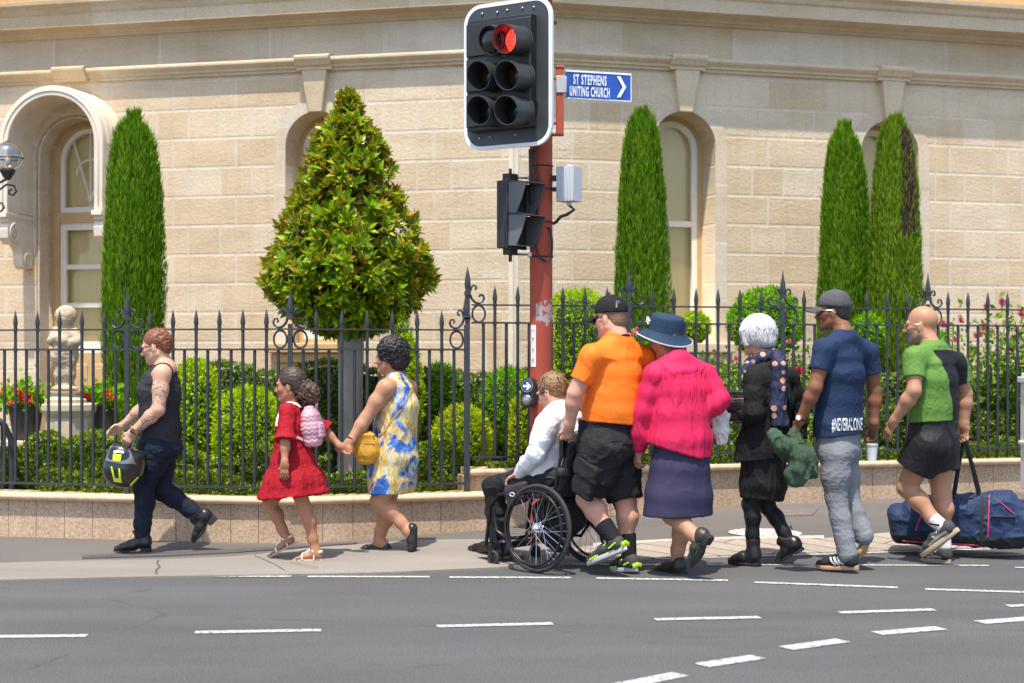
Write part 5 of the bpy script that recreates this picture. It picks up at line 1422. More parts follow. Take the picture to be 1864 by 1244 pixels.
def shoe(parent, name, heel, toe, up, mats, h=.005, kind='shoe', ankle=None, wid=.043, topr=.045, label=None, sole=.022, shaft=.16, heelh=0, disp=None):
    """heel, toe: ground points of the sole's ends; up: away from the sole. mats = (upper, sole[, extra])"""
    f, u, l = foot_axes(heel, toe, up); Ln = np.linalg.norm(toe - heel); P = lambda a, b, d: heel + f * a * Ln + l * b + u * d
    B = Blob(h)
    s2 = sole + heelh
    B.seg(P(.16, 0, s2 + .025), P(.16, 0, s2 + .05), .036, .036, .02, L=l, q=1.0)
    B.seg(P(.16, 0, s2 + .03), P(.52, 0, lerp(s2, sole, .7) + .035), .037, .036, .03, L=l, q=1.06)
    B.seg(P(.5, 0, sole + .032), P(.74, 0, sole + .022), .036, .030, .03, L=l, q=1.25)
    B.seg(P(.74, 0, sole + .020), P(.91, 0, sole + .012), .027, .020, .02, L=l, q=1.4)
    if kind in ('boot', 'lace') and ankle is not None:
        e = unit(ankle - P(.2, 0, s2 + .05)); B.seg(P(.2, 0, s2 + .04), P(.2, 0, s2 + .04) + e * shaft, .042, topr, .03, fb=True)
    elif kind == 'shoe' and ankle is not None:
        e = unit(ankle - P(.2, 0, s2 + .04)); B.seg(P(.18, 0, s2 + .03), P(.2, 0, s2 + .03) + e * shaft, .040, topr, .02, fb=True)
    B.cut(P(0, 0, min(sole, s2) * .6), -u)
    up_o = B.build(name, [mats[0]], parent, disp, 1, label=label)
    # sole
    S = MB(); n = 26; ol = []
    for i in range(n):
        a = 2 * math.pi * i / n; x = .5 + .5 * math.cos(a); w0 = wid * (.80 + .32 * math.exp(-((x - .70) / .2) ** 2) - .05 * math.exp(-((x - .4) / .12) ** 2))
        ol.append((x, math.sin(a) * w0 * (1 if abs(math.cos(a)) < .9 else 1.0)))
    def ringat(z0, g=1.0): return np.array([P(.5 + (x - .5) * 1.0, y * g, z0 + (s2 - sole) * max(0, min(1, (.5 - x) / .25)) * (1 if z0 > 0 or heelh == 0 else 0) + .012 * max(0, x - .8) / .2) for x, y in ol])
    if heelh == 0: S.loft([ringat(0, .96), ringat(.004), ringat(sole * .9, 1.04), ringat(sole, .98)])
    else:
        rr = []
        for z0, g in ((sole * .35, .97), (sole, 1.0)):
            rr.append(np.array([P(x, y * g, z0 * (1 if x > .45 else 1) + heelh * max(0, min(1, (.52 - x) / .22))) for x, y in ol]))
        S.loft(rr)
        hb = [(x, y) for x, y in [(.01, 0), (.03, -.028), (.12, -.034), (.27, -.033), (.27, .033), (.12, .034), (.03, .028)]]
        S.loft([np.array([P(x, y, 0) for x, y in hb]), np.array([P(x, y, heelh + sole * .4) for x, y in hb])])
    S.build("sole", mats[1], up_o, 50)
    return up_o, P
def text_on(parent, name, txt, size, mat, bvh, at, ex, ey, look, width=.7, lift=.002, spacing=1.0):
    """lettering laid onto a curved surface: flat letters around `at`, pressed along `look`"""
    v, f = text_mesh(txt, size, 0, 'CENTER', spacing, 1, .0015, width)
    p = np.array(at) + np.outer(v[:, 0], ex) + np.outer(v[:, 1], ey); out = []
    for q in p:
        h = bvh.ray_cast(Vector(q - look * .5), Vector(look))
        out.append(np.array(h[0]) + np.array(h[1]) * lift if h[0] is not None else q)
    return MB().add(np.array(out), f).build(name, mat, parent, 0)
def fuzz(parent, P, mat, n, ln, rad=(.108, .090, .098), ctr=(-.02, 0, .035), low=-.08, front=.06, curl=.3, seed=0, r=.0028, high=9, name="hair_strands"):
    """short loose strands lying over a head of hair"""
    r_ = np.random.default_rng(seed); mb = MB(); o0 = P(0, 0, 0); fw, uu = unit(P(1, 0, 0) - o0), unit(P(0, 0, 1) - o0); ll = np.cross(uu, fw); c0 = P(*ctr)
    for i in range(n):
        d = unit(r_.normal(size=3)); p = c0 + fw * d[0] * rad[0] + ll * d[1] * rad[1] + uu * d[2] * rad[2]; z = (p - o0) @ uu; a = (p - o0) @ fw
        if z < low or z > high or (a > front and z < .07) or (abs(a - .01) < .035 and z < -.0): continue
        o = unit(p - c0); dn = unit(-uu - o * (-uu @ o) - fw * .4 + r_.normal(size=3) * curl); L_ = ln * (.6 + .8 * r_.random())
        mb.tube([p - o * .005, p + dn * L_ * .5 + o * .004, p + dn * L_ + o * (.004 * r_.random() - .001)], [r, r * .85, r * .25], 4)
    return mb.build(name, mat, parent, 180)
def bvh_of(o):
    v, q = KEEP[o.name]; return BVHTree.FromPolygons([tuple(x) for x in v], [tuple(int(i) for i in x) for x in q])
def strap(parent, name, pts, mat, bvh=None, wid=.012, th=.004, ctr=None, lift=.004):
    """a flat band following points; pressed onto a surface when bvh is given"""
    pts = [np.array(p, float) for p in pts]; P = []
    for i in range(len(pts) - 1):
        for t in np.linspace(0, 1, 7)[: (7 if i == len(pts) - 2 else 6)]: P.append(lerp(pts[i], pts[i + 1], t))
    Nn = []
    for i, p in enumerate(P):
        if bvh is not None:
            loc, nr, _, _ = bvh.find_nearest(Vector(p)); P[i] = np.array(loc) + np.array(nr) * lift; Nn.append(np.array(nr))
        else: Nn.append(V(0, -1, 0.2))
    if bvh is not None:
        for _ in range(4):
            P = [P[0]] + [(P[i - 1] + 2 * P[i] + P[i + 1]) / 4 for i in range(1, len(P) - 1)] + [P[-1]]; Nn = [Nn[0]] + [unit(Nn[i - 1] + 2 * Nn[i] + Nn[i + 1]) for i in range(1, len(Nn) - 1)] + [Nn[-1]]
    rings = []
    for i, p in enumerate(P):
        t = unit(P[min(i + 1, len(P) - 1)] - P[max(i - 1, 0)]); s = unit(np.cross(t, Nn[i])); n = np.cross(s, t)
        rings.append(np.array([p + s * wid / 2 - n * th / 2, p + s * wid / 2 + n * th / 2, p - s * wid / 2 + n * th / 2, p - s * wid / 2 - n * th / 2]))
    return MB().loft(rings).build(name, mat, parent, 60)
def glasses(parent, P, mat, lens=None, r=.021, wire=.0022, name="glasses"):
    mb = MB()
    f = unit(P(1, 0, 0) - P(0, 0, 0)); u = unit(P(0, 0, 1) - P(0, 0, 0)); l = unit(P(0, 1, 0) - P(0, 0, 0))
    for sd in (-1, 1):
        mb.ring(P(.104, sd * .033, -.004), f + l * sd * .15, r, wire, 16, 5, ell=.78, updir=u)
        mb.tube([P(.102, sd * .056, .004), P(.06, sd * .078, .006), P(.0, sd * .084, .004), P(-.018, sd * .084, -.014)], wire * 1.1, 5)
    mb.tube([P(.107, -.012, .002), P(.110, 0, .005), P(.107, .012, .002)], wire, 5)
    o = mb.build(name, mat, parent, 60)
    if lens is not None:
        ml = MB()
        for sd in (-1, 1): ml.lathe([(r * .98, 0), (r * .9, .003), (.001, .004)], P(.102, sd * .033, -.004), f + l * sd * .15, 16)
        ml.build("lenses", lens, o, 60)
    return o
def stn(f, rows): return [(f.J(x, y), a, b) for x, y, a, b in rows]
def cap_hat(f, parent, P, sc, mat, brimdir=1, label=None, seed=0, marks=None):
    B = Blob(.005); fw = unit(P(1, 0, 0) - P(0, 0, 0)); u = unit(P(0, 0, 1) - P(0, 0, 0)); l = np.cross(u, fw)
    B.ell(P(-.012, 0, .045), np.array([.110, .090, .100]) * sc, [fw, l, u], .01)
    B.cut(P(-.01, 0, .030), -(u - fw * .10))
    seam = addf(folds(.0012, (40, 40, 40), seed), lambda v, n: -.0015 * np.exp(-(((v - P(0, 0, 0)) @ l) / .004) ** 2))
    c = B.build("cap", [mat], parent, seam, 2, label=label)
    mb = MB(); rows = []
    for i in range(13):
        a = lerp(-1, 1, i / 12); w = .070 * a; dr = -.030 * a * a
        rows.append((w, dr, math.sqrt(max(0, 1 - (a * .93) ** 2))))
    th = .005
    pts = lambda e, z: np.array([P(.076 + (.108 * r if e else -.02 + .0 * r) + (-.012 * abs(w) / .07), w * (1.0 if e else 1.0), .040 + dr * .8 + z + (-.030 if e else 0)) for w, dr, r in rows])
    a0, a1, b0, b1 = pts(0, th), pts(1, th), pts(0, -th), pts(1, -th); n = len(rows)
    vs = np.concatenate([a0, a1, b0, b1]); fs = []
    for i in range(n - 1): fs += [(i, i + 1, n + i + 1, n + i), (2 * n + i, 3 * n + i, 3 * n + i + 1, 2 * n + i + 1), (n + i, n + i + 1, 3 * n + i + 1, 3 * n + i)]
    mb.add(vs, fs); mb.build("brim", mat, c, 50)
    MB().ell(P(-.012, 0, .146 * sc), (.009, .009, .006), n=10, k=6).build("button", mat, c, 180)
    return c
m_denim = cloth("dark_denim", (.011, .015, .029), .85, .35, .5, 160, 0, (1, 1, .4), 14)
m_black = cloth("black_cotton", (.018, .018, .020), .85, .2, .3)
m_leath = plain("black_leather", (.016, .015, .015), .33, .3, 12, .25, 60, .002)
m_sole = plain("black_rubber", (.018, .018, .018), .7, .2, 10)
m_gold = plain("rose_gold", (.70, .38, .26), .25, .1, 5, 0, 60, .004, .9)

# ================================================================ 1 the woman carrying a helmet
f = Fig("woman in a black tank top and dark jeans carrying a helmet", 11.27, (290, 803), 5, None)
rt = f.root
shl, shr = f.J(295, 681, .165), f.J(289, 680, -.165)
ell_, elr = f.J(288, 746, .225), f.J(262, 742, -.235)
wrl, wrr = f.J(243, 787, .20), f.J(225, 775, -.24)
hpl, hpr = f.J(286, 815, .085), f.J(292, 815, -.085)
knl, anl = f.J(262, 888, .085), f.J(259, 975, .075)
knr, anr = f.J(294, 893, -.085), f.J(362, 938, -.085)
hl, tl = f.J(276, 1006.5, .075), f.J(206, 1005.5, .09); hr_, tr_ = f.J(396, 944, -.085), f.J(353, 991, -.09)
B = Blob(.0038)
B.loft(stn(f, [(290, 812, .165, .125), (292, 752, .125, .115), (291, 708, .135, .12), (298, 684, .15, .085), (302, 668, .10, .065)]), f.L, f.F, .03)
for s_, e_, w_ in ((shl, ell_, wrl), (shr, elr, wrr)): arm(B, s_, e_, w_, (.058, .047, .046, .030)); B.seg(f.J(302, 672), s_, .06, .058, .04)
hc = f.J(283.5, 631); P = head(B, hc, f.F - V(0, 0, .22), f.U, .98, neck=f.J(301, 671), neck_r=.056, fat=.004)
hand(B, wrl, f.J(229, 806, .21) - wrl, -f.L, 1, .95, .85, wr=.027); hand(B, wrr, f.J(203, 787, -.25) - wrr, f.L * .7 - f.U * .7, -1, .92, .45, wr=.025)
leg(B, hpl, knl, anl); leg(B, hpr, knr, anr)
fr = face_regions(P)
def mi(c):
    m = fr(c); tat = np.zeros(len(c), bool)
    for a, b, r in ((lerp(shl, ell_, .40), lerp(shl, ell_, .72), .075), (lerp(ell_, wrl, .25), lerp(ell_, wrl, .85), .055), (lerp(elr, wrr, .4), lerp(elr, wrr, .75), .055)):
        t = np.clip(((c - a) @ (b - a)) / ((b - a) @ (b - a)), 0, 1); near = np.linalg.norm(c - (a + t[:, None] * (b - a)), axis=1) < r
        tat |= near & (np.abs(fbm(c * 34, 3, 3) - .5) < .035)
    m[tat] = 5; return m
m_tat = plain("tattoo_ink", (.20, .15, .135), .55, .1)
bd1 = B.build("body", [sk_fair, m_lip, m_brow, m_eye, m_iris, m_tat], rt, None, 1, mi)
B = Blob(.006)   # tank top
B.loft(stn(f, [(291, 806, .188, .152), (292, 782, .172, .148), (290, 752, .152, .139), (289, 716, .165, .154), (294, 697, .165, .128), (299, 676, .128, .088), (304, 658, .10, .055)]), f.L, f.F, .02, fa=True)
B.ell(f.J(266, 711, .06), (.06, .06, .055), None, .04).ell(f.J(266, 711, -.06), (.06, .06, .055), None, .04)
for q, s_ in ((1, shl), (-1, shr)):
    B.seg(s_ + f.U * .10 + f.L * q * .045, s_ - f.U * .070 + f.L * q * .062, .088, .075, op='sub'); 
B.ell(f.J(286, 656), (.12, .072, .125), [f.F, f.L, f.U], 0, 'sub')
B.cut(f.J(300, 664), f.U)
m_tank = cloth("charcoal_jersey", (.030, .030, .033), .85, .2, .3)
tank = B.build("tank_top", [m_tank], rt, folds(.005, (7, 7, 20), 5), 1); b1 = bvh_of(bd1)
for q in (1, -1): strap(tank, "shoulder_strap", [f.J(277, 699, .085 * q), f.J(284, 684, .095 * q), f.J(294, 671, .105 * q), f.J(306, 672, .10 * q), f.J(316, 690, .085 * q), f.J(319, 708, .08 * q)], m_tank, b1, .034, .006, lift=.004)
B = Blob(.006)   # jeans
B.ell(f.J(292, 818), (.158, .178, .10), [f.F, f.L, f.U], .04); B.loft(stn(f, [(291, 806, .178, .142), (291, 795, .175, .143)]), f.L, f.F, .03, fb=True)
for h_, kk, a_ in ((hpl, knl, anl), (hpr, knr, anr)):
    B.chain([h_, lerp(h_, kk, .4), kk], [.102, .094, .070], .04); B.chain([kk, lerp(kk, a_, .3) - f.F * .012, lerp(kk, a_, .75), lerp(kk, a_, 1.0)], [.068, .068, .058, .053], .03, fb=False)
B.build("jeans", [m_denim], rt, addf(folds(.005, (9, 9, 26), 2), folds(.002, (24, 24, 50), 4)), 1)
for nm, he, to, an in (("ankle_boot", hl, tl, anl), ("ankle_boot", hr_, tr_, anr)):
    shoe(rt, nm, he, to, (an - he) - unit(to - he) * np.dot(an - he, unit(to - he)), (m_leath, m_sole), kind='boot', ankle=an, wid=.041, topr=.048, sole=.014, shaft=.10, heelh=.030, disp=folds(.0018, (30, 30, 60), 6))
m_auburn = hair_mat("auburn_hair", (.11, .035, .015), (.30, .105, .045), 70, (1, 1, .4))
B = Blob(.0045); fw, uu = unit(P(1, 0, 0) - P(0, 0, 0)), unit(P(0, 0, 1) - P(0, 0, 0)); ll = np.cross(uu, fw)
B.ell(P(-.020, 0, .038), (.099, .082, .093), [fw, ll, uu], .02).ell(P(-.082, 0, .012), (.040, .055, .052), [fw, ll, uu], .03).ell(P(-.072, 0, -.03), (.034, .05, .04), [fw, ll, uu], .03)
B.ell(P(.125, 0, -.035), (.098, .12, .118), [fw, ll, uu], 0, 'sub').ell(P(.01, .085, -.045), (.035, .04, .05), [fw, ll, uu], 0, 'sub').ell(P(.01, -.085, -.045), (.035, .04, .05), [fw, ll, uu], 0, 'sub')
B.build("hair", [m_auburn], rt, addf(lambda v, n: folds(.008, (46, 46, 46), 3)(v, n) * np.clip(-((v - P(-.02, 0, 0)) @ fw) / .05, .2, 1), folds(.003, (60, 60, 110), 9)), 1)
fuzz(rt, P, m_auburn, 110, .024, curl=.6, seed=2, r=.002)
glasses(rt, P, plain("dark_red_frames", (.09, .02, .03), .3, .1), None, .022, .0034)
mb = MB(); wc = lerp(ell_, wrl, .93); e = unit(wrl - ell_); mb.ring(wc, e, .034, .010, 24, 6, ell=1.0); wdir = unit(np.cross(e, f.U) * 1.0); wdir = wdir if wdir @ f.L > 0 else -wdir
mb.lathe([(.022, 0), (.022, .010), (.019, .012)], wc + wdir * .030, wdir, 22, m=0).lathe([(.017, .0121), (.001, .0125)], wc + wdir * .030, wdir, 22, m=1)
mb.build("wrist_watch", [m_gold, m_leath], rt, 40)
mb = MB()   # back pockets and seams
# the helmet she carries
HCx = W(226, 849, 10.97); hb = thing("motorcycle_helmet", HCx - V(0, 0, .17), "black full face motorcycle helmet with neon yellow flashes held in a hand", "helmet")
hu = unit(V(-.30, -.10, -.95)); hf = unit(V(-.85, -.42, .25)); hf = unit(hf - hu * (hf @ hu)); hs = np.cross(hu, hf)
B = Blob(.005)
B.ell(HCx + hu * .02, (.142, .122, .135), [hf, hs, hu], .02).ell(HCx + hf * .045 - hu * .085, (.095, .098, .075), [hf, hs, hu], .05).ell(HCx - hf * .03 - hu * .08, (.10, .108, .085), [hf, hs, hu], .05)
B.cut(HCx - hu * .135, -hu)
B.ell(HCx - hu * .15 - hf * .01, (.088, .085, .07), [hf, hs, hu], 0, 'sub')
m_helm = plain("helmet_black", (.014, .014, .015), .28, .2, 10, 0, 60, .004, 0, .5, (1, 1, 1), 0, .3)
m_neon = plain("neon_yellow", (.62, .78, .03), .4, .06); m_smoke = plain("smoked_visor", (.16, .165, .17), .08, .1, 5, 0, 60, .004, 0, .6, (1, 1, 1), 0, .5)
he_ = B.build("shell", [m_helm], hb, None, 2); hv = bvh_of(he_)
def dec(name, pts, mat, parent, look, lift=.003, n=8):
    """a flat mark pressed on to a curved surface; pts = outline corners in space"""
    bm = bmesh.new(); vs = [bm.verts.new(Vector(p)) for p in pts]; bm.faces.new(vs)
    bmesh.ops.subdivide_edges(bm, edges=bm.edges[:], cuts=n, use_grid_fill=True); bmesh.ops.triangulate(bm, faces=[x for x in bm.faces if len(x.verts) > 4])
    P_ = np.array([v.co for v in bm.verts]); F_ = [[v.index for v in fc.verts] for fc in bm.faces]
    bm.verts.index_update(); F_ = [[v.index for v in fc.verts] for fc in bm.faces]; bm.free()
    out = []
    for q in P_:
        h = HVB.ray_cast(Vector(q - look * .6), Vector(look)); out.append(np.array(h[0]) - look * lift if h[0] is not None else q)
    return MB().add(np.array(out), F_).build(name, mat, parent, 60)
HVB = hv; look = unit(HCx - V(0, 0, HC) * [0, 0, 1]); look = unit(HCx - V(0, 0, HC))
def HPx(x, y): return W(x, y, 10.97)
hp = lambda zx, zy: HPx(160 + zx / 2.704, 570 + zy / 2.704)
dec("visor", [hp(86, 726), hp(112, 655), hp(200, 662), hp(236, 745), hp(160, 742)], m_smoke, he_, look, .004)
dec("neon_flash", [hp(124, 694), hp(166, 696), hp(160, 732), hp(122, 728)], m_neon, he_, look, .007)
dec("neon_flash", [hp(112, 754), hp(120, 756), hp(134, 812), hp(152, 814), hp(150, 764), hp(158, 766), hp(166, 836), hp(128, 830)], m_neon, he_, look, .004, 4)
dec("neon_flash", [hp(205, 845), hp(245, 805), hp(250, 810), hp(210, 856)], m_neon, he_, look, .004)
dec("white_emblem", [hp(126, 680), hp(148, 674), hp(178, 682), hp(176, 692), hp(150, 688), hp(128, 692)], m_let, he_, look, .008, 3)
mb = MB(); mb.tube([HCx - hu * .125 + hs * .10 * math.cos(a) + hf * .11 * math.sin(a) for a in np.linspace(0, 6.283, 26)], .009, 6); mb.build("rim_trim", m_sole, he_, 60)
mb = MB(); mb.tube([HCx - hu * .11 + hs * .07, HCx - hu * .19 + hs * .03 - hf * .01, HCx - hu * .185 - hs * .03, HCx - hu * .11 - hs * .07], .009, 6, flat=.3); mb.build("chin_strap", m_sole, hb, 60)

# ================================================================ 2 the girl in red
f = Fig("girl in a red dress and white sandals with a pink backpack walking left", 10.86, (533, 850), 8, None); rt = f.root
shl, shr = f.J(523, 748, .115), f.J(543, 748, -.12)
ell_, wrl = f.J(519, 803, .20), f.J(518, 844, .245)
elr, wrr = f.J(592, 786, -.17), W(620, 813, 10.96)
hpl, hpr = f.J(534, 862, .07), f.J(526, 862, -.07)
knl, anl = f.J(554, 925, .065), f.J(574, 1000, .065)
knr, anr = f.J(490, 918, -.07), f.J(522, 980, -.07)
hl, tl = f.J(587, 1021, .065), f.J(534, 1021.5, .075); hr_, tr_ = f.J(541, 989, -.07), f.J(491, 1016, -.075)
B = Blob(.0035)
B.loft(stn(f, [(532, 862, .13, .10), (532, 805, .10, .085), (531, 765, .115, .09), (532, 746, .10, .06)]), f.L, f.F, .03)
for s_, e_, w_ in ((shl, ell_, wrl), (shr, elr, wrr)): arm(B, s_, e_, w_, (.040, .032, .030, .020)); B.seg(f.J(533, 742), s_, .045, .042, .03)
hc = f.J(528, 702); P = head(B, hc, f.F - V(0, 0, .05), f.U, .93, neck=f.J(535, 742), neck_r=.043)
hand(B, wrl, V(-.02, 0, -1), -f.L, 1, .78, .4, wr=.019); hand(B, wrr, V(1, .12, -.35), f.L * .8 + f.U * .3, -1, .78, .8, wr=.020)
leg(B, hpl, knl, anl, (.066, .045, .045, .029), f.F); leg(B, hpr, knr, anr, (.066, .045, .045, .029), f.F)
def foot(B, he, to, an, sc=1.0, lift=.012):
    fx, u, l = foot_axes(he, to, (an - he) - unit(to - he) * np.dot(an - he, unit(to - he))); Ln = np.linalg.norm(to - he); q = lambda a, b, d: he + fx * a * Ln + l * b * sc + u * (d * sc + lift)
    B.seg(q(.14, 0, .028), q(.2, 0, .06), .028 * sc, .029 * sc, .02).seg(an, q(.22, 0, .055), .030 * sc, .033 * sc, .03)
    B.seg(q(.2, 0, .032), q(.62, 0, .025), .029 * sc, .026 * sc, .03, L=l, q=1.1).seg(q(.55, 0, .022), q(.76, 0, .016), .024 * sc, .017 * sc, .02, L=l, q=1.6)
    for i in range(5): B.seg(q(.74, (i - 2) * .0155, .014), q(.96 - abs(i - 1.4) * .035, (i - 2) * .0165, .010), .0105 * sc, .0085 * sc, .005)
    return q, fx, u, l
ql = foot(B, hl, tl, anl, .82); qr = foot(B, hr_, tr_, anr, .82)
B.build("body", [sk_girl, m_lipd, m_brow, m_eye, m_iris], rt, None, 1, face_regions(P, .93))
m_redd = cloth("red_crinkle_cotton", (.33, .007, .015), .8, .15, .4, 120, 0, (1, 1, .4), 8)
B = Blob(.0055)
hemL, hemR = f.J(497, 893), f.J(575, 900)
B.loft(stn(f, [(536, 908, .24, .262), (535, 880, .215, .215), (533, 845, .165, .155), (532, 808, .125, .118), (531, 772, .130, .112), (532, 752, .115, .082), (534, 736, .07, .05)]), f.L, f.F, .02)
B.cut(f.J(536, 901), unit(V(.10, 0, -1)))
for s_, e_ in ((shl, ell_), (shr, elr)):
    m_ = lerp(s_, e_, .62); B.seg(f.J(533, 745), s_, .048, .05, .03).chain([s_, m_], [.052, .056], .02).seg(m_, lerp(s_, e_, 1.0), .050, .082, .008, fb=True)
B.ell(f.J(531, 726), (.05, .055, .06), None, 0, 'sub')
ax0 = f.J(533, 850)
def pleat(v, n):
    a = np.arctan2((v - ax0) @ f.L, (v - ax0) @ f.F); t = np.clip((f.J(0, 815)[2] - v[:, 2]) / .3, 0, 1)
    return .008 * t * np.sin(a * 9 + 3 * fbm(v * 4, 2, 2)) + .003 * t * np.sin(a * 23 + 2)
dr = B.build("dress", [m_redd], rt, addf(pleat, folds(.004, (16, 16, 16), 7), folds(.005, (38, 38, 12), 8)), 1)
m_curly = hair_mat("curly_brown_hair", (.030, .015, .010), (.16, .085, .055), 75, (1, 1, 1)); m_sleek = hair_mat("sleek_brown_hair", (.022, .012, .009), (.085, .048, .034), 80, (.25, 1, 1))
fw, uu = unit(P(1, 0, 0) - P(0, 0, 0)), unit(P(0, 0, 1) - P(0, 0, 0)); ll = np.cross(uu, fw)
B = Blob(.0045); B.ell(P(-.022, 0, .040), (.101, .084, .095), [fw, ll, uu], .02).ell(P(-.06, 0, -.02), (.05, .066, .06), [fw, ll, uu], .03)
B.ell(P(.132, 0, -.04), (.105, .13, .125), [fw, ll, uu], 0, 'sub').ell(P(.02, .09, -.05), (.04, .045, .05), [fw, ll, uu], 0, 'sub').ell(P(.02, -.09, -.05), (.04, .045, .05), [fw, ll, uu], 0, 'sub')
hb_ = B.build("hair", [m_sleek], rt, folds(.0035, (30, 90, 60), 4), 1)
def curls(name, c, rad, mat, parent, n, lr=.010, rr=.0045, ax=None, seed=0, turns=1.6, drop=0):
    """a mass of little spiral curls"""
    r_ = np.random.default_rng(seed); mb = MB(); ax = np.eye(3) if ax is None else np.array(ax)
    for i in range(n):
        d = unit(r_.normal(size=3)); p = np.array(c) + (d * np.array(rad) * (.80 + .25 * r_.random())) @ ax; o = d @ ax
        u = unit(np.cross(o, V(.1, .3, 1))); w_ = np.cross(o, u); ph = r_.random() * 6.3; pts = []
        for t in np.linspace(0, 1, 8): pts.append(p + o * (t - .6) * .032 + (u * math.cos(ph + turns * 6.28 * t) + w_ * math.sin(ph + turns * 6.28 * t)) * lr - V(0, 0, drop) * t * t)
        mb.tube(pts, [rr] * 7 + [rr * .4], 4)
    return mb.build(name, mat, parent, 180)
B = Blob(.006); pc3 = f.J(556, 712); B.ell(pc3, (.078, .07, .072), None, .03).ell(f.J(566, 724), (.055, .05, .05), None, .03).ell(P(-.085, 0, .01), (.04, .04, .035), None, .03)
B.build("ponytail", [m_curly], hb_, folds(.018, (34, 34, 34), 2), 1)
curls("ponytail_curls", f.J(558, 714), (.088, .075, .082), m_curly, hb_, 170, .009, .005, None, 3, 1.4, .02)
m_sand = plain("white_sandal_leather", (.78, .76, .72), .5, .06); m_cork = plain("pale_sole", (.55, .42, .30), .7, .1)
for (q, fx, u, l), he, to in ((ql, hl, tl), (qr, hr_, tr_)):
    S = MB(); ol = [(.5 + .52 * math.cos(a), math.sin(a) * .040 * (.85 + .25 * math.exp(-((.5 + .5 * math.cos(a) - .72) / .2) ** 2))) for a in np.arange(24) * 6.283 / 24]
    S.loft([np.array([q(x, y, z) for x, y in ol]) for z in (-.014, .002)]); so = S.build("sandal", m_cork, rt, 50)
    mb = MB()
    mb.tube([q(.66, -.042, .0), q(.66, -.036, .030), q(.66, 0, .046), q(.66, .036, .030), q(.66, .042, .0)], .006, 6, flat=2.2)
    mb.tube([q(.20, -.036, .04), q(.30, -.036, .075), q(.36, 0, .092), q(.30, .036, .075), q(.20, .036, .04)], .006, 6, flat=1.5)
    mb.tube([q(.24, -.036, .06), q(.06, -.03, .062), q(.0, 0, .062), q(.06, .03, .062), q(.24, .036, .06)], .005, 6, flat=1.8)
    mb.tube([q(.66, 0, .046), q(.5, .01, .065), q(.36, 0, .092)], .005, 6, flat=1.5); mb.tube([q(.25, .036, .06), q(.26, .042, -.002)], .005, 6); mb.tube([q(.25, -.036, .06), q(.26, -.042, -.002)], .005, 6)
    mb.build("straps", m_sand, so, 60)
# backpack
m_pinkb = plain("pink_quilted_leather", (.62, .33, .40), .38, .08, 5)
bc = f.J(567, 774, .015); bd_ = thing("backpack", bc - V(0, 0, .13), "small pale pink quilted backpack worn by the girl in red", "backpack")
bx_ = unit(-f.F * .93 + f.U * .10); bu = unit(f.U - bx_ * (f.U @ bx_)); bl_ = np.cross(bu, bx_)
B = Blob(.005); B.loft([(bc - bu * .105, .085, .058), (bc - bu * .02, .092, .066), (bc + bu * .06, .085, .055), (bc + bu * .105, .060, .038)], bl_, bx_, .02, pw=3)
def quilt(v, n):
    a, b = (v - bc) @ bl_, (v - bc) @ bu; a2 = (v - bc) @ bx_
    g = np.abs(np.sin((b + np.abs(((a + a2) * 22) % 1 - .5) * .03) * 105)); return .004 * g - .002
bp = B.build("bag", [m_pinkb], bd_, quilt, 1)
B = Blob(.005); B.loft([(bc + bx_ * .06 - bu * .075, .062, .024), (bc + bx_ * .058 - bu * .01, .062, .024)], bl_, bx_, .02, pw=3); B.build("front_pocket", [m_pinkb], bd_, quilt, 1)
mb = MB(); mb.tube([bc + bu * .115 - bx_ * .02, bc + bu * .15 + bx_ * .0, bc + bu * .165 + bx_ * .03, bc + bu * .145 + bx_ * .055, bc + bu * .10 + bx_ * .04], .006, 6, flat=1.8); mb.build("top_loop", m_pinkb, bd_, 60)
dv = bvh_of(dr)
strap(bd_, "shoulder_strap", [f.J(556, 741, .05), f.J(541, 737, .06), f.J(523, 742, .075), f.J(510, 757, .085), f.J(506, 775, .10)], m_sand, dv, .022, .006, lift=.006)
strap(bd_, "shoulder_strap", [f.J(520, 778, .13), f.J(536, 795, .11), f.J(550, 802, .08)], m_pinkb, dv, .018, .006, lift=.010)
MB().ring(bc + bx_ * .088 - bu * .03 + bl_ * .0, bx_, .011, .003, 16, 5).tube([bc + bx_ * .06 + bl_ * .06 - bu * .06, bc + bx_ * .07 + bl_ * .062 + bu * .0, bc + bx_ * .05 + bl_ * .06 + bu * .07], .0028, 5).build("zip_and_ring", m_steel, bd_, 60)

# ================================================================ 3 the woman in the floral dress
f = Fig("woman with short black curls in a colourful sleeveless dress, holding the girl's hand", 11.27, (718, 838), 16, None); rt = f.root
shl, shr = f.J(703, 707, .165), f.J(742, 707, -.165)
ell_, wrl = f.J(666, 762, .22), W(637, 804, 11.04)
elr, wrr = f.J(745, 765, -.23), f.J(722, 800, -.24)
hpl, hpr = f.J(717, 850, .09), f.J(712, 850, -.09)
knl, anl = f.J(690, 912, .08), f.J(744, 966, .08)
knr, anr = f.J(704, 924, -.08), f.J(689, 983, -.075)
hl, tl = f.J(758, 957, .08), f.J(754.5, 1012, .085); hr_, tr_ = f.J(709.5, 1006, -.07), f.J(655, 1005, -.085)
B = Blob(.0038)
B.loft(stn(f, [(716, 850, .17, .13), (718, 780, .135, .115), (722, 735, .145, .12), (722, 706, .14, .075), (720, 690, .09, .06)]), f.L, f.F, .03)
for s_, e_, w_ in ((shl, ell_, wrl), (shr, elr, wrr)): arm(B, s_, e_, w_, (.060, .047, .044, .028)); B.seg(f.J(721, 697), s_, .06, .06, .04)
hc = f.J(709, 651); P = head(B, hc, f.F, f.U, .97, neck=f.J(721, 694), neck_r=.058, fat=.006)
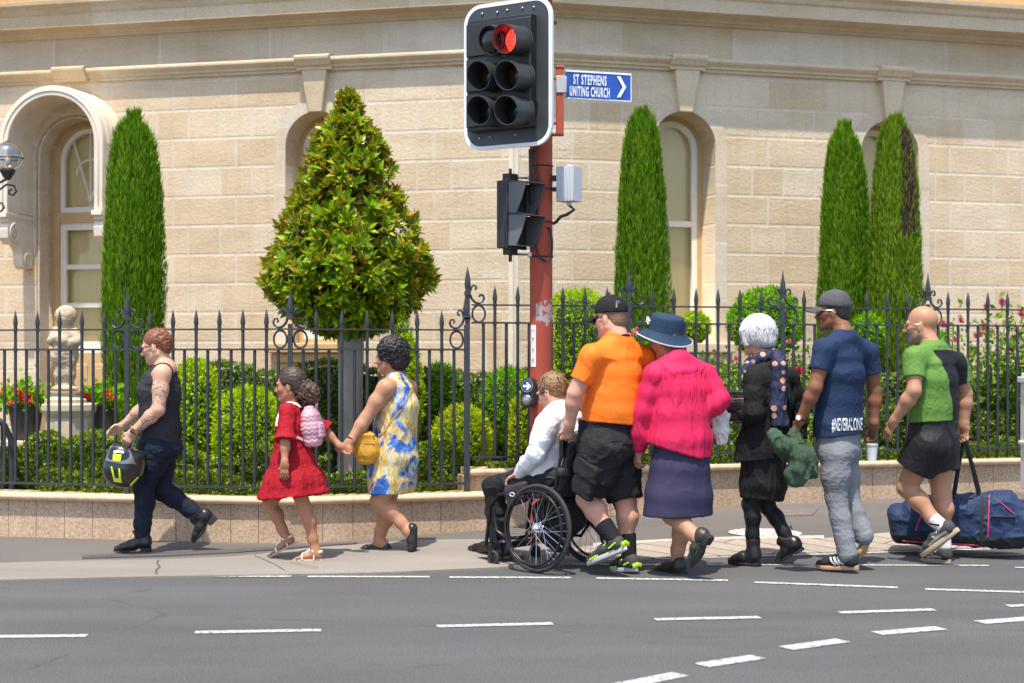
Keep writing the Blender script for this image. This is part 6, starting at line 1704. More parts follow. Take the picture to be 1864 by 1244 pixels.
hand(B, wrl, V(-1, -.25, -.85), f.L * .6 + f.F * .5 - f.U * .2, 1, .92, .75, wr=.026); hand(B, wrr, -f.U, f.L, -1, .92, .4)
leg(B, hpl, knl, anl, (.09, .062, .062, .036), f.F); leg(B, hpr, knr, anr, (.09, .062, .062, .036), f.F)
foot(B, hl, tl, anl, .95); foot(B, hr_, tr_, anr, .95)
B.build("body", [sk_tan, m_lipd, m_brow, m_eye, m_iris], rt, None, 1, face_regions(P, .97))
t = NT("floral_print"); co = t.coord(); n1 = t.noise(t.map(co, (1, 1, .75)), 6.0, 4, .6, .8); n2 = t.noise(t.map(co, (1, 1, .8), (5, 2, 1)), 6.5, 4, .6, 1.2); n3 = t.noise(t.map(co, (1, 1, .7), (1, 8, 3)), 9, 5, .65, 1.6); n4 = t.noise(t.map(co, (1, 1, .7), (9, 3, 7)), 8, 3, .6, .6)
c = t.ramp(n3, [(.34, (.50, .27, .03)), (.44, (.60, .41, .09)), (.53, (.62, .58, .38)), (.62, (.66, .40, .07)), (.7, (.30, .25, .07))])
c = t.mix(t.ramp(n1, [(.51, (0, 0, 0)), (.57, (1, 1, 1))]), c, t.ramp(n3, [(.40, (.015, .06, .30)), (.54, (.03, .16, .52)), (.64, (.30, .46, .68))]))
c = t.mix(t.ramp(n2, [(.60, (0, 0, 0)), (.66, (1, 1, 1))]), c, t.ramp(n3, [(.42, (.02, .22, .26)), (.6, (.66, .68, .66))]))
c = t.mix(t.ramp(n4, [(.66, (0, 0, 0)), (.70, (1, 1, 1))]), c, (.24, .04, .20))
m_floral = t.set(Base_Color=c, Roughness=.65)
B = Blob(.006)
B.loft(stn(f, [(709, 906, .205, .148), (713, 870, .208, .165), (717, 832, .200, .172), (719, 785, .178, .148), (723, 738, .176, .150), (724, 708, .150, .10), (722, 692, .12, .072), (721, 686, .10, .065)]), f.L, f.F, .02)
B.cut(f.J(709, 897), unit(V(0, 0, -1) + V(.02, 0, 0)))
for q, s_ in ((1, shl), (-1, shr)): B.seg(s_ + f.U * .09 + f.L * q * .045, s_ - f.U * .055 + f.L * q * .058, .082, .072, op='sub')
B.ell(f.J(716, 677), (.10, .075, .068), [f.F, f.L, f.U], 0, 'sub')
dr = B.build("dress", [m_floral], rt, addf(folds(.007, (9, 9, 5), 3), folds(.004, (30, 30, 9), 5)), 1); dv = bvh_of(dr)
m_afro = hair_mat("black_curly_hair", (.006, .005, .005), (.035, .028, .026), 90, (1, 1, 1))
fw, uu = unit(P(1, 0, 0) - P(0, 0, 0)), unit(P(0, 0, 1) - P(0, 0, 0)); ll = np.cross(uu, fw)
B = Blob(.005); B.ell(P(-.030, 0, .052), (.118, .108, .108), [fw, ll, uu], .02).ell(P(-.06, 0, -.02), (.085, .09, .08), [fw, ll, uu], .03)
B.ell(P(.135, 0, -.045), (.098, .14, .125), [fw, ll, uu], 0, 'sub').ell(P(.03, .10, -.06), (.045, .05, .05), [fw, ll, uu], 0, 'sub')
hb_ = B.build("hair", [m_afro], rt, folds(.014, (42, 42, 42), 2), 1)
curls("hair_curls", P(-.038, 0, .036), (.118, .112, .118), m_afro, hb_, 330, .008, .0042, [fw, ll, uu], 5, 1.5)
MB().ring(P(-.006, .084, -.066), V(0, 0, 1) * .3 + f.F, .013, .0025, 16, 5).build("earring", m_gold, rt, 60)
e = unit(wrl - ell_); MB().ring(lerp(ell_, wrl, .93), e, .031, .0045, 20, 6).ring(lerp(ell_, wrl, .90), e, .032, .003, 20, 6).build("bracelet", m_sole, rt, 60)
for he, to, an in ((hl, tl, anl), (hr_, tr_, anr)):
    up = (an - he) - unit(to - he) * np.dot(an - he, unit(to - he)); fx, u, l = foot_axes(he, to, up); Ln = np.linalg.norm(to - he); q = lambda a, b, d: he + fx * a * Ln + l * b + u * d
    B = Blob(.005); B.seg(q(.12, 0, .03), q(.5, 0, .028), .041, .036, .02, L=l, q=1.0).seg(q(.5, 0, .026), q(.78, 0, .022), .034, .030, .02, L=l, q=1.28).seg(q(.78, 0, .02), q(.93, 0, .016), .028, .018, .02, L=l, q=1.5)
    B.ell(q(.34, 0, .085), (Ln * .24, .033, .052), [fx, l, u], 0, 'sub'); B.cut(q(0, 0, .004), -u)
    so = B.build("ballet_flat", [m_leath], rt, None, 1)
    S = MB(); ol = [(.5 + .5 * math.cos(a), math.sin(a) * .040 * (.85 + .25 * math.exp(-((.5 + .5 * math.cos(a) - .72) / .2) ** 2))) for a in np.arange(24) * 6.283 / 24]
    S.loft([np.array([q(x, y, z) for x, y in ol]) for z in (-.001, .007)]); S.build("sole", m_sole, so, 50)
    MB().tube([q(.70, -.014, .052), q(.70, 0, .055), q(.70, .014, .052)], [.007, .003, .007], 6).build("bow", m_leath, so, 60)
m_must = plain("mustard_leather", (.56, .29, .025), .42, .10, 8, .2, 50, .002)
yb = f.J(668, 815, .20); yt = thing("handbag", yb - V(0, 0, .10), "small mustard yellow handbag hanging at the woman's hip on a thin strap", "handbag")
B = Blob(.005); B.loft([(yb - f.U * .075, .055, .068), (yb - f.U * .03, .062, .088), (yb + f.U * .03, .055, .080), (yb + f.U * .085, .040, .055)], f.L, f.F, .02, pw=3); B.build("bag", [m_must], yt, folds(.004, (20, 20, 9), 3), 1)
B = Blob(.005); B.loft([(yb + f.L * .052 + f.U * .03, .010, .080), (yb + f.L * .046 + f.U * .092, .012, .060)], f.L, f.F, .02, pw=3).ell(yb + f.U * .092, (.062, .056, .018), [f.F, f.L, f.U], .02); B.build("flap", [m_must], yt, None, 1)
strap(yt, "strap", [yb - f.F * .05 + f.U * .09 + f.L * .03, f.J(700, 790, .17), f.J(722, 750, .12), f.J(738, 722, .05), f.J(743, 700, -.05)], m_must, dv, .011, .004, lift=.006)
strap(yt, "strap", [yb + f.F * .04 + f.U * .09, f.J(690, 770, .14), f.J(700, 740, .05), f.J(716, 705, -.09), f.J(735, 697, -.10)], m_must, dv, .011, .004, lift=.006)
# ================================================================ 4 the wheelchair and the man in it
WCY, WCD = 42, 10.50
m_frame = plain("frame_black", (.018, .018, .02), .35, .2, 10, 0, 60, .004, .4)
m_tyre = plain("tyre_rubber", (.028, .028, .028), .75, .2, 20, .3, 120, .002)
m_chrome = plain("chrome", (.75, .76, .78), .14, .05, 5, 0, 60, .004, 1)
m_nylon = plain("black_nylon", (.018, .018, .021), .8, .2, 20, .3, 180, .002)
m_purple = plain("aubergine_cushion", (.035, .020, .034), .8, .2, 12, .3, 140, .002)
f = Fig("seated man in a white shirt and black trousers being pushed in a black wheelchair", WCD, (1010, 860), WCY, None); rt = f.root
fw4 = f
wch = thing("wheelchair", f.J(1000, 1030, 0) * V(1, 1, 0), "black manual wheelchair with spoked wheels carrying the man in the white shirt", "wheelchair")
FW, LW, UW = f.F, f.L, f.U
def wheel(c, q):
    side = LW * q; camber = R(4); nrm = unit(side * math.cos(camber) + UW * -.0 - UW * 0); nrm = unit(side + UW * .05)
    mb = MB(); mb.ring(c, nrm, .276, .0145, 56, 10); ty = mb.build("wheel", m_tyre, wch, 60)
    up = unit(UW - nrm * (UW @ nrm)); fr = np.cross(up, nrm)
    MB().ring(c, nrm, .258, .010, 56, 8).build("rim", m_frame, ty, 60)
    MB().ring(c + nrm * .042, nrm, .243, .0085, 56, 8).build("handrim", m_frame, ty, 60)
    mb = MB()
    for i in range(6):
        a = i * math.pi / 3; d = up * math.cos(a) + fr * math.sin(a); mb.cyl(c + d * .253 + nrm * .004, c + d * .243 + nrm * .042, .004, n=6)
    mb.build("handrim_stay", m_frame, ty, 60)
    mb = MB(); mb.lathe([(.012, -.035), (.022, -.03), (.032, -.024), (.032, -.020), (.018, -.014), (.018, .014), (.032, .020), (.032, .026), (.022, .032), (.012, .045), (.001, .047)], c, nrm, 20); mb.build("hub", m_chrome, ty, 45)
    mb = MB()
    for i in range(28):
        a = 2 * math.pi * i / 28; off = 1.0 * (1 if (i // 2) % 2 else -1); sd = 1 if i % 2 else -1
        p0 = c + (up * math.cos(a + off) + fr * math.sin(a + off)) * .030 + nrm * .022 * sd; p1 = c + (up * math.cos(a) + fr * math.sin(a)) * .255
        mb.cyl(p0, p1, .0016, n=5, caps=False)
    mb.build("spokes", m_chrome, ty, 60)
    return ty
def onz(p, z): return V(p[0], p[1], z)
wn = f.J(978, 962, .27); wn = onz(wn, .291); wf = onz(wn - LW * .54 + FW * 0, .291)
wheel(wn, 1); wheel(wf, -1)
ctr = (wn + wf) / 2
def C(fw_, l, z): return onz(ctr + FW * fw_ + LW * l, z)
mb = MB()
mb.cyl(C(0, .25, .291), C(0, -.25, .291), .016)
for q in (.205, -.205):
    mb.tube([C(-.10, q, .48), C(.26, q, .50), C(.40, q, .485), C(.475, q, .40), C(.505, q, .22), C(.52, q, .13)], .0125, 8)   # seat rail and leg hanger
    mb.tube([C(-.08, q, .48), C(-.06, q, .30), C(.02, q, .20), C(.34, q, .20), C(.42, q, .24), C(.45, q, .38)], .0115, 8)
    mb.cyl(C(-.08, q, .46), C(-.14, q, .74), .0115, n=8); mb.cyl(C(0, q, .291), C(0, q, .47), .012, n=8)
    mb.box(C(.455, q, .215), (.05, .05, .09))
mb.cyl(C(.28, .2, .20), C(.28, -.2, .20), .010, n=8).cyl(C(-.08, .2, .47), C(-.08, -.2, .47), .010, n=8).cyl(C(-.06, .2, .36), C(.1, -.2, .22), .008, n=8)
mb.tube([C(-.06, .2, .30), C(-.16, .19, .22), C(-.20, .19, .12)], .010, 8).tube([C(-.06, -.2, .30), C(-.16, -.19, .22), C(-.20, -.19, .12)], .010, 8)
mb.build("frame", m_frame, wch, 45)
MB().box(C(.49, 0, .115), (.16, .36, .014), [FW, LW, UW]).box(C(.42, 0, .135), (.02, .36, .04), [FW, LW, UW]).build("footplate", m_frame, wch, 30, bevel=.004)
for q in (.215, -.215):
    c0 = C(.44, q, .053); mb = MB(); mb.ring(c0, LW, .040, .0135, 24, 8); cs = mb.build("castor", m_tyre, wch, 60)
    MB().lathe([(.040, -.008), (.040, .008), (.012, .014), (.006, .018)], c0, LW, 18).build("castor_hub", m_frame, cs, 40)
    mb = MB()
    for k in (-1, 1): mb.tube([c0 + LW * .022 * k, c0 + LW * .022 * k + UW * .07 + FW * .012, c0 + FW * .02 + UW * .11], .007, 6)
    mb.cyl(c0 + FW * .02 + UW * .10, c0 + FW * .02 + UW * .18, .013, n=10).ell(c0 + FW * .02 + UW * .19, .017, n=10, k=6); mb.build("castor_fork", m_frame, cs, 50)
B = Blob(.007); B.loft([(C(-.09, 0, .525), .205, .035), (C(.34, 0, .535), .205, .032)], LW, UW, .02, pw=4); B.build("seat_cushion", [m_purple], wch, folds(.004, (12, 12, 20), 3), 1)
B = Blob(.007); B.loft([(C(-.105, 0, .53), .20, .028), (C(-.15, 0, .66), .205, .030), (C(-.20, 0, .835), .195, .024)], LW, FW, .02, pw=4); B.build("backrest", [m_nylon], wch, folds(.005, (14, 14, 12), 4), 1)
B = Blob(.007); B.loft([(C(.20, .225, .47), .045, .09), (C(.22, .225, .53), .048, .10)], LW, FW, .02, pw=3); B.build("side_pouch", [m_purple], wch, folds(.003, (20, 20, 20), 4), 1)
mb = MB(); ep = C(.22, .272, .50); mb.ring(ep, LW, .020, .003, 16, 5, ell=.6).build("white_badge", m_let, wch, 60)
B = Blob(.007); B.loft([(C(-.02, 0, .40), .15, .10), (C(.10, 0, .30), .13, .10), (C(.14, 0, .24), .11, .07)], LW, FW, .03, pw=3); B.build("under_seat_bag", [m_nylon], wch, folds(.008, (10, 10, 10), 4), 1)
hn = W(1043, 806, 10.22)
for q, pe in ((1, hn), (-1, hn - LW * .42)):
    top = C(-.14, .205 * q, .74); mb = MB(); mb.tube([C(-.10, .205 * q, .55), top, onz(lerp(top, pe, .5), pe[2] + .0), pe - (-FW) * .0], .0115, 8)
    ps = mb.build("push_handle", m_frame, wch, 50)
    MB().tube([pe + FW * .06 + UW * .004, pe - FW * .07 - UW * .010], [.0175, .0165], 10).build("handle_grip", m_tyre, ps, 50)
    MB().box(C(-.17, .21 * q, .82), (.03, .05, .12), [FW, LW, UW]).build("clamp", m_frame, ps, 30, bevel=.006)
# the man
sh4l, sh4r = f.J(996, 772, .185), f.J(1040, 764, -.185)
el4l, wr4l = f.J(977, 826, .235), f.J(946, 862, .17)
el4r, wr4r = f.J(985, 832, -.235), f.J(948, 858, -.12)
hp4 = {1: f.J(1006, 872, .095), -1: f.J(1006, 868, -.095)}; kn4 = {1: f.J(901, 885, .10), -1: f.J(897, 885, -.09)}
an4 = {1: f.J(914, 985, .09), -1: f.J(904, 983, -.10)}
hl4 = {1: f.J(931, 1018, .09), -1: f.J(915, 1014, -.10)}; tl4 = {1: f.J(868, 1007, .11), -1: f.J(852, 1003, -.12)}
B = Blob(.004)
B.loft(stn(f, [(1008, 866, .165, .12), (1010, 820, .145, .11), (1016, 785, .165, .115), (1020, 762, .15, .08)]), f.L, f.F, .03)
for s_, e_, w_ in ((sh4l, el4l, wr4l), (sh4r, el4r, wr4r)): arm(B, s_, e_, w_); B.seg(f.J(1019, 756), s_, .055, .055, .03)
hc = f.J(1004, 714); P = head(B, hc, f.F * .95 - V(0, 0, .35) + f.L * .15, f.U, 1.0, neck=f.J(1019, 754), neck_r=.060)
hand(B, wr4l, f.F - f.U * .45, -f.U, 1, 1.0, .5); hand(B, wr4r, f.F - f.U * .35, -f.U, -1, 1.0, .5)
for q in (1, -1): leg(B, hp4[q], kn4[q], an4[q], (.068, .052, .040, .034), f.F)
B.build("body", [sk_pink, m_lip, plain("sandy_brow", (.30, .17, .07), .8, .2), m_eye, m_iris], rt, None, 1, face_regions(P))
m_shirt = cloth("white_cotton_shirt", (.78, .79, .83), .75, .04, .25, 160, 0)
B = Blob(.005)
B.loft(stn(f, [(1004, 880, .195, .148), (1008, 850, .19, .142), (1012, 810, .18, .135), (1018, 780, .192, .135), (1021, 760, .165, .095), (1021, 748, .10, .07)]), f.L, f.F, .03)
for s_, e_, w_ in ((sh4l, el4l, wr4l), (sh4r, el4r, wr4r)):
    B.seg(f.J(1020, 754), s_, .068, .068, .04); B.chain([s_, lerp(s_, e_, .5), e_], [.074, .070, .062], .03); B.chain([e_, lerp(e_, w_, .5), lerp(e_, w_, .97)], [.062, .058, .044], .02, fb=False)
B.seg(f.J(1020, 750), f.J(1015, 735), .068, .066, .02, fb=True)
B.build("shirt", [m_shirt], rt, addf(folds(.007, (8, 8, 9), 3), folds(.002, (20, 20, 24), 5)), 1)
m_trou = cloth("black_suit_trousers", (.015, .015, .017), .6, .25, .25, 200, 0)
B = Blob(.006)
B.ell(f.J(1004, 872), (.15, .18, .10), [f.F, f.L, f.U], .04)
for q in (1, -1):
    B.chain([hp4[q], lerp(hp4[q], kn4[q], .5), kn4[q] - f.U * .005], [.098, .088, .072], .04); B.chain([kn4[q], lerp(kn4[q], an4[q], .5), lerp(kn4[q], an4[q], .95)], [.066, .064, .062], .03, fb=True)
B.build("trousers", [m_trou], rt, addf(folds(.008, (9, 9, 14), 3), folds(.003, (26, 26, 26), 5)), 1)
for q in (1, -1):
    up = (an4[q] - hl4[q]); up = up - unit(tl4[q] - hl4[q]) * (up @ unit(tl4[q] - hl4[q]))
    so, _ = shoe(rt, "dress_boot", hl4[q], tl4[q], up, (m_leath, m_sole), kind='boot', ankle=an4[q], topr=.044, sole=.012, shaft=.08, heelh=.014)
    MB().ring(lerp(hl4[q], an4[q], .93), unit(an4[q] - hl4[q]), .043, .008, 20, 6).build("sock", plain("purple_sock", (.16, .05, .28), .9, .1), rt, 60)
m_sandy = hair_mat("sandy_hair", (.13, .065, .028), (.36, .21, .10), 110, (1, 1, .3), .5, .3)
def short_hair(name, P, mat, parent, grow=1.0, amp=.007, fr=55, fringe=.02, seed=1, low=0.0, top=None):
    fw, uu = unit(P(1, 0, 0) - P(0, 0, 0)), unit(P(0, 0, 1) - P(0, 0, 0)); ll = np.cross(uu, fw)
    B = Blob(.004); B.ell(P(-.020, 0, .040), np.array([.103, .084, .095]) * grow, [fw, ll, uu], .02).ell(P(-.05, 0, -.015 - low), np.array([.058, .067, .065]) * grow, [fw, ll, uu], .03)
    B.ell(P(.130, 0, -.035 - fringe), (.098, .13, .118), [fw, ll, uu], 0, 'sub')
    for q in (-1, 1): B.ell(P(.012, q * .088, -.045), (.040, .04, .052), [fw, ll, uu], 0, 'sub')
    B.cut(P(-.03, 0, -.075 - low), -uu - fw * .3)
    if top is not None: B.cut(P(0, 0, top), uu)
    return B.build(name, [mat], parent, addf(folds(amp, (fr, fr, fr), seed), folds(amp * .4, (130, 130, 130), seed + 3)), 1)
short_hair("hair", P, m_sandy, rt, .99, .004, 60, seed=4); fuzz(rt, P, m_sandy, 260, .026, curl=.5, seed=4)
glasses(rt, P, m_frame, None, .021, .0038)

# ================================================================ 5 the man in orange
f = Fig("heavy man in an orange t-shirt, black cap and cargo shorts pushing the wheelchair", 10.22, (1108, 795), 45, None); rt = f.root
shl, shr = f.J(1078, 650, .215), f.J(1172, 652, -.225)
ell_, wrl = f.J(1047, 716, .285), f.J(1036, 775, .26)
elr, wrr = f.J(1140, 715, -.28), f.J(1098, 770, -.21)
hpl, hpr = f.J(1100, 815, .11), f.J(1120, 815, -.11)
knl, anl = f.J(1068, 908, .11), f.J(1112, 978, .10); knr, anr = f.J(1139, 912, -.11), f.J(1140, 1002, -.10)
hl, tl = f.J(1142, 1000, .10), f.J(1070, 1034, .12); hr_, tr_ = f.J(1161, 1040, -.09), f.J(1112, 1041, -.12)
B = Blob(.004)
B.loft(stn(f, [(1108, 805, .185, .15), (1110, 745, .175, .15), (1116, 685, .18, .135), (1120, 662, .165, .09), (1124, 632, .10, .065)]), f.L, f.F, .03)
for s_, e_, w_ in ((shl, ell_, wrl), (shr, elr, wrr)): arm(B, s_, e_, w_, (.066, .052, .050, .032)); B.seg(f.J(1124, 642), s_ - f.U * .012, .055, .062, .04)
hc = f.J(1111, 579); P = head(B, hc, f.F + V(-.35, 0, -.16), f.U, 1.04, neck=f.J(1126, 624), neck_r=.068, fat=.008)
hand(B, wrl, f.J(1035, 800, .24) - wrl + f.F * .01, unit(-f.L * .4 + f.F * .8), 1, 1.05, .95, wr=.031); hand(B, wrr, f.F - f.U * .3, f.L, -1, 1.0, .8, wr=.03)
leg(B, hpl, knl, anl, (.105, .068, .070, .042), f.F); leg(B, hpr, knr, anr, (.105, .068, .070, .042), f.F)
B.build("body", [sk_pink, m_lip, m_brow, m_eye, m_iris], rt, None, 1, face_regions(P))
m_orng = cloth("orange_jersey", (.92, .19, .015), .6, .06, .12, 240, 0, crease=.12)
m_navy = cloth("navy_undershirt", (.012, .014, .026), .85, .2, .2)
B = Blob(.005)
B.loft(stn(f, [(1114, 780, .205, .185), (1115, 745, .208, .190), (1117, 715, .198, .176), (1121, 675, .190, .152), (1124, 650, .188, .115), (1124, 628, .125, .085), (1126, 611, .095, .07)]), f.L, f.F, .02, fa=True)
B.cut(f.J(1112, 769), -f.U - V(.08, 0, 0))
for s_, e_ in ((shl, ell_), (shr, elr)):
    B.seg(f.J(1124, 632), s_, .074, .080, .04); B.seg(s_, lerp(s_, e_, .66), .078, .072, .03, fb=True)
B.ell(f.J(1126, 603), (.08, .08, .045), None, 0, 'sub')
ot = B.build("t_shirt", [m_orng], rt, addf(folds(.005, (5, 5, 6), 3), lambda v, n: .005 * np.clip((HC - .42 - v[:, 2]) / .25 + .3, 0, 1) * (1 - np.abs(2 * fbm(v * V(3, 3, 22), 4, 2) - 1) * 2)), 2)
MB().ring(f.J(1126, 617), unit(f.U + f.F * .35), .074, .007, 26, 6).build("dark_collar", m_navy, ot, 60)
B = Blob(.006); B.loft(stn(f, [(1107, 800, .208, .188), (1108, 766, .208, .188)]), f.L, f.F, .02, fa=True, fb=True); B.build("undershirt", [m_navy], rt, folds(.004, (8, 8, 20), 3), 1)
m_cargo = cloth("charcoal_cargo_cotton", (.020, .020, .021), .85, .3, .4, 150, 0, (1, 1, 1), 9)
B = Blob(.006); B.ell(f.J(1108, 815), (.195, .215, .115), [f.F, f.L, f.U], .05); B.loft(stn(f, [(1108, 805, .213, .193), (1107, 780, .206, .186)]), f.L, f.F, .02, fb=True)
eL, eR = lerp(hpl, knl, .82), lerp(hpr, knr, .97)
B.chain([hpl, lerp(hpl, knl, .5), eL], [.135, .130, .122], .06, fb=True); B.chain([hpr, lerp(hpr, knr, .5), eR], [.135, .128, .118], .06, fb=True)
sh_ = B.build("cargo_shorts", [m_cargo], rt, addf(folds(.010, (8, 8, 11), 3), folds(.004, (22, 22, 30), 6)), 1)
pk = lerp(hpl, knl, .62) + f.L * .105 - f.F * .03; ax_ = unit(knl - hpl)
B = Blob(.005); B.loft([(pk - ax_ * .075, .075, .040), (pk + ax_ * .075, .078, .040)], unit(f.F + f.L * .25), unit(f.L), .01, pw=5); cp = B.build("cargo_pocket", [m_cargo], sh_, folds(.005, (16, 16, 16), 8), 1)
B = Blob(.005); B.loft([(pk - ax_ * .095, .080, .046), (pk - ax_ * .050, .080, .048)], unit(f.F + f.L * .25), unit(f.L), .01, pw=5); B.build("pocket_flap", [m_cargo], sh_, folds(.003, (16, 16, 16), 9), 1)
HVB = bvh_of(sh_); dec("back_pocket_flap", [W(1113, 789, 10.2), W(1144, 789, 10.2), W(1143, 804, 10.2), W(1114, 803, 10.2)], m_cargo, sh_, unit(W(1128, 796, 10.2) - V(0, 0, HC)), .006, 3)
m_sock = cloth("black_sock", (.014, .014, .016), .9, .15, .5, 300, 0)
m_trk = plain("grey_mesh_trainer", (.045, .048, .045), .75, .3, 30, .5, 220, .002); m_lime2 = plain("lime_trainer", (.55, .85, .02), .5, .06); m_midsole = plain("grey_midsole", (.42, .42, .41), .6, .08)
def laces(q, parent, mat, n=4):
    mb = MB()
    for i in range(n): x = .42 + .09 * i; h = .088 - .011 * i; mb.tube([q(x, -.026, h - .014), q(x + .02, 0, h), q(x, .026, h - .014)], .0045, 5)
    mb.tube([q(.40, .0, .10), q(.34, .03, .095), q(.40, .045, .075)], .0035, 5).tube([q(.40, 0, .10), q(.34, -.03, .095), q(.40, -.045, .075)], .0035, 5)
    return mb.build("laces", mat, parent, 60)
for he, to, an, kn in ((hl, tl, anl, knl), (hr_, tr_, anr, knr)):
    up = (an - he) - unit(to - he) * np.dot(an - he, unit(to - he))
    so, q = shoe(rt, "trainer", he, to, up, (m_trk, m_midsole), kind='shoe', ankle=an, wid=.048, topr=.050, sole=.028, shaft=.035, disp=folds(.002, (50, 50, 50), 2))
    laces(q, so, m_lime2)
    mb = MB(); mb.tube([q(.02, -.036, .035), q(-.015, 0, .045), q(.02, .036, .035)], .0075, 6, flat=2.0).tube([q(.60, -.047, .034), q(.80, -.045, .030)], .007, 6).tube([q(.60, .047, .034), q(.80, .045, .030)], .007, 6).tube([q(.12, .044, .06), q(.30, .046, .045)], .006, 6); mb.build("lime_trim", m_lime2, so, 60)
    B = Blob(.0045); B.seg(lerp(an, he, .25), lerp(an, kn, .32), .050, .066, .01, fb=True); B.build("sock", [m_sock], rt, None, 1)
m_capb = cloth("black_cap_cotton", (.017, .017, .018), .85, .2, .3, 200, 0)
cp = cap_hat(f, rt, P, 1.05, m_capb)
mb = MB()
for i in range(2):
    b_ = P(-.085, .062 - i * .022, .062); n_ = unit(b_ - P(-.012, 0, .045)); mb.box(b_ + n_ * .010, (.006, .012, .030), [unit(np.cross(n_, UW)), n_, UW])
    mb.box(b_ + n_ * .010 + UW * .024, (.006, .012, .008), [unit(np.cross(n_, UW)), n_, UW])
mb.build("small_marks", m_midsole, cp, 0)
m_shav = hair_mat("shaved_brown_hair", (.16, .085, .055), (.28, .16, .10), 200, (1, 1, 1), .8, .2)
short_hair("hair", P, m_shav, rt, .985, .002, 120, seed=2, low=.015)
glasses(rt, P, m_frame, plain("dark_lens", (.01, .01, .012), .05, .05), .023, .003, "sunglasses")

# ================================================================ 6 the woman in the wide navy hat
f = Fig("woman in a bright pink fringed shirt, navy skirt and wide navy sun hat", 10.12, (1238, 835), 52, None); rt = f.root
shl, shr = f.J(1191, 682, .18), f.J(1284, 682, -.18)
ell_, wrl = f.J(1172, 750, .22), f.J(1161, 820, .20)
elr, wrr = f.J(1310, 728, -.22), f.J(1288, 748, -.16)
hpl, hpr = f.J(1230, 862, .09), f.J(1245, 862, -.09)
knl, anl = f.J(1222, 938, .08), f.J(1275, 985, .07); knr, anr = f.J(1240, 950, -.08), f.J(1232, 1018, -.07)
hl, tl = f.J(1297, 978, .06), f.J(1259, 1036, .08); hr_, tr_ = f.J(1248, 1047, -.06), f.J(1188, 1047, -.09)
B = Blob(.004)
B.loft(stn(f, [(1238, 850, .17, .13), (1238, 780, .15, .12), (1238, 715, .155, .12), (1237, 680, .145, .08), (1232, 655, .09, .06)]), f.L, f.F, .03)
for s_, e_, w_ in ((shl, ell_, wrl), (shr, elr, wrr)): arm(B, s_, e_, w_, (.05, .042, .04, .028)); B.seg(f.J(1234, 668), s_ - f.U * .01, .048, .048, .03)
hc = f.J(1212, 622); P = head(B, hc, f.F + V(-.1, 0, -.25), f.U, .98, neck=f.J(1230, 656), neck_r=.056)
hand(B, wrl, V(-.05, 0, -1), -f.L, 1, .95, .75, wr=.027); hand(B, wrr, f.F, f.L, -1, .9, .7, wr=.026)
leg(B, hpl, knl, anl, (.085, .058, .056, .038), f.F); leg(B, hpr, knr, anr, (.085, .058, .056, .038), f.F)
B.build("body", [sk_tan, m_lipd, m_brow, m_eye, m_iris], rt, None, 1, face_regions(P, .98))
m_fuch = cloth("hot_pink_viscose", (.62, .018, .085), .72, .08, .25, 130, 0, (1, 1, .4), crease=.12)
B = Blob(.0055)
B.loft(stn(f, [(1240, 832, .222, .175), (1240, 800, .222, .178), (1239, 755, .202, .165), (1238, 710, .190, .15), (1238, 684, .178, .112), (1233, 664, .12, .08), (1230, 656, .085, .065)]), f.L, f.F, .02, fa=True)
B.loft([(f.J(1185, 856, .14), .05, .09), (f.J(1196, 820, .14), .07, .12), (f.J(1205, 770, .12), .08, .12)], f.L, f.F, .03)
B.cut(f.J(1255, 829), unit(V(-.30, 0, -1)))
for s_, e_, w_ in ((shl, ell_, wrl), (shr, elr, wrr)):
    B.seg(f.J(1235, 660), s_, .068, .068, .04); B.chain([s_, lerp(s_, e_, .5), e_], [.064, .062, .062], .03); B.chain([e_, lerp(e_, w_, .55), lerp(e_, w_, .86)], [.062, .066, .055], .03); B.seg(lerp(e_, w_, .86), lerp(e_, w_, 1.0), .044, .043, .015, fb=True)
ps = B.build("shirt", [m_fuch], rt, addf(folds(.009, (9, 9, 2.4), 3), folds(.003, (22, 22, 6), 5)), 1); pv_ = bvh_of(ps)
mb = MB(); r_ = np.random.default_rng(4)
for i in range(34):      # fringe hanging from a curved yoke seam
    t_ = i / 33; x = lerp(1204, 1290, t_); y = 664 + 34 * math.sin(t_ * math.pi) * .8 - 3; ln = 36 + 26 * r_.random() + (16 if .5 < t_ < .8 else 0); pts = []
    xx = x
    for k in range(5):
        o_ = W(xx, y + ln * k / 4, 9.2); hh = pv_.ray_cast(Vector(o_), Vector(unit(o_ - V(0, 0, HC)))); xx += (r_.random() - .5) * 5
        if hh[0] is not None: pts.append(np.array(hh[0]) + np.array(hh[1]) * .002)
    if len(pts) > 2: mb.tube(pts, [.0042] * (len(pts) - 1) + [.002], 5)
mb.build("fringe", m_fuch, ps, 60)
mb = MB(); pts = []
for t_ in np.linspace(0, 1, 24):
    o_ = W(lerp(1204, 1290, t_), 661 + 27 * math.sin(t_ * math.pi), 9.2); hh = pv_.ray_cast(Vector(o_), Vector(unit(o_ - V(0, 0, HC))))
    if hh[0] is not None: pts.append(np.array(hh[0]) + np.array(hh[1]) * .003)
mb.tube(pts, .004, 5).build("yoke_braid", m_fuch, ps, 60)
m_nskirt = cloth("navy_skirt_cotton", (.040, .036, .075), .75, .12, .25, 200, 0, crease=.06)
B = Blob(.006); ax6 = f.J(1236, 880)
B.loft(stn(f, [(1234, 945, .252, .20), (1236, 900, .238, .195), (1238, 850, .205, .172), (1239, 815, .185, .155)]), f.L, f.F, .02, fa=True)
B.cut(f.J(1234, 938), -f.U)
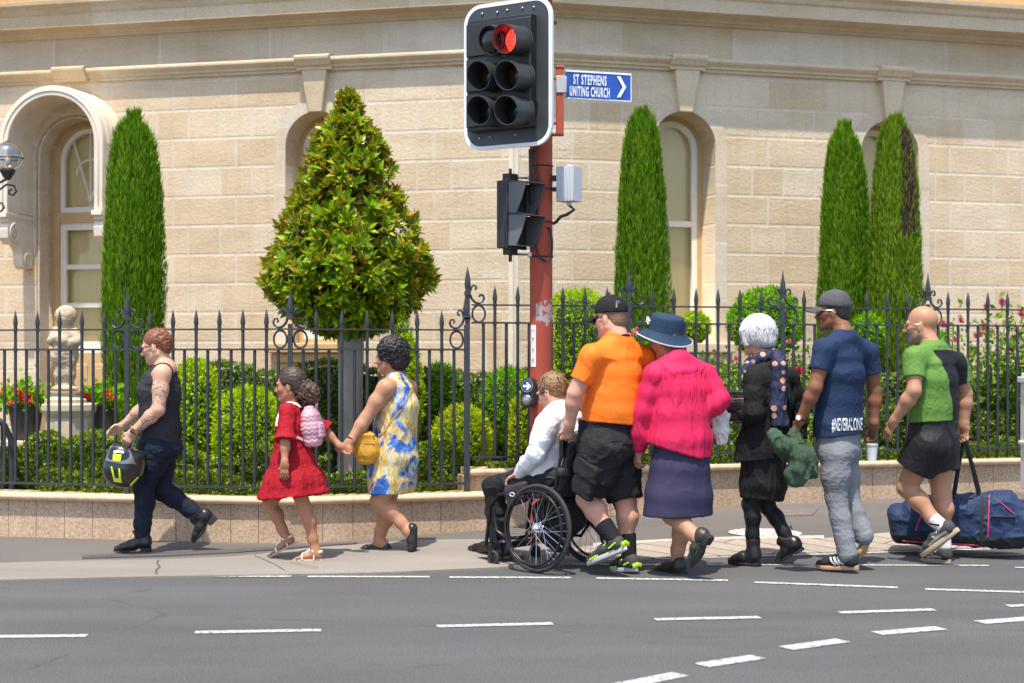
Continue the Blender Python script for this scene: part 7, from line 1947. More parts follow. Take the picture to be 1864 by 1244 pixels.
def pl6(v, n):
    a = np.arctan2((v - ax6) @ f.L, (v - ax6) @ f.F); t_ = np.clip((f.J(0, 840)[2] - v[:, 2]) / .25, 0, 1); return .020 * t_ * np.sin(a * 6 + 1.2 + 2 * fbm(v * 3, 4, 2)) + .005 * t_ * np.sin(a * 15) - .035 * np.clip(t_ * 1.5, 0, 1) * np.exp(-((a - 2.75) / .10) ** 2)
B.build("skirt", [m_nskirt], rt, addf(pl6, folds(.004, (10, 10, 4), 3)), 1)
m_hat = cloth("navy_hat_cotton", (.021, .046, .085), .8, .15, .3, 180, 0); m_gtrim = plain("grey_white_trim", (.58, .57, .60), .8, .1)
fwh = unit(V(-.9, .15, 0)); tilt = unit(V(.16, -.24, 1)); hx = unit(fwh - tilt * (fwh @ tilt)); hy = np.cross(tilt, hx); ho = P(-.022, 0, .082)
ang = np.arange(40) * 2 * math.pi / 40
def hr2(ra, rb, z, wv=0): return np.array([ho + hx * ra * math.cos(a) + hy * rb * math.sin(a) + tilt * (z + wv * math.sin(2 * a + .5)) for a in ang])
B2 = MB(); B2.loft([hr2(.185, .172, -.062, .010), hr2(.150, .142, -.040, .006), hr2(.124, .112, -.012), hr2(.120, .108, .0), hr2(.116, .104, .03), hr2(.110, .098, .072), hr2(.103, .092, .086), hr2(.05, .045, .094), hr2(.002, .002, .096)], (False, True))
B2.loft([hr2(.185, .172, -.066, .010), hr2(.150, .142, -.045, .006), hr2(.112, .102, -.014), hr2(.10, .09, .03)], (False, False))
hat = B2.build("sun_hat", m_hat, rt, 60)
MB().tube(list(hr2(.186, .173, -.064, .010)) + [hr2(.186, .173, -.064, .010)[0]], .0045, 6).build("hat_trim", m_gtrim, hat, 60)
MB().loft([hr2(.1245, .112, -.006), hr2(.1195, .107, .022)], (False, False)).build("hat_band", m_hat, hat, 60)
mb = MB(); bw = ho + hx * .112 + hy * .02 + tilt * .02
for k in range(3): mb.tube([bw + tilt * (k * .008) - hy * .03, bw + hx * .02 + tilt * (.014 + k * .012), bw + tilt * (k * .010) + hy * .035], .008, 6, flat=.5)
mb.build("striped_bow", m_gtrim, hat, 60)
m_brn = hair_mat("brown_grey_hair", (.10, .06, .035), (.30, .20, .13), 90, (1, 1, .2))
short_hair("hair", P, m_brn, rt, 1.0, .006, 60, seed=6, low=.055, top=.028); fuzz(rt, P, m_brn, 220, .07, (.100, .086, .09), low=-.13, front=.03, curl=.35, seed=8, high=.0)
m_clog = plain("dark_olive_leather", (.035, .033, .029), .45, .25, 14, .3, 70, .002)
for he, to, an in ((hl, tl, anl), (hr_, tr_, anr)):
    up = (an - he) - unit(to - he) * np.dot(an - he, unit(to - he)); so, q = shoe(rt, "slip_on_shoe", he, to, up, (m_clog, m_sole), kind='shoe', ankle=an, wid=.045, topr=.042, sole=.016, shaft=.015, heelh=.018, disp=folds(.002, (40, 40, 40), 3))
    MB().tube([q(.45, -.038, .055), q(.47, 0, .084), q(.45, .038, .055)], .006, 6, flat=1.8).build("strap", m_clog, so, 60)
wb = f.D(1314, 772, -.05); cb = thing("cloth_bag", wb + V(0, 0, .10), "folded white cloth bag held in front of the woman in the pink shirt", "bag")
B = Blob(.005); B.loft([(f.D(1314, 808, .10), .012, .035), (f.D(1313, 785, .10), .022, .055), (f.D(1311, 760, .10), .03, .06), (f.D(1308, 735, .12), .03, .04)], V(0, 1, 0), V(1, 0, 0), .02); B.build("cloth", [cloth("white_calico", (.62, .59, .56), .85, .08, .3, 120, 0)], cb, folds(.012, (22, 22, 6), 5), 1)
# ================================================================ 7 the white haired woman in black
f = Fig("white haired woman in a black coat with a spotted navy scarf walking with a handbag", 10.6, (1396, 830), 30, None); rt = f.root
shl, shr = f.J(1373, 688, .175), f.J(1436, 690, -.175)
ell_, wrl = f.J(1373, 752, .225), f.J(1338, 756, .17)
elr, wrr = f.J(1452, 745, -.22), f.J(1456, 800, -.22)
hpl, hpr = f.J(1390, 850, .085), f.J(1396, 850, -.085)
knl, anl = f.J(1365, 918, .08), f.J(1371, 992, .07); knr, anr = f.J(1396, 922, -.08), f.J(1437, 985, -.08)
hl, tl = f.J(1384, 1029, .07), f.J(1325, 1028, .085); hr_, tr_ = f.J(1464, 1001, -.08), f.J(1415, 1029, -.09)
B = Blob(.004)
B.loft(stn(f, [(1391, 845, .125, .095), (1398, 770, .145, .115), (1402, 715, .15, .115), (1405, 690, .14, .08), (1398, 668, .09, .06)]), f.L, f.F, .03)
for s_, e_, w_ in ((shl, ell_, wrl), (shr, elr, wrr)): arm(B, s_, e_, w_, (.05, .042, .04, .027)); B.seg(f.J(1402, 676), s_, .055, .055, .03)
hc = f.J(1377, 612); P = head(B, hc, f.F + V(-.1, .1, -.12), f.U, .98, neck=f.J(1392, 664), neck_r=.054)
hand(B, wrl, f.F - f.U * .25, -f.L * .6 - f.U * .5, 1, .9, .7, wr=.025); hand(B, wrr, -f.U, f.L, -1, .9, .5)
leg(B, hpl, knl, anl, (.060, .044, .036, .032), f.F); leg(B, hpr, knr, anr, (.060, .044, .036, .032), f.F)
B.build("body", [sk_fair, m_lip, plain("grey_brow", (.4, .38, .36), .8, .1), m_eye, m_iris], rt, None, 1, face_regions(P, .98))
m_tight = cloth("black_tights", (.014, .015, .018), .55, .2, .2, 300, 0)
B = Blob(.0045)
for h_, k_, a_ in ((hpl, knl, anl), (hpr, knr, anr)): leg(B, lerp(h_, k_, .5), k_, a_, (.066, .053, .051, .038), f.F)
B.build("tights", [m_tight], rt, None, 1)
m_coat = cloth("black_wool_coat", (.0125, .0125, .0135), .85, .25, .5, 120, 0)
B = Blob(.0055)
B.loft(stn(f, [(1386, 842, .215, .178), (1388, 815, .205, .168), (1396, 770, .185, .15), (1403, 725, .185, .142), (1408, 692, .172, .105), (1402, 668, .115, .08), (1398, 656, .08, .065)]), f.L, f.F, .02, fa=True)
B.cut(f.J(1386, 834), unit(V(.10, 0, -1)))
for s_, e_, w_ in ((shl, ell_, wrl), (shr, elr, wrr)):
    B.seg(f.J(1402, 674), s_, .068, .068, .04); B.chain([s_, lerp(s_, e_, .5), e_], [.070, .068, .064], .03); B.chain([e_, lerp(e_, w_, .5), lerp(e_, w_, .97)], [.064, .058, .050], .03, fb=True)
ct = B.build("coat", [m_coat], rt, addf(folds(.008, (10, 10, 4), 3), folds(.005, (28, 28, 16), 5)), 1); cv = bvh_of(ct)
B = Blob(.006); B.loft(stn(f, [(1386, 920, .152, .135), (1389, 880, .172, .152), (1390, 830, .18, .15)]), f.L, f.F, .02, fa=True); B.cut(f.J(1386, 908), unit(V(-.10, 0, -1)))
B.build("skirt", [cloth("black_crepe", (.016, .016, .017), .7, .2, .3, 140, 0)], rt, addf(folds(.010, (11, 11, 3), 3), folds(.004, (30, 30, 10), 5)), 1)
m_whair = hair_mat("white_hair", (.36, .355, .36), (.78, .77, .77), 55, (1, 1, .18), .5, .9)
fw, uu = unit(P(1, 0, 0) - P(0, 0, 0)), unit(P(0, 0, 1) - P(0, 0, 0)); ll = np.cross(uu, fw)
B = Blob(.004); B.ell(P(-.018, 0, .048), (.118, .104, .100), [fw, ll, uu], .02).ell(P(-.035, 0, -.015), (.096, .098, .085), [fw, ll, uu], .04).ell(P(-.075, 0, -.055), (.048, .065, .04), [fw, ll, uu], .03)
for q in (1, -1): B.seg(P(.055, q * .075, .04), P(.045, q * .085, -.055), .028, .014, .03)
B.ell(P(.145, 0, -.055), (.085, .085, .11), [fw, ll, uu], 0, 'sub').cut(P(-.03, 0, -.088), -uu)
def strands(v, n):
    a = np.arctan2((v - P(-.02, 0, 0)) @ ll, (v - P(-.02, 0, 0)) @ fw); z = (v - P(0, 0, 0)) @ uu
    return .006 * (1 - np.abs(2 * fbm(np.stack([a * 9, z * 9, v[:, 0] * 0], 1), 6, 3) - 1) * 2) + .003 * np.sin(a * 60 + 6 * fbm(v * 20, 3, 2))
hb_ = B.build("hair", [m_whair], rt, strands, 1)
r_ = np.random.default_rng(9); mb = MB()
for i in range(150):
    d_ = unit(r_.normal(size=3) * V(1, 1, .6)); p = P(-.020, 0, .03) + (fw * d_[0] * .118 + ll * d_[1] * .106 + uu * d_[2] * .10)
    if (p - P(0, 0, 0)) @ fw > .085 and (p - P(0, 0, 0)) @ uu < .05: continue
    o_ = unit(p - P(-.02, 0, .03)); dn = unit(-uu - o_ * (-uu @ o_) + r_.normal(size=3) * .3)
    mb.tube([p - o_ * .004, p + dn * .022 + o_ * .005, p + dn * .048 + o_ * .003 * r_.random()], [.0035, .003, .0008], 4)
mb.build("hair_strands", m_whair, hb_, 180)
t = NT("spotted_scarf"); co = t.coord(); vo = t.n("ShaderNodeTexVoronoi"); t.l(t.map(co, (1, .35, 1)), vo.inputs[0]); vo.inputs["Scale"].default_value = 17; vo.inputs["Randomness"].default_value = .45
c = t.mix(t.ramp(vo.outputs[0], [(.30, (1, 1, 1)), (.34, (0, 0, 0))]), (.014, .018, .055), (.52, .29, .19)); m_scarf = t.set(Base_Color=c, Roughness=.7)
B = Blob(.005); nk = f.J(1390, 655)
mb = [nk + f.F * .085 * math.cos(a) + f.L * .085 * math.sin(a) - f.U * (.030 * math.cos(a)) for a in np.linspace(0, 6.283, 15)]
B.chain(mb, [.038] * 15, .02)
B.chain([f.D(1362, 668, -.13), f.D(1356, 676, -.14)], [.034, .026], .02)
for pts, rs in (([f.D(1412, 642, -.17), f.D(1420, 665, -.215), f.D(1418, 705, -.225), f.D(1416, 740, -.225), f.D(1421, 774, -.225)], [.026, .034, .036, .036, .038]),):
    B.chain(pts, rs, .02, L=V(1, 0, 0), q=1.4)
B.cut(f.D(1420, 776, -.2), -f.U)
sc7 = B.build("scarf", [m_scarf], rt, addf(folds(.010, (30, 30, 4), 4), folds(.004, (60, 60, 9), 5)), 1)
bg = f.J(1342, 738, .20); hb7 = thing("black_handbag", bg - V(0, 0, .07), "small black leather handbag with a gold zip tucked under the white haired woman's arm", "handbag")
B = Blob(.005); bf = unit(f.F * .95 - f.U * .1); B.loft([(bg - f.U * .075, .045, .085), (bg + f.U * .0, .05, .092), (bg + f.U * .075, .03, .085)], f.L, bf, .02, pw=4); B.build("bag", [m_leath], hb7, folds(.003, (18, 18, 18), 2), 1)
MB().tube([bg + bf * .075 + f.L * .048 + f.U * .045, bg - bf * .07 + f.L * .048 + f.U * .04], .003, 5).tube([bg + bf * .085 + f.L * .02 + f.U * .07, bg + bf * .10 + f.L * .02 + f.U * .02, bg + bf * .095 + f.L * .02 - f.U * .08], .004, 5).build("gold_zip_and_chain", m_gold, hb7, 60)
MB().ring(P(-.004, .086, -.058), f.F, .006, .002, 12, 5).build("earring", m_gold, rt, 60)
for he, to, an in ((hl, tl, anl), (hr_, tr_, anr)):
    up = (an - he) - unit(to - he) * np.dot(an - he, unit(to - he)); so, q = shoe(rt, "ankle_boot", he, to, up, (m_leath, m_sole), kind='boot', ankle=an, wid=.043, topr=.050, sole=.018, shaft=.105, heelh=.012, disp=folds(.0018, (26, 26, 50), 6))
    MB().tube([q(.02, .0, .15), q(-.01, 0, .185), q(.04, 0, .175)], .004, 5).build("pull_tab", m_sole, so, 60)

# ================================================================ 8 the man in the grey cap
f = Fig("tall man in a grey cap, navy t-shirt and grey jeans carrying a paper cup", 10.38, (1526, 800), 42, None); rt = f.root
shl, shr = f.J(1500, 637, .20), f.J(1579, 642, -.20)
ell_, wrl = f.J(1484, 706, .27), f.J(1457, 764, .27)
elr, wrr = f.J(1592, 712, -.27), f.J(1591, 772, -.27)
hpl, hpr = f.J(1521, 830, .09), f.J(1535, 830, -.09)
knl, anl = f.J(1522, 905, .09), f.J(1541, 1000, .09); knr, anr = f.J(1544, 905, -.09), f.J(1572, 975, -.08)
hl, tl = f.J(1564, 1037, .08), f.J(1485, 1036, .10); hr_, tr_ = f.J(1583, 984, -.08), f.J(1566, 1019, -.08)
B = Blob(.004)
B.loft(stn(f, [(1526, 815, .165, .12), (1526, 740, .14, .11), (1530, 675, .165, .12), (1534, 656, .145, .08), (1536, 622, .085, .06)]), f.L, f.F, .03)
for s_, e_, w_ in ((shl, ell_, wrl), (shr, elr, wrr)): arm(B, s_, e_, w_, (.056, .046, .045, .029)); B.seg(f.J(1536, 630), s_ - f.U * .012, .045, .052, .03)
hc = f.J(1517, 567); P = head(B, hc, f.F + V(-.55, -.25, -.03), f.U, 1.0, neck=f.J(1535, 606), neck_r=.060)
hand(B, wrl, f.J(1444, 790, .27) - wrl, unit(-f.L * .6 + f.F * -.3), 1, 1.02, .75, wr=.028)
hand(B, wrr, f.D(1588, 806, .22) - wrr, unit(f.L * .9 + f.F * .2), -1, 1.02, .7, wr=.028)
leg(B, hpl, knl, anl); leg(B, hpr, knr, anr)
B.build("body", [sk_deep, m_lipd, m_brow, m_eye, m_iris], rt, None, 1, face_regions(P))
m_tee = cloth("navy_jersey", (.018, .034, .080), .85, .10, .2, 200, 0)
B = Blob(.005)
B.loft(stn(f, [(1525, 800, .198, .150), (1526, 770, .190, .146), (1527, 725, .180, .140), (1530, 680, .192, .142), (1535, 648, .172, .102), (1537, 618, .110, .075), (1537, 606, .088, .066)]), f.L, f.F, .02, fa=True)
B.cut(f.J(1526, 792), unit(-f.U + V(.08, 0, 0)))
for s_, e_ in ((shl, ell_), (shr, elr)): B.seg(f.J(1537, 617), s_, .060, .068, .04); B.seg(s_, lerp(s_, e_, .55), .068, .069, .03, fb=True)
B.ell(f.J(1535, 594), (.085, .085, .052), None, 0, 'sub')
te = B.build("t_shirt", [m_tee], rt, addf(folds(.008, (5, 5, 3.5), 3), folds(.002, (16, 16, 10), 5)), 1); tv = bvh_of(te)
lk = unit(W(1543, 778, 10.2) - V(0, 0, HC)); ex_ = unit(np.cross(lk, UW)); ey_ = np.cross(ex_, lk)
text_on(te, "lettering", "#NEVERALONE", .115, m_let, tv, W(1542, 774, 10.2), unit(ex_ + ey_ * .04), ey_, lk, .196, .0025, 1.0)
m_gj = cloth("grey_denim", (.20, .205, .222), .85, .10, .3, 170, 0, (1, 1, .4), 10, crease=.10)
B = Blob(.0055); B.ell(f.J(1526, 822), (.135, .165, .10), [f.F, f.L, f.U], .04); B.loft(stn(f, [(1526, 812, .175, .132), (1526, 785, .172, .130)]), f.L, f.F, .02, fb=True)
for h_, k_, a_, e in ((hpl, knl, anl, 1.10), (hpr, knr, anr, 1.02)):
    B.chain([h_, lerp(h_, k_, .5), k_], [.100, .090, .072], .04); B.chain([k_, lerp(k_, a_, .4), lerp(k_, a_, .8), lerp(k_, a_, e)], [.070, .066, .063, .064], .02, fb=False)
B.build("jeans", [m_gj], rt, addf(folds(.0034, (10, 10, 14), 2), folds(.0026, (30, 30, 48), 4)), 1)
m_strp = plain("shoe_white", (.75, .75, .73), .6, .05); m_bsue = plain("black_suede", (.016, .016, .018), .85, .2, 20, .3, 150, .001); m_gum = plain("tan_gum_sole", (.46, .27, .13), .7, .1)
for he, to, an in ((hl, tl, anl), (hr_, tr_, anr)):
    up = (an - he) - unit(to - he) * np.dot(an - he, unit(to - he)); so, q = shoe(rt, "striped_trainer", he, to, up, (m_bsue, m_gum), kind='shoe', ankle=an, wid=.046, topr=.046, sole=.026, shaft=.03)
    mb = MB(); bv = bvh_of(so)
    for i in range(3):
        for s_ in (1, -1): strap(so, "stripe", [q(.30 + .075 * i, .045 * s_, .030), q(.37 + .075 * i, .040 * s_, .055), q(.42 + .070 * i, .028 * s_, .075)], m_strp, bv, .012, .003, lift=.0015)
    laces(q, so, m_bsue, 4)
cap_hat(f, rt, P, 1.02, cloth("grey_cap_cotton", (.085, .085, .09), .85, .15, .3, 200, 0))
short_hair("hair", P, m_afro, rt, .985, .002, 120, seed=5, low=.012)
glasses(rt, P, m_gold, plain("dark_lens", (.01, .01, .012), .05, .05), .024, .003, "sunglasses")
e = unit(wrl - ell_); wc = lerp(ell_, wrl, .93); mb = MB(); mb.ring(wc, e, .033, .010, 24, 6); wd = unit(np.cross(e, f.F)); wd = wd if wd[1] < 0 else -wd
wd = unit(V(-.55, -.8, .1) - e * (V(-.55, -.8, .1) @ e)); mb.lathe([(.023, 0), (.023, .010), (.018, .013)], wc + wd * .030, wd, 22, m=1).lathe([(.017, .0131), (.001, .0135)], wc + wd * .030, wd, 22, m=2)
mb.build("wrist_watch", [m_sole, plain("red_brown_watch", (.30, .07, .05), .3, .1), m_let], rt, 40)
MB().ring(lerp(wrl, f.J(1444, 790, .27), .75), unit(f.J(1444, 790, .27) - wrl), .011, .003, 14, 5).build("finger_ring", m_gold, rt, 60)
cu = f.D(1587, 824, .14); cp_ = thing("paper_cup", cu - V(0, 0, .05), "white takeaway paper cup with a lid held low by the man in the navy t-shirt", "cup")
MB().lathe([(.031, -.055), (.040, .045), (.0405, .047)], cu, (0, 0, 1), 26).build("cup", plain("white_card", (.78, .78, .78), .6, .03), cp_, 40)
MB().lathe([(.042, .042), (.043, .050), (.041, .056), (.036, .060), (.036, .062), (.001, .062)], cu, (0, 0, 1), 26).build("lid", plain("grey_lid", (.34, .34, .33), .5, .05), cp_, 40)
# the green jacket bunched in his near hand
m_olive = cloth("green_fleece", (.050, .085, .050), .9, .15, .5, 130, 0)
jk = thing("green_jacket", f.D(1450, 880, -.2), "bunched dark green jacket carried in the hand of the man in the grey cap", "jacket")
dj = -.24; B = Blob(.0055); D_ = lambda x, y, o=0: f.D(x, y, dj + o)
B.chain([D_(1408, 792), D_(1425, 812, -.02), D_(1444, 820)], [.035, .052, .045], .03).chain([D_(1410, 800, .03), D_(1432, 826, .04), D_(1450, 835, .03)], [.025, .038, .04], .03)
B.chain([D_(1447, 806), D_(1458, 830, -.02), D_(1452, 855, -.02), D_(1448, 868)], [.04, .062, .060, .045], .03).chain([D_(1452, 806, .02), D_(1468, 832, .0), D_(1478, 858, .0)], [.04, .055, .044], .03)
B.chain([D_(1438, 862, -.02), D_(1450, 876, -.02), D_(1462, 868, -.02)], [.032, .034, .03], .03).chain([D_(1447, 800, .03), D_(1443, 790, .03)], [.04, .03], .02)
B.build("cloth", [m_olive], jk, addf(folds(.020, (13, 13, 5), 3), folds(.006, (40, 40, 14), 5)), 1)

# ================================================================ 9 the bald man with the bag
f = Fig("bald bearded man in a green and black t-shirt and black shorts carrying a sports bag", 10.7, (1697, 800), 42, None); rt = f.root
shl, shr = f.J(1665, 652, .205), f.J(1741, 664, -.205)
ell_, wrl = f.J(1664, 712, .275), f.J(1627, 768, .27)
elr, wrr = f.J(1757, 716, -.275), f.J(1755, 775, -.27)
hpl, hpr = f.J(1686, 815, .10), f.J(1706, 815, -.10)
knl, anl = f.J(1650, 888, .10), f.J(1712, 962, .09); knr, anr = f.J(1714, 900, -.10), f.J(1716, 985, -.10)
hl, tl = f.J(1748, 966, .08), f.J(1680, 1018, .10); hr_, tr_ = f.J(1731, 1026, -.08), f.J(1676, 1025, -.11)
B = Blob(.004)
B.loft(stn(f, [(1697, 805, .17, .135), (1699, 745, .155, .125), (1702, 690, .17, .128), (1701, 676, .15, .085), (1695, 642, .085, .06)]), f.L, f.F, .03)
for s_, e_, w_ in ((shl, ell_, wrl), (shr, elr, wrr)): arm(B, s_, e_, w_, (.058, .049, .049, .031)); B.seg(f.J(1697, 654), s_ - f.U * .012, .045, .054, .03)
hc = f.J(1677, 592); P = head(B, hc, f.F + V(-.45, -.1, -.05), f.U, 1.03, neck=f.J(1693, 628), neck_r=.064, fat=.003)
hand(B, wrl, f.J(1612, 796, .26) - wrl, unit(-f.L * .6 - f.U * .4), 1, 1.04, .4, wr=.030); hand(B, wrr, V(0, 0, -1), f.L, -1, 1.0, .95, wr=.028)
leg(B, hpl, knl, anl, (.098, .064, .064, .039), f.F); leg(B, hpr, knr, anr, (.098, .064, .064, .039), f.F)
fr = face_regions(P, 1.03)
def beard(c):
    q = (c - P(0, 0, 0)); a = q @ unit(P(1, 0, 0) - P(0, 0, 0)); z = q @ unit(P(0, 0, 1) - P(0, 0, 0)); l = np.abs(q @ unit(P(0, 1, 0) - P(0, 0, 0)))
    return (z < -.042) & (z > -.135) & (a > -.005 + (z + .042) * .1) & (a < .115) & (l < .09) & ~((z > -.062) & (a > .02) & (l > .045))
B.build("body", [sk_tan, m_lipd, m_brow, m_eye, m_iris, plain("grey_stubble", (.31, .20, .15), .85, .25, 120)], rt, None, 1, lambda c: fr(c, beard))
m_gtee = cloth("green_marl_jersey", (.115, .235, .045), .75, .14, .2, 200, 0, (1, 1, 1), 30)
m_bpan = cloth("black_mesh_panel", (.012, .012, .014), .65, .2, .4, 300, 0)
B = Blob(.005)
B.loft(stn(f, [(1698, 775, .190, .158), (1699, 740, .186, .155), (1701, 690, .195, .150), (1703, 664, .176, .106), (1698, 637, .112, .078), (1695, 628, .088, .066)]), f.L, f.F, .02, fa=True)
B.cut(f.J(1698, 766), unit(-f.U + V(.05, 0, 0)))
for s_, e_ in ((shl, ell_), (shr, elr)): B.seg(f.J(1698, 639), s_, .066, .072, .04); B.seg(s_, lerp(s_, e_, .62), .076, .075, .03, fb=True)
B.ell(f.J(1692, 615), (.085, .085, .050), None, 0, 'sub')
b9 = f.J(1700, 700)
def panel(c):
    q = c - b9; l = q @ f.L; a = q @ f.F; z = c[:, 2]
    return ((a < -.03) & (l < .065 + (z - b9[2]) * .20) & (l > -.205) & (z < f.J(0, 642)[2]) & (z < f.J(0, 642)[2])).astype(int)
B.build("t_shirt", [m_gtee, m_bpan], rt, addf(folds(.007, (5, 5, 4), 3), folds(.002, (16, 16, 10), 5)), 1, panel)
m_shrt = cloth("black_sport_nylon", (.015, .015, .017), .6, .2, .3, 120, 0)
B = Blob(.0055); B.ell(f.J(1697, 812), (.155, .180, .105), [f.F, f.L, f.U], .05); B.loft(stn(f, [(1697, 800, .185, .155), (1698, 762, .172, .142)]), f.L, f.F, .02, fb=True)
eL, eR = lerp(hpl, knl, .52), lerp(hpr, knr, .50)
B.chain([hpl, eL], [.130, .136], .06, fb=True); B.chain([hpr, eR], [.130, .136], .06, fb=True)
B.build("shorts", [m_shrt], rt, addf(folds(.012, (6, 6, 3), 3), folds(.002, (20, 20, 12), 6)), 1)
m_wsock = cloth("white_sock", (.66, .66, .66), .9, .06, .5, 260, 0)
m_ttan = plain("tan_trainer_sole", (.40, .30, .20), .7, .1); m_silv = plain("silver_panel", (.42, .40, .37), .5, .1)
for he, to, an, kn in ((hl, tl, anl, knl), (hr_, tr_, anr, knr)):
    up = (an - he) - unit(to - he) * np.dot(an - he, unit(to - he)); so, q = shoe(rt, "running_shoe", he, to, up, (m_trk, m_ttan), kind='shoe', ankle=an, wid=.048, topr=.048, sole=.030, shaft=.030)
    laces(q, so, m_silv); bv = bvh_of(so)
    for s_ in (1, -1): strap(so, "side_panel", [q(.20, .045 * s_, .040), q(.45, .045 * s_, .050), q(.68, .045 * s_, .038)], m_silv, bv, .018, .003, lift=.0015); strap(so, "side_panel", [q(.42, .04 * s_, .035), q(.50, .035 * s_, .07)], m_silv, bv, .012, .003, lift=.002)
    B = Blob(.0045); B.seg(lerp(an, he, .25), lerp(an, kn, .24), .046, .051, .01, fb=True); sk_ = B.build("sock", [m_wsock], rt, None, 1)
    bs = bvh_of(sk_)
    strap(sk_, "sock_lettering", [lerp(an, kn, .10) + f.L * .05 + f.F * .04, lerp(an, kn, .10) + f.L * .06, lerp(an, kn, .10) + f.L * .04 - f.F * .04], m_navy, bs, .012, .001, lift=.0012)
glasses(rt, P, m_gold, None, .021, .0025)
# the sports bag in his far hand
SB = thing("sports_bag", f.D(1740, 993, .35), "large navy sports bag with black base and pink piping carried beside the bald man", "sports bag")
m_bagn = cloth("navy_bag_nylon", (.022, .040, .095), .6, .12, .3, 160, 0); m_pip = plain("pink_piping", (.62, .05, .15), .5, .06)
dB = .42; bL, bRr = f.D(1660, 945, dB + .12), f.D(1838, 945, dB - .10); bx = unit(bRr - bL); bx[2] = 0; bx = unit(bx); by_ = V(-bx[1], bx[0], 0); Lb = np.linalg.norm(bRr - bL)
bc = (bL + bRr) / 2; zb = f.D(0, 994, dB)[2]; H = f.D(0, 894, dB)[2] - zb
def BP(u, v_, w_): return V(bc[0], bc[1], zb) + bx * u + by_ * v_ + UW * w_
B = Blob(.007)
B.loft([(BP(-Lb / 2 - .04, 0, H * .36), .17, H * .36), (BP(-Lb / 2 + .08, 0, H * .42), .18, H * .44), (BP(0, 0, H * .46), .18, H * .46), (BP(Lb / 2 - .08, 0, H * .50), .18, H * .50), (BP(Lb / 2 + .045, 0, H * .36), .165, H * .38)], by_, UW, .03, pw=3.4)
B.cut(BP(0, 0, .012), -UW)
def bm_(c):
    z = c[:, 2] - zb; u = (c - BP(0, 0, 0)) @ bx
    return ((z < H * .22) & (u > -Lb)).astype(int)
sbm = B.build("bag", [m_bagn, m_nylon], SB, addf(folds(.014, (6, 6, 9), 5), folds(.005, (18, 18, 18), 6)), 1, bm_); sv_ = bvh_of(sbm)
def on_bag(u, w_, back=False): 
    h = sv_.ray_cast(Vector(BP(u, -1.0, w_)), Vector(by_)); return np.array(h[0]) + np.array(h[1]) * .003 if h[0] is not None else None
def line(name, pts, mat, r, flat=None):
    P_ = []
    for i in range(len(pts) - 1):
        for t_ in np.linspace(0, 1, 8): 
            q = on_bag(lerp(pts[i][0], pts[i + 1][0], t_), lerp(pts[i][1], pts[i + 1][1], t_))
            if q is not None: P_.append(q)
    return MB().tube(P_, r, 6).build(name, mat, SB, 60)
line("piping", [(Lb / 2 - .13, H * .96), (Lb / 2 - .14, H * .22)], m_pip, .005); line("piping", [(-Lb / 2 + .12, H * .86), (-Lb / 2 + .04, H * .3)], m_pip, .005); line("piping", [(-Lb / 2 - .05, H * .10), (Lb / 2 - .2, H * .07)], m_pip, .005)
def band(u, w0, w1, wd, name="webbing"):
    P_ = [on_bag(u, w) for w in np.linspace(w0, w1, 9)]; P_ = [p for p in P_ if p is not None]
    return MB().tube(P_, wd, 6, flat=.12).build(name, m_nylon, SB, 60)
band(-.13, .03, H * .9, .02); band(.16, .03, H * .93, .02)
q = [on_bag(Lb / 2 - .12 + .16 * t_, H * .60) for t_ in np.linspace(0, 1, 7)]; MB().tube([p for p in q if p is not None], .018, 6, flat=.3).build("side_strap", m_nylon, SB, 60)
hd = wrr - UW * .085
for u, v_ in ((-.05, -.10), (.14, -.10), (-.05, .08), (.14, .08)):
    p0 = BP(u, v_, H * .93); mb = MB(); rings = []
    MB().tube([p0 - UW * .04, lerp(p0, hd, .5), hd + by_ * v_ * .1], .013, 6, flat=.25).build("carry_strap", m_nylon, SB, 60)
MB().tube([hd - bx * .05, hd + bx * .06], .017, 8).build("carry_grip", m_nylon, SB, 60)
mb = MB(); z_ = H * .78; P_ = [on_bag(Lb / 2 - .06 + .09 * t_, H * (.86 - .20 * t_)) for t_ in np.linspace(0, 1, 6)]; mb.tube([p for p in P_ if p is not None], .004, 5).build("end_piping", m_pip, SB, 60)

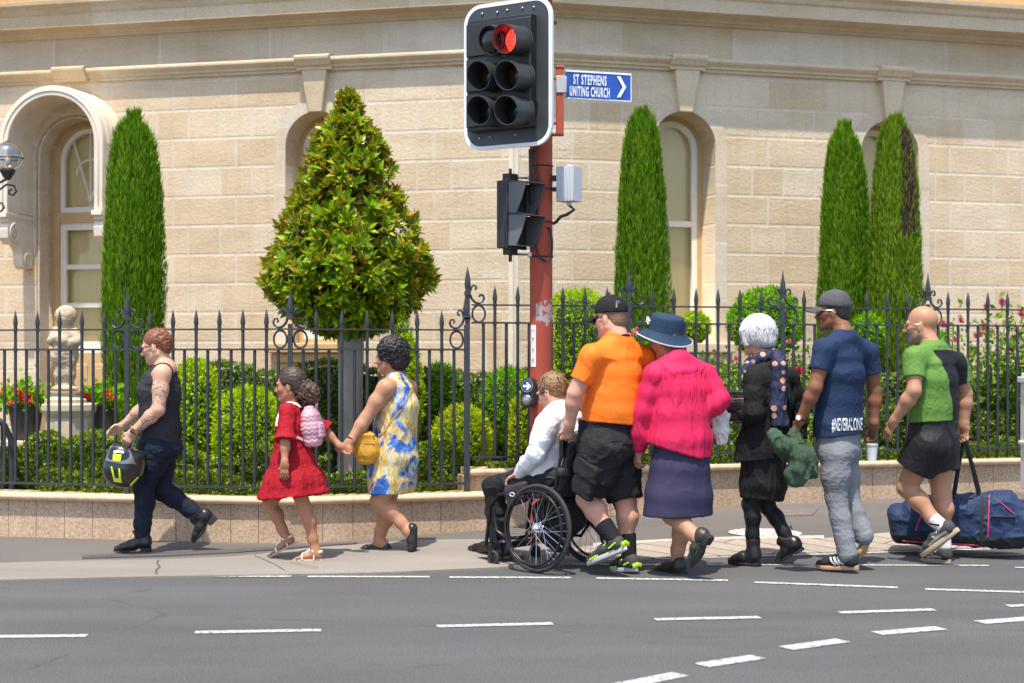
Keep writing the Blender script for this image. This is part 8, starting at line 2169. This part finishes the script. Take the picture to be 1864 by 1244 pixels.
# ================================================================ the cherub statue on its pedestal
m_stat = plain("weathered_cast_stone", (.47, .37, .26), .9, .18, 12, .5, 60, .006)
st = thing("cherub_statue", STAT, "weathered stone cherub statue standing on the octagonal pedestal behind the fence", "statue")
s0 = np.array(STAT); k_ = .70
def Sx(x, y, z): return s0 + V(x, y, z) * k_
B = Blob(.005)
B.ell(Sx(0, 0, .03), (.11, .10, .03), None, .02)
B.chain([Sx(.03, 0, .03), Sx(.045, -.02, .20), Sx(.03, 0, .40)], [.04, .052, .075], .03).chain([Sx(-.04, .02, .03), Sx(-.06, .0, .19), Sx(-.03, 0, .40)], [.038, .05, .072], .03)
B.ell(Sx(0, 0, .46), (.10, .09, .10), None, .04).ell(Sx(0, -.01, .58), (.092, .085, .11), None, .05).ell(Sx(.0, 0, .68), (.105, .075, .06), None, .04)
B.chain([Sx(.11, 0, .70), Sx(.16, -.05, .60), Sx(.06, -.11, .56)], [.042, .036, .028], .02).chain([Sx(-.11, 0, .70), Sx(-.15, -.05, .60), Sx(-.06, -.11, .64)], [.042, .036, .028], .02)
B.ell(Sx(.0, -.13, .60), (.045, .035, .04), None, .02)
B.seg(Sx(0, 0, .72), Sx(0, 0, .80), .04, .04, .03).ell(Sx(0, -.005, .88), (.075, .082, .088), None, .02).ell(Sx(0, -.08, .87), (.016, .018, .018), None, .015).ell(Sx(0, -.06, .84), (.045, .03, .03), None, .02)
B.ell(Sx(0, .015, .91), (.088, .088, .08), None, .02)
for i in range(16):
    a = i * .4; B.ell(Sx(.08 * math.cos(a), .02 + .075 * math.sin(a), .90 + .03 * math.sin(i * 2.3)), (.024, .024, .024), None, .008)
B.seg(Sx(.10, .04, .62), Sx(-.10, -.02, .40), .03, .045, .03).seg(Sx(-.10, -.02, .40), Sx(.08, -.06, .34), .045, .03, .03).seg(Sx(.09, .05, .60), Sx(.16, .12, .75), .05, .02, .03).seg(Sx(-.09, .05, .60), Sx(-.16, .12, .75), .05, .02, .03)
B.build("figure", [m_stat], st, folds(.004, (30, 30, 30), 3), 1)
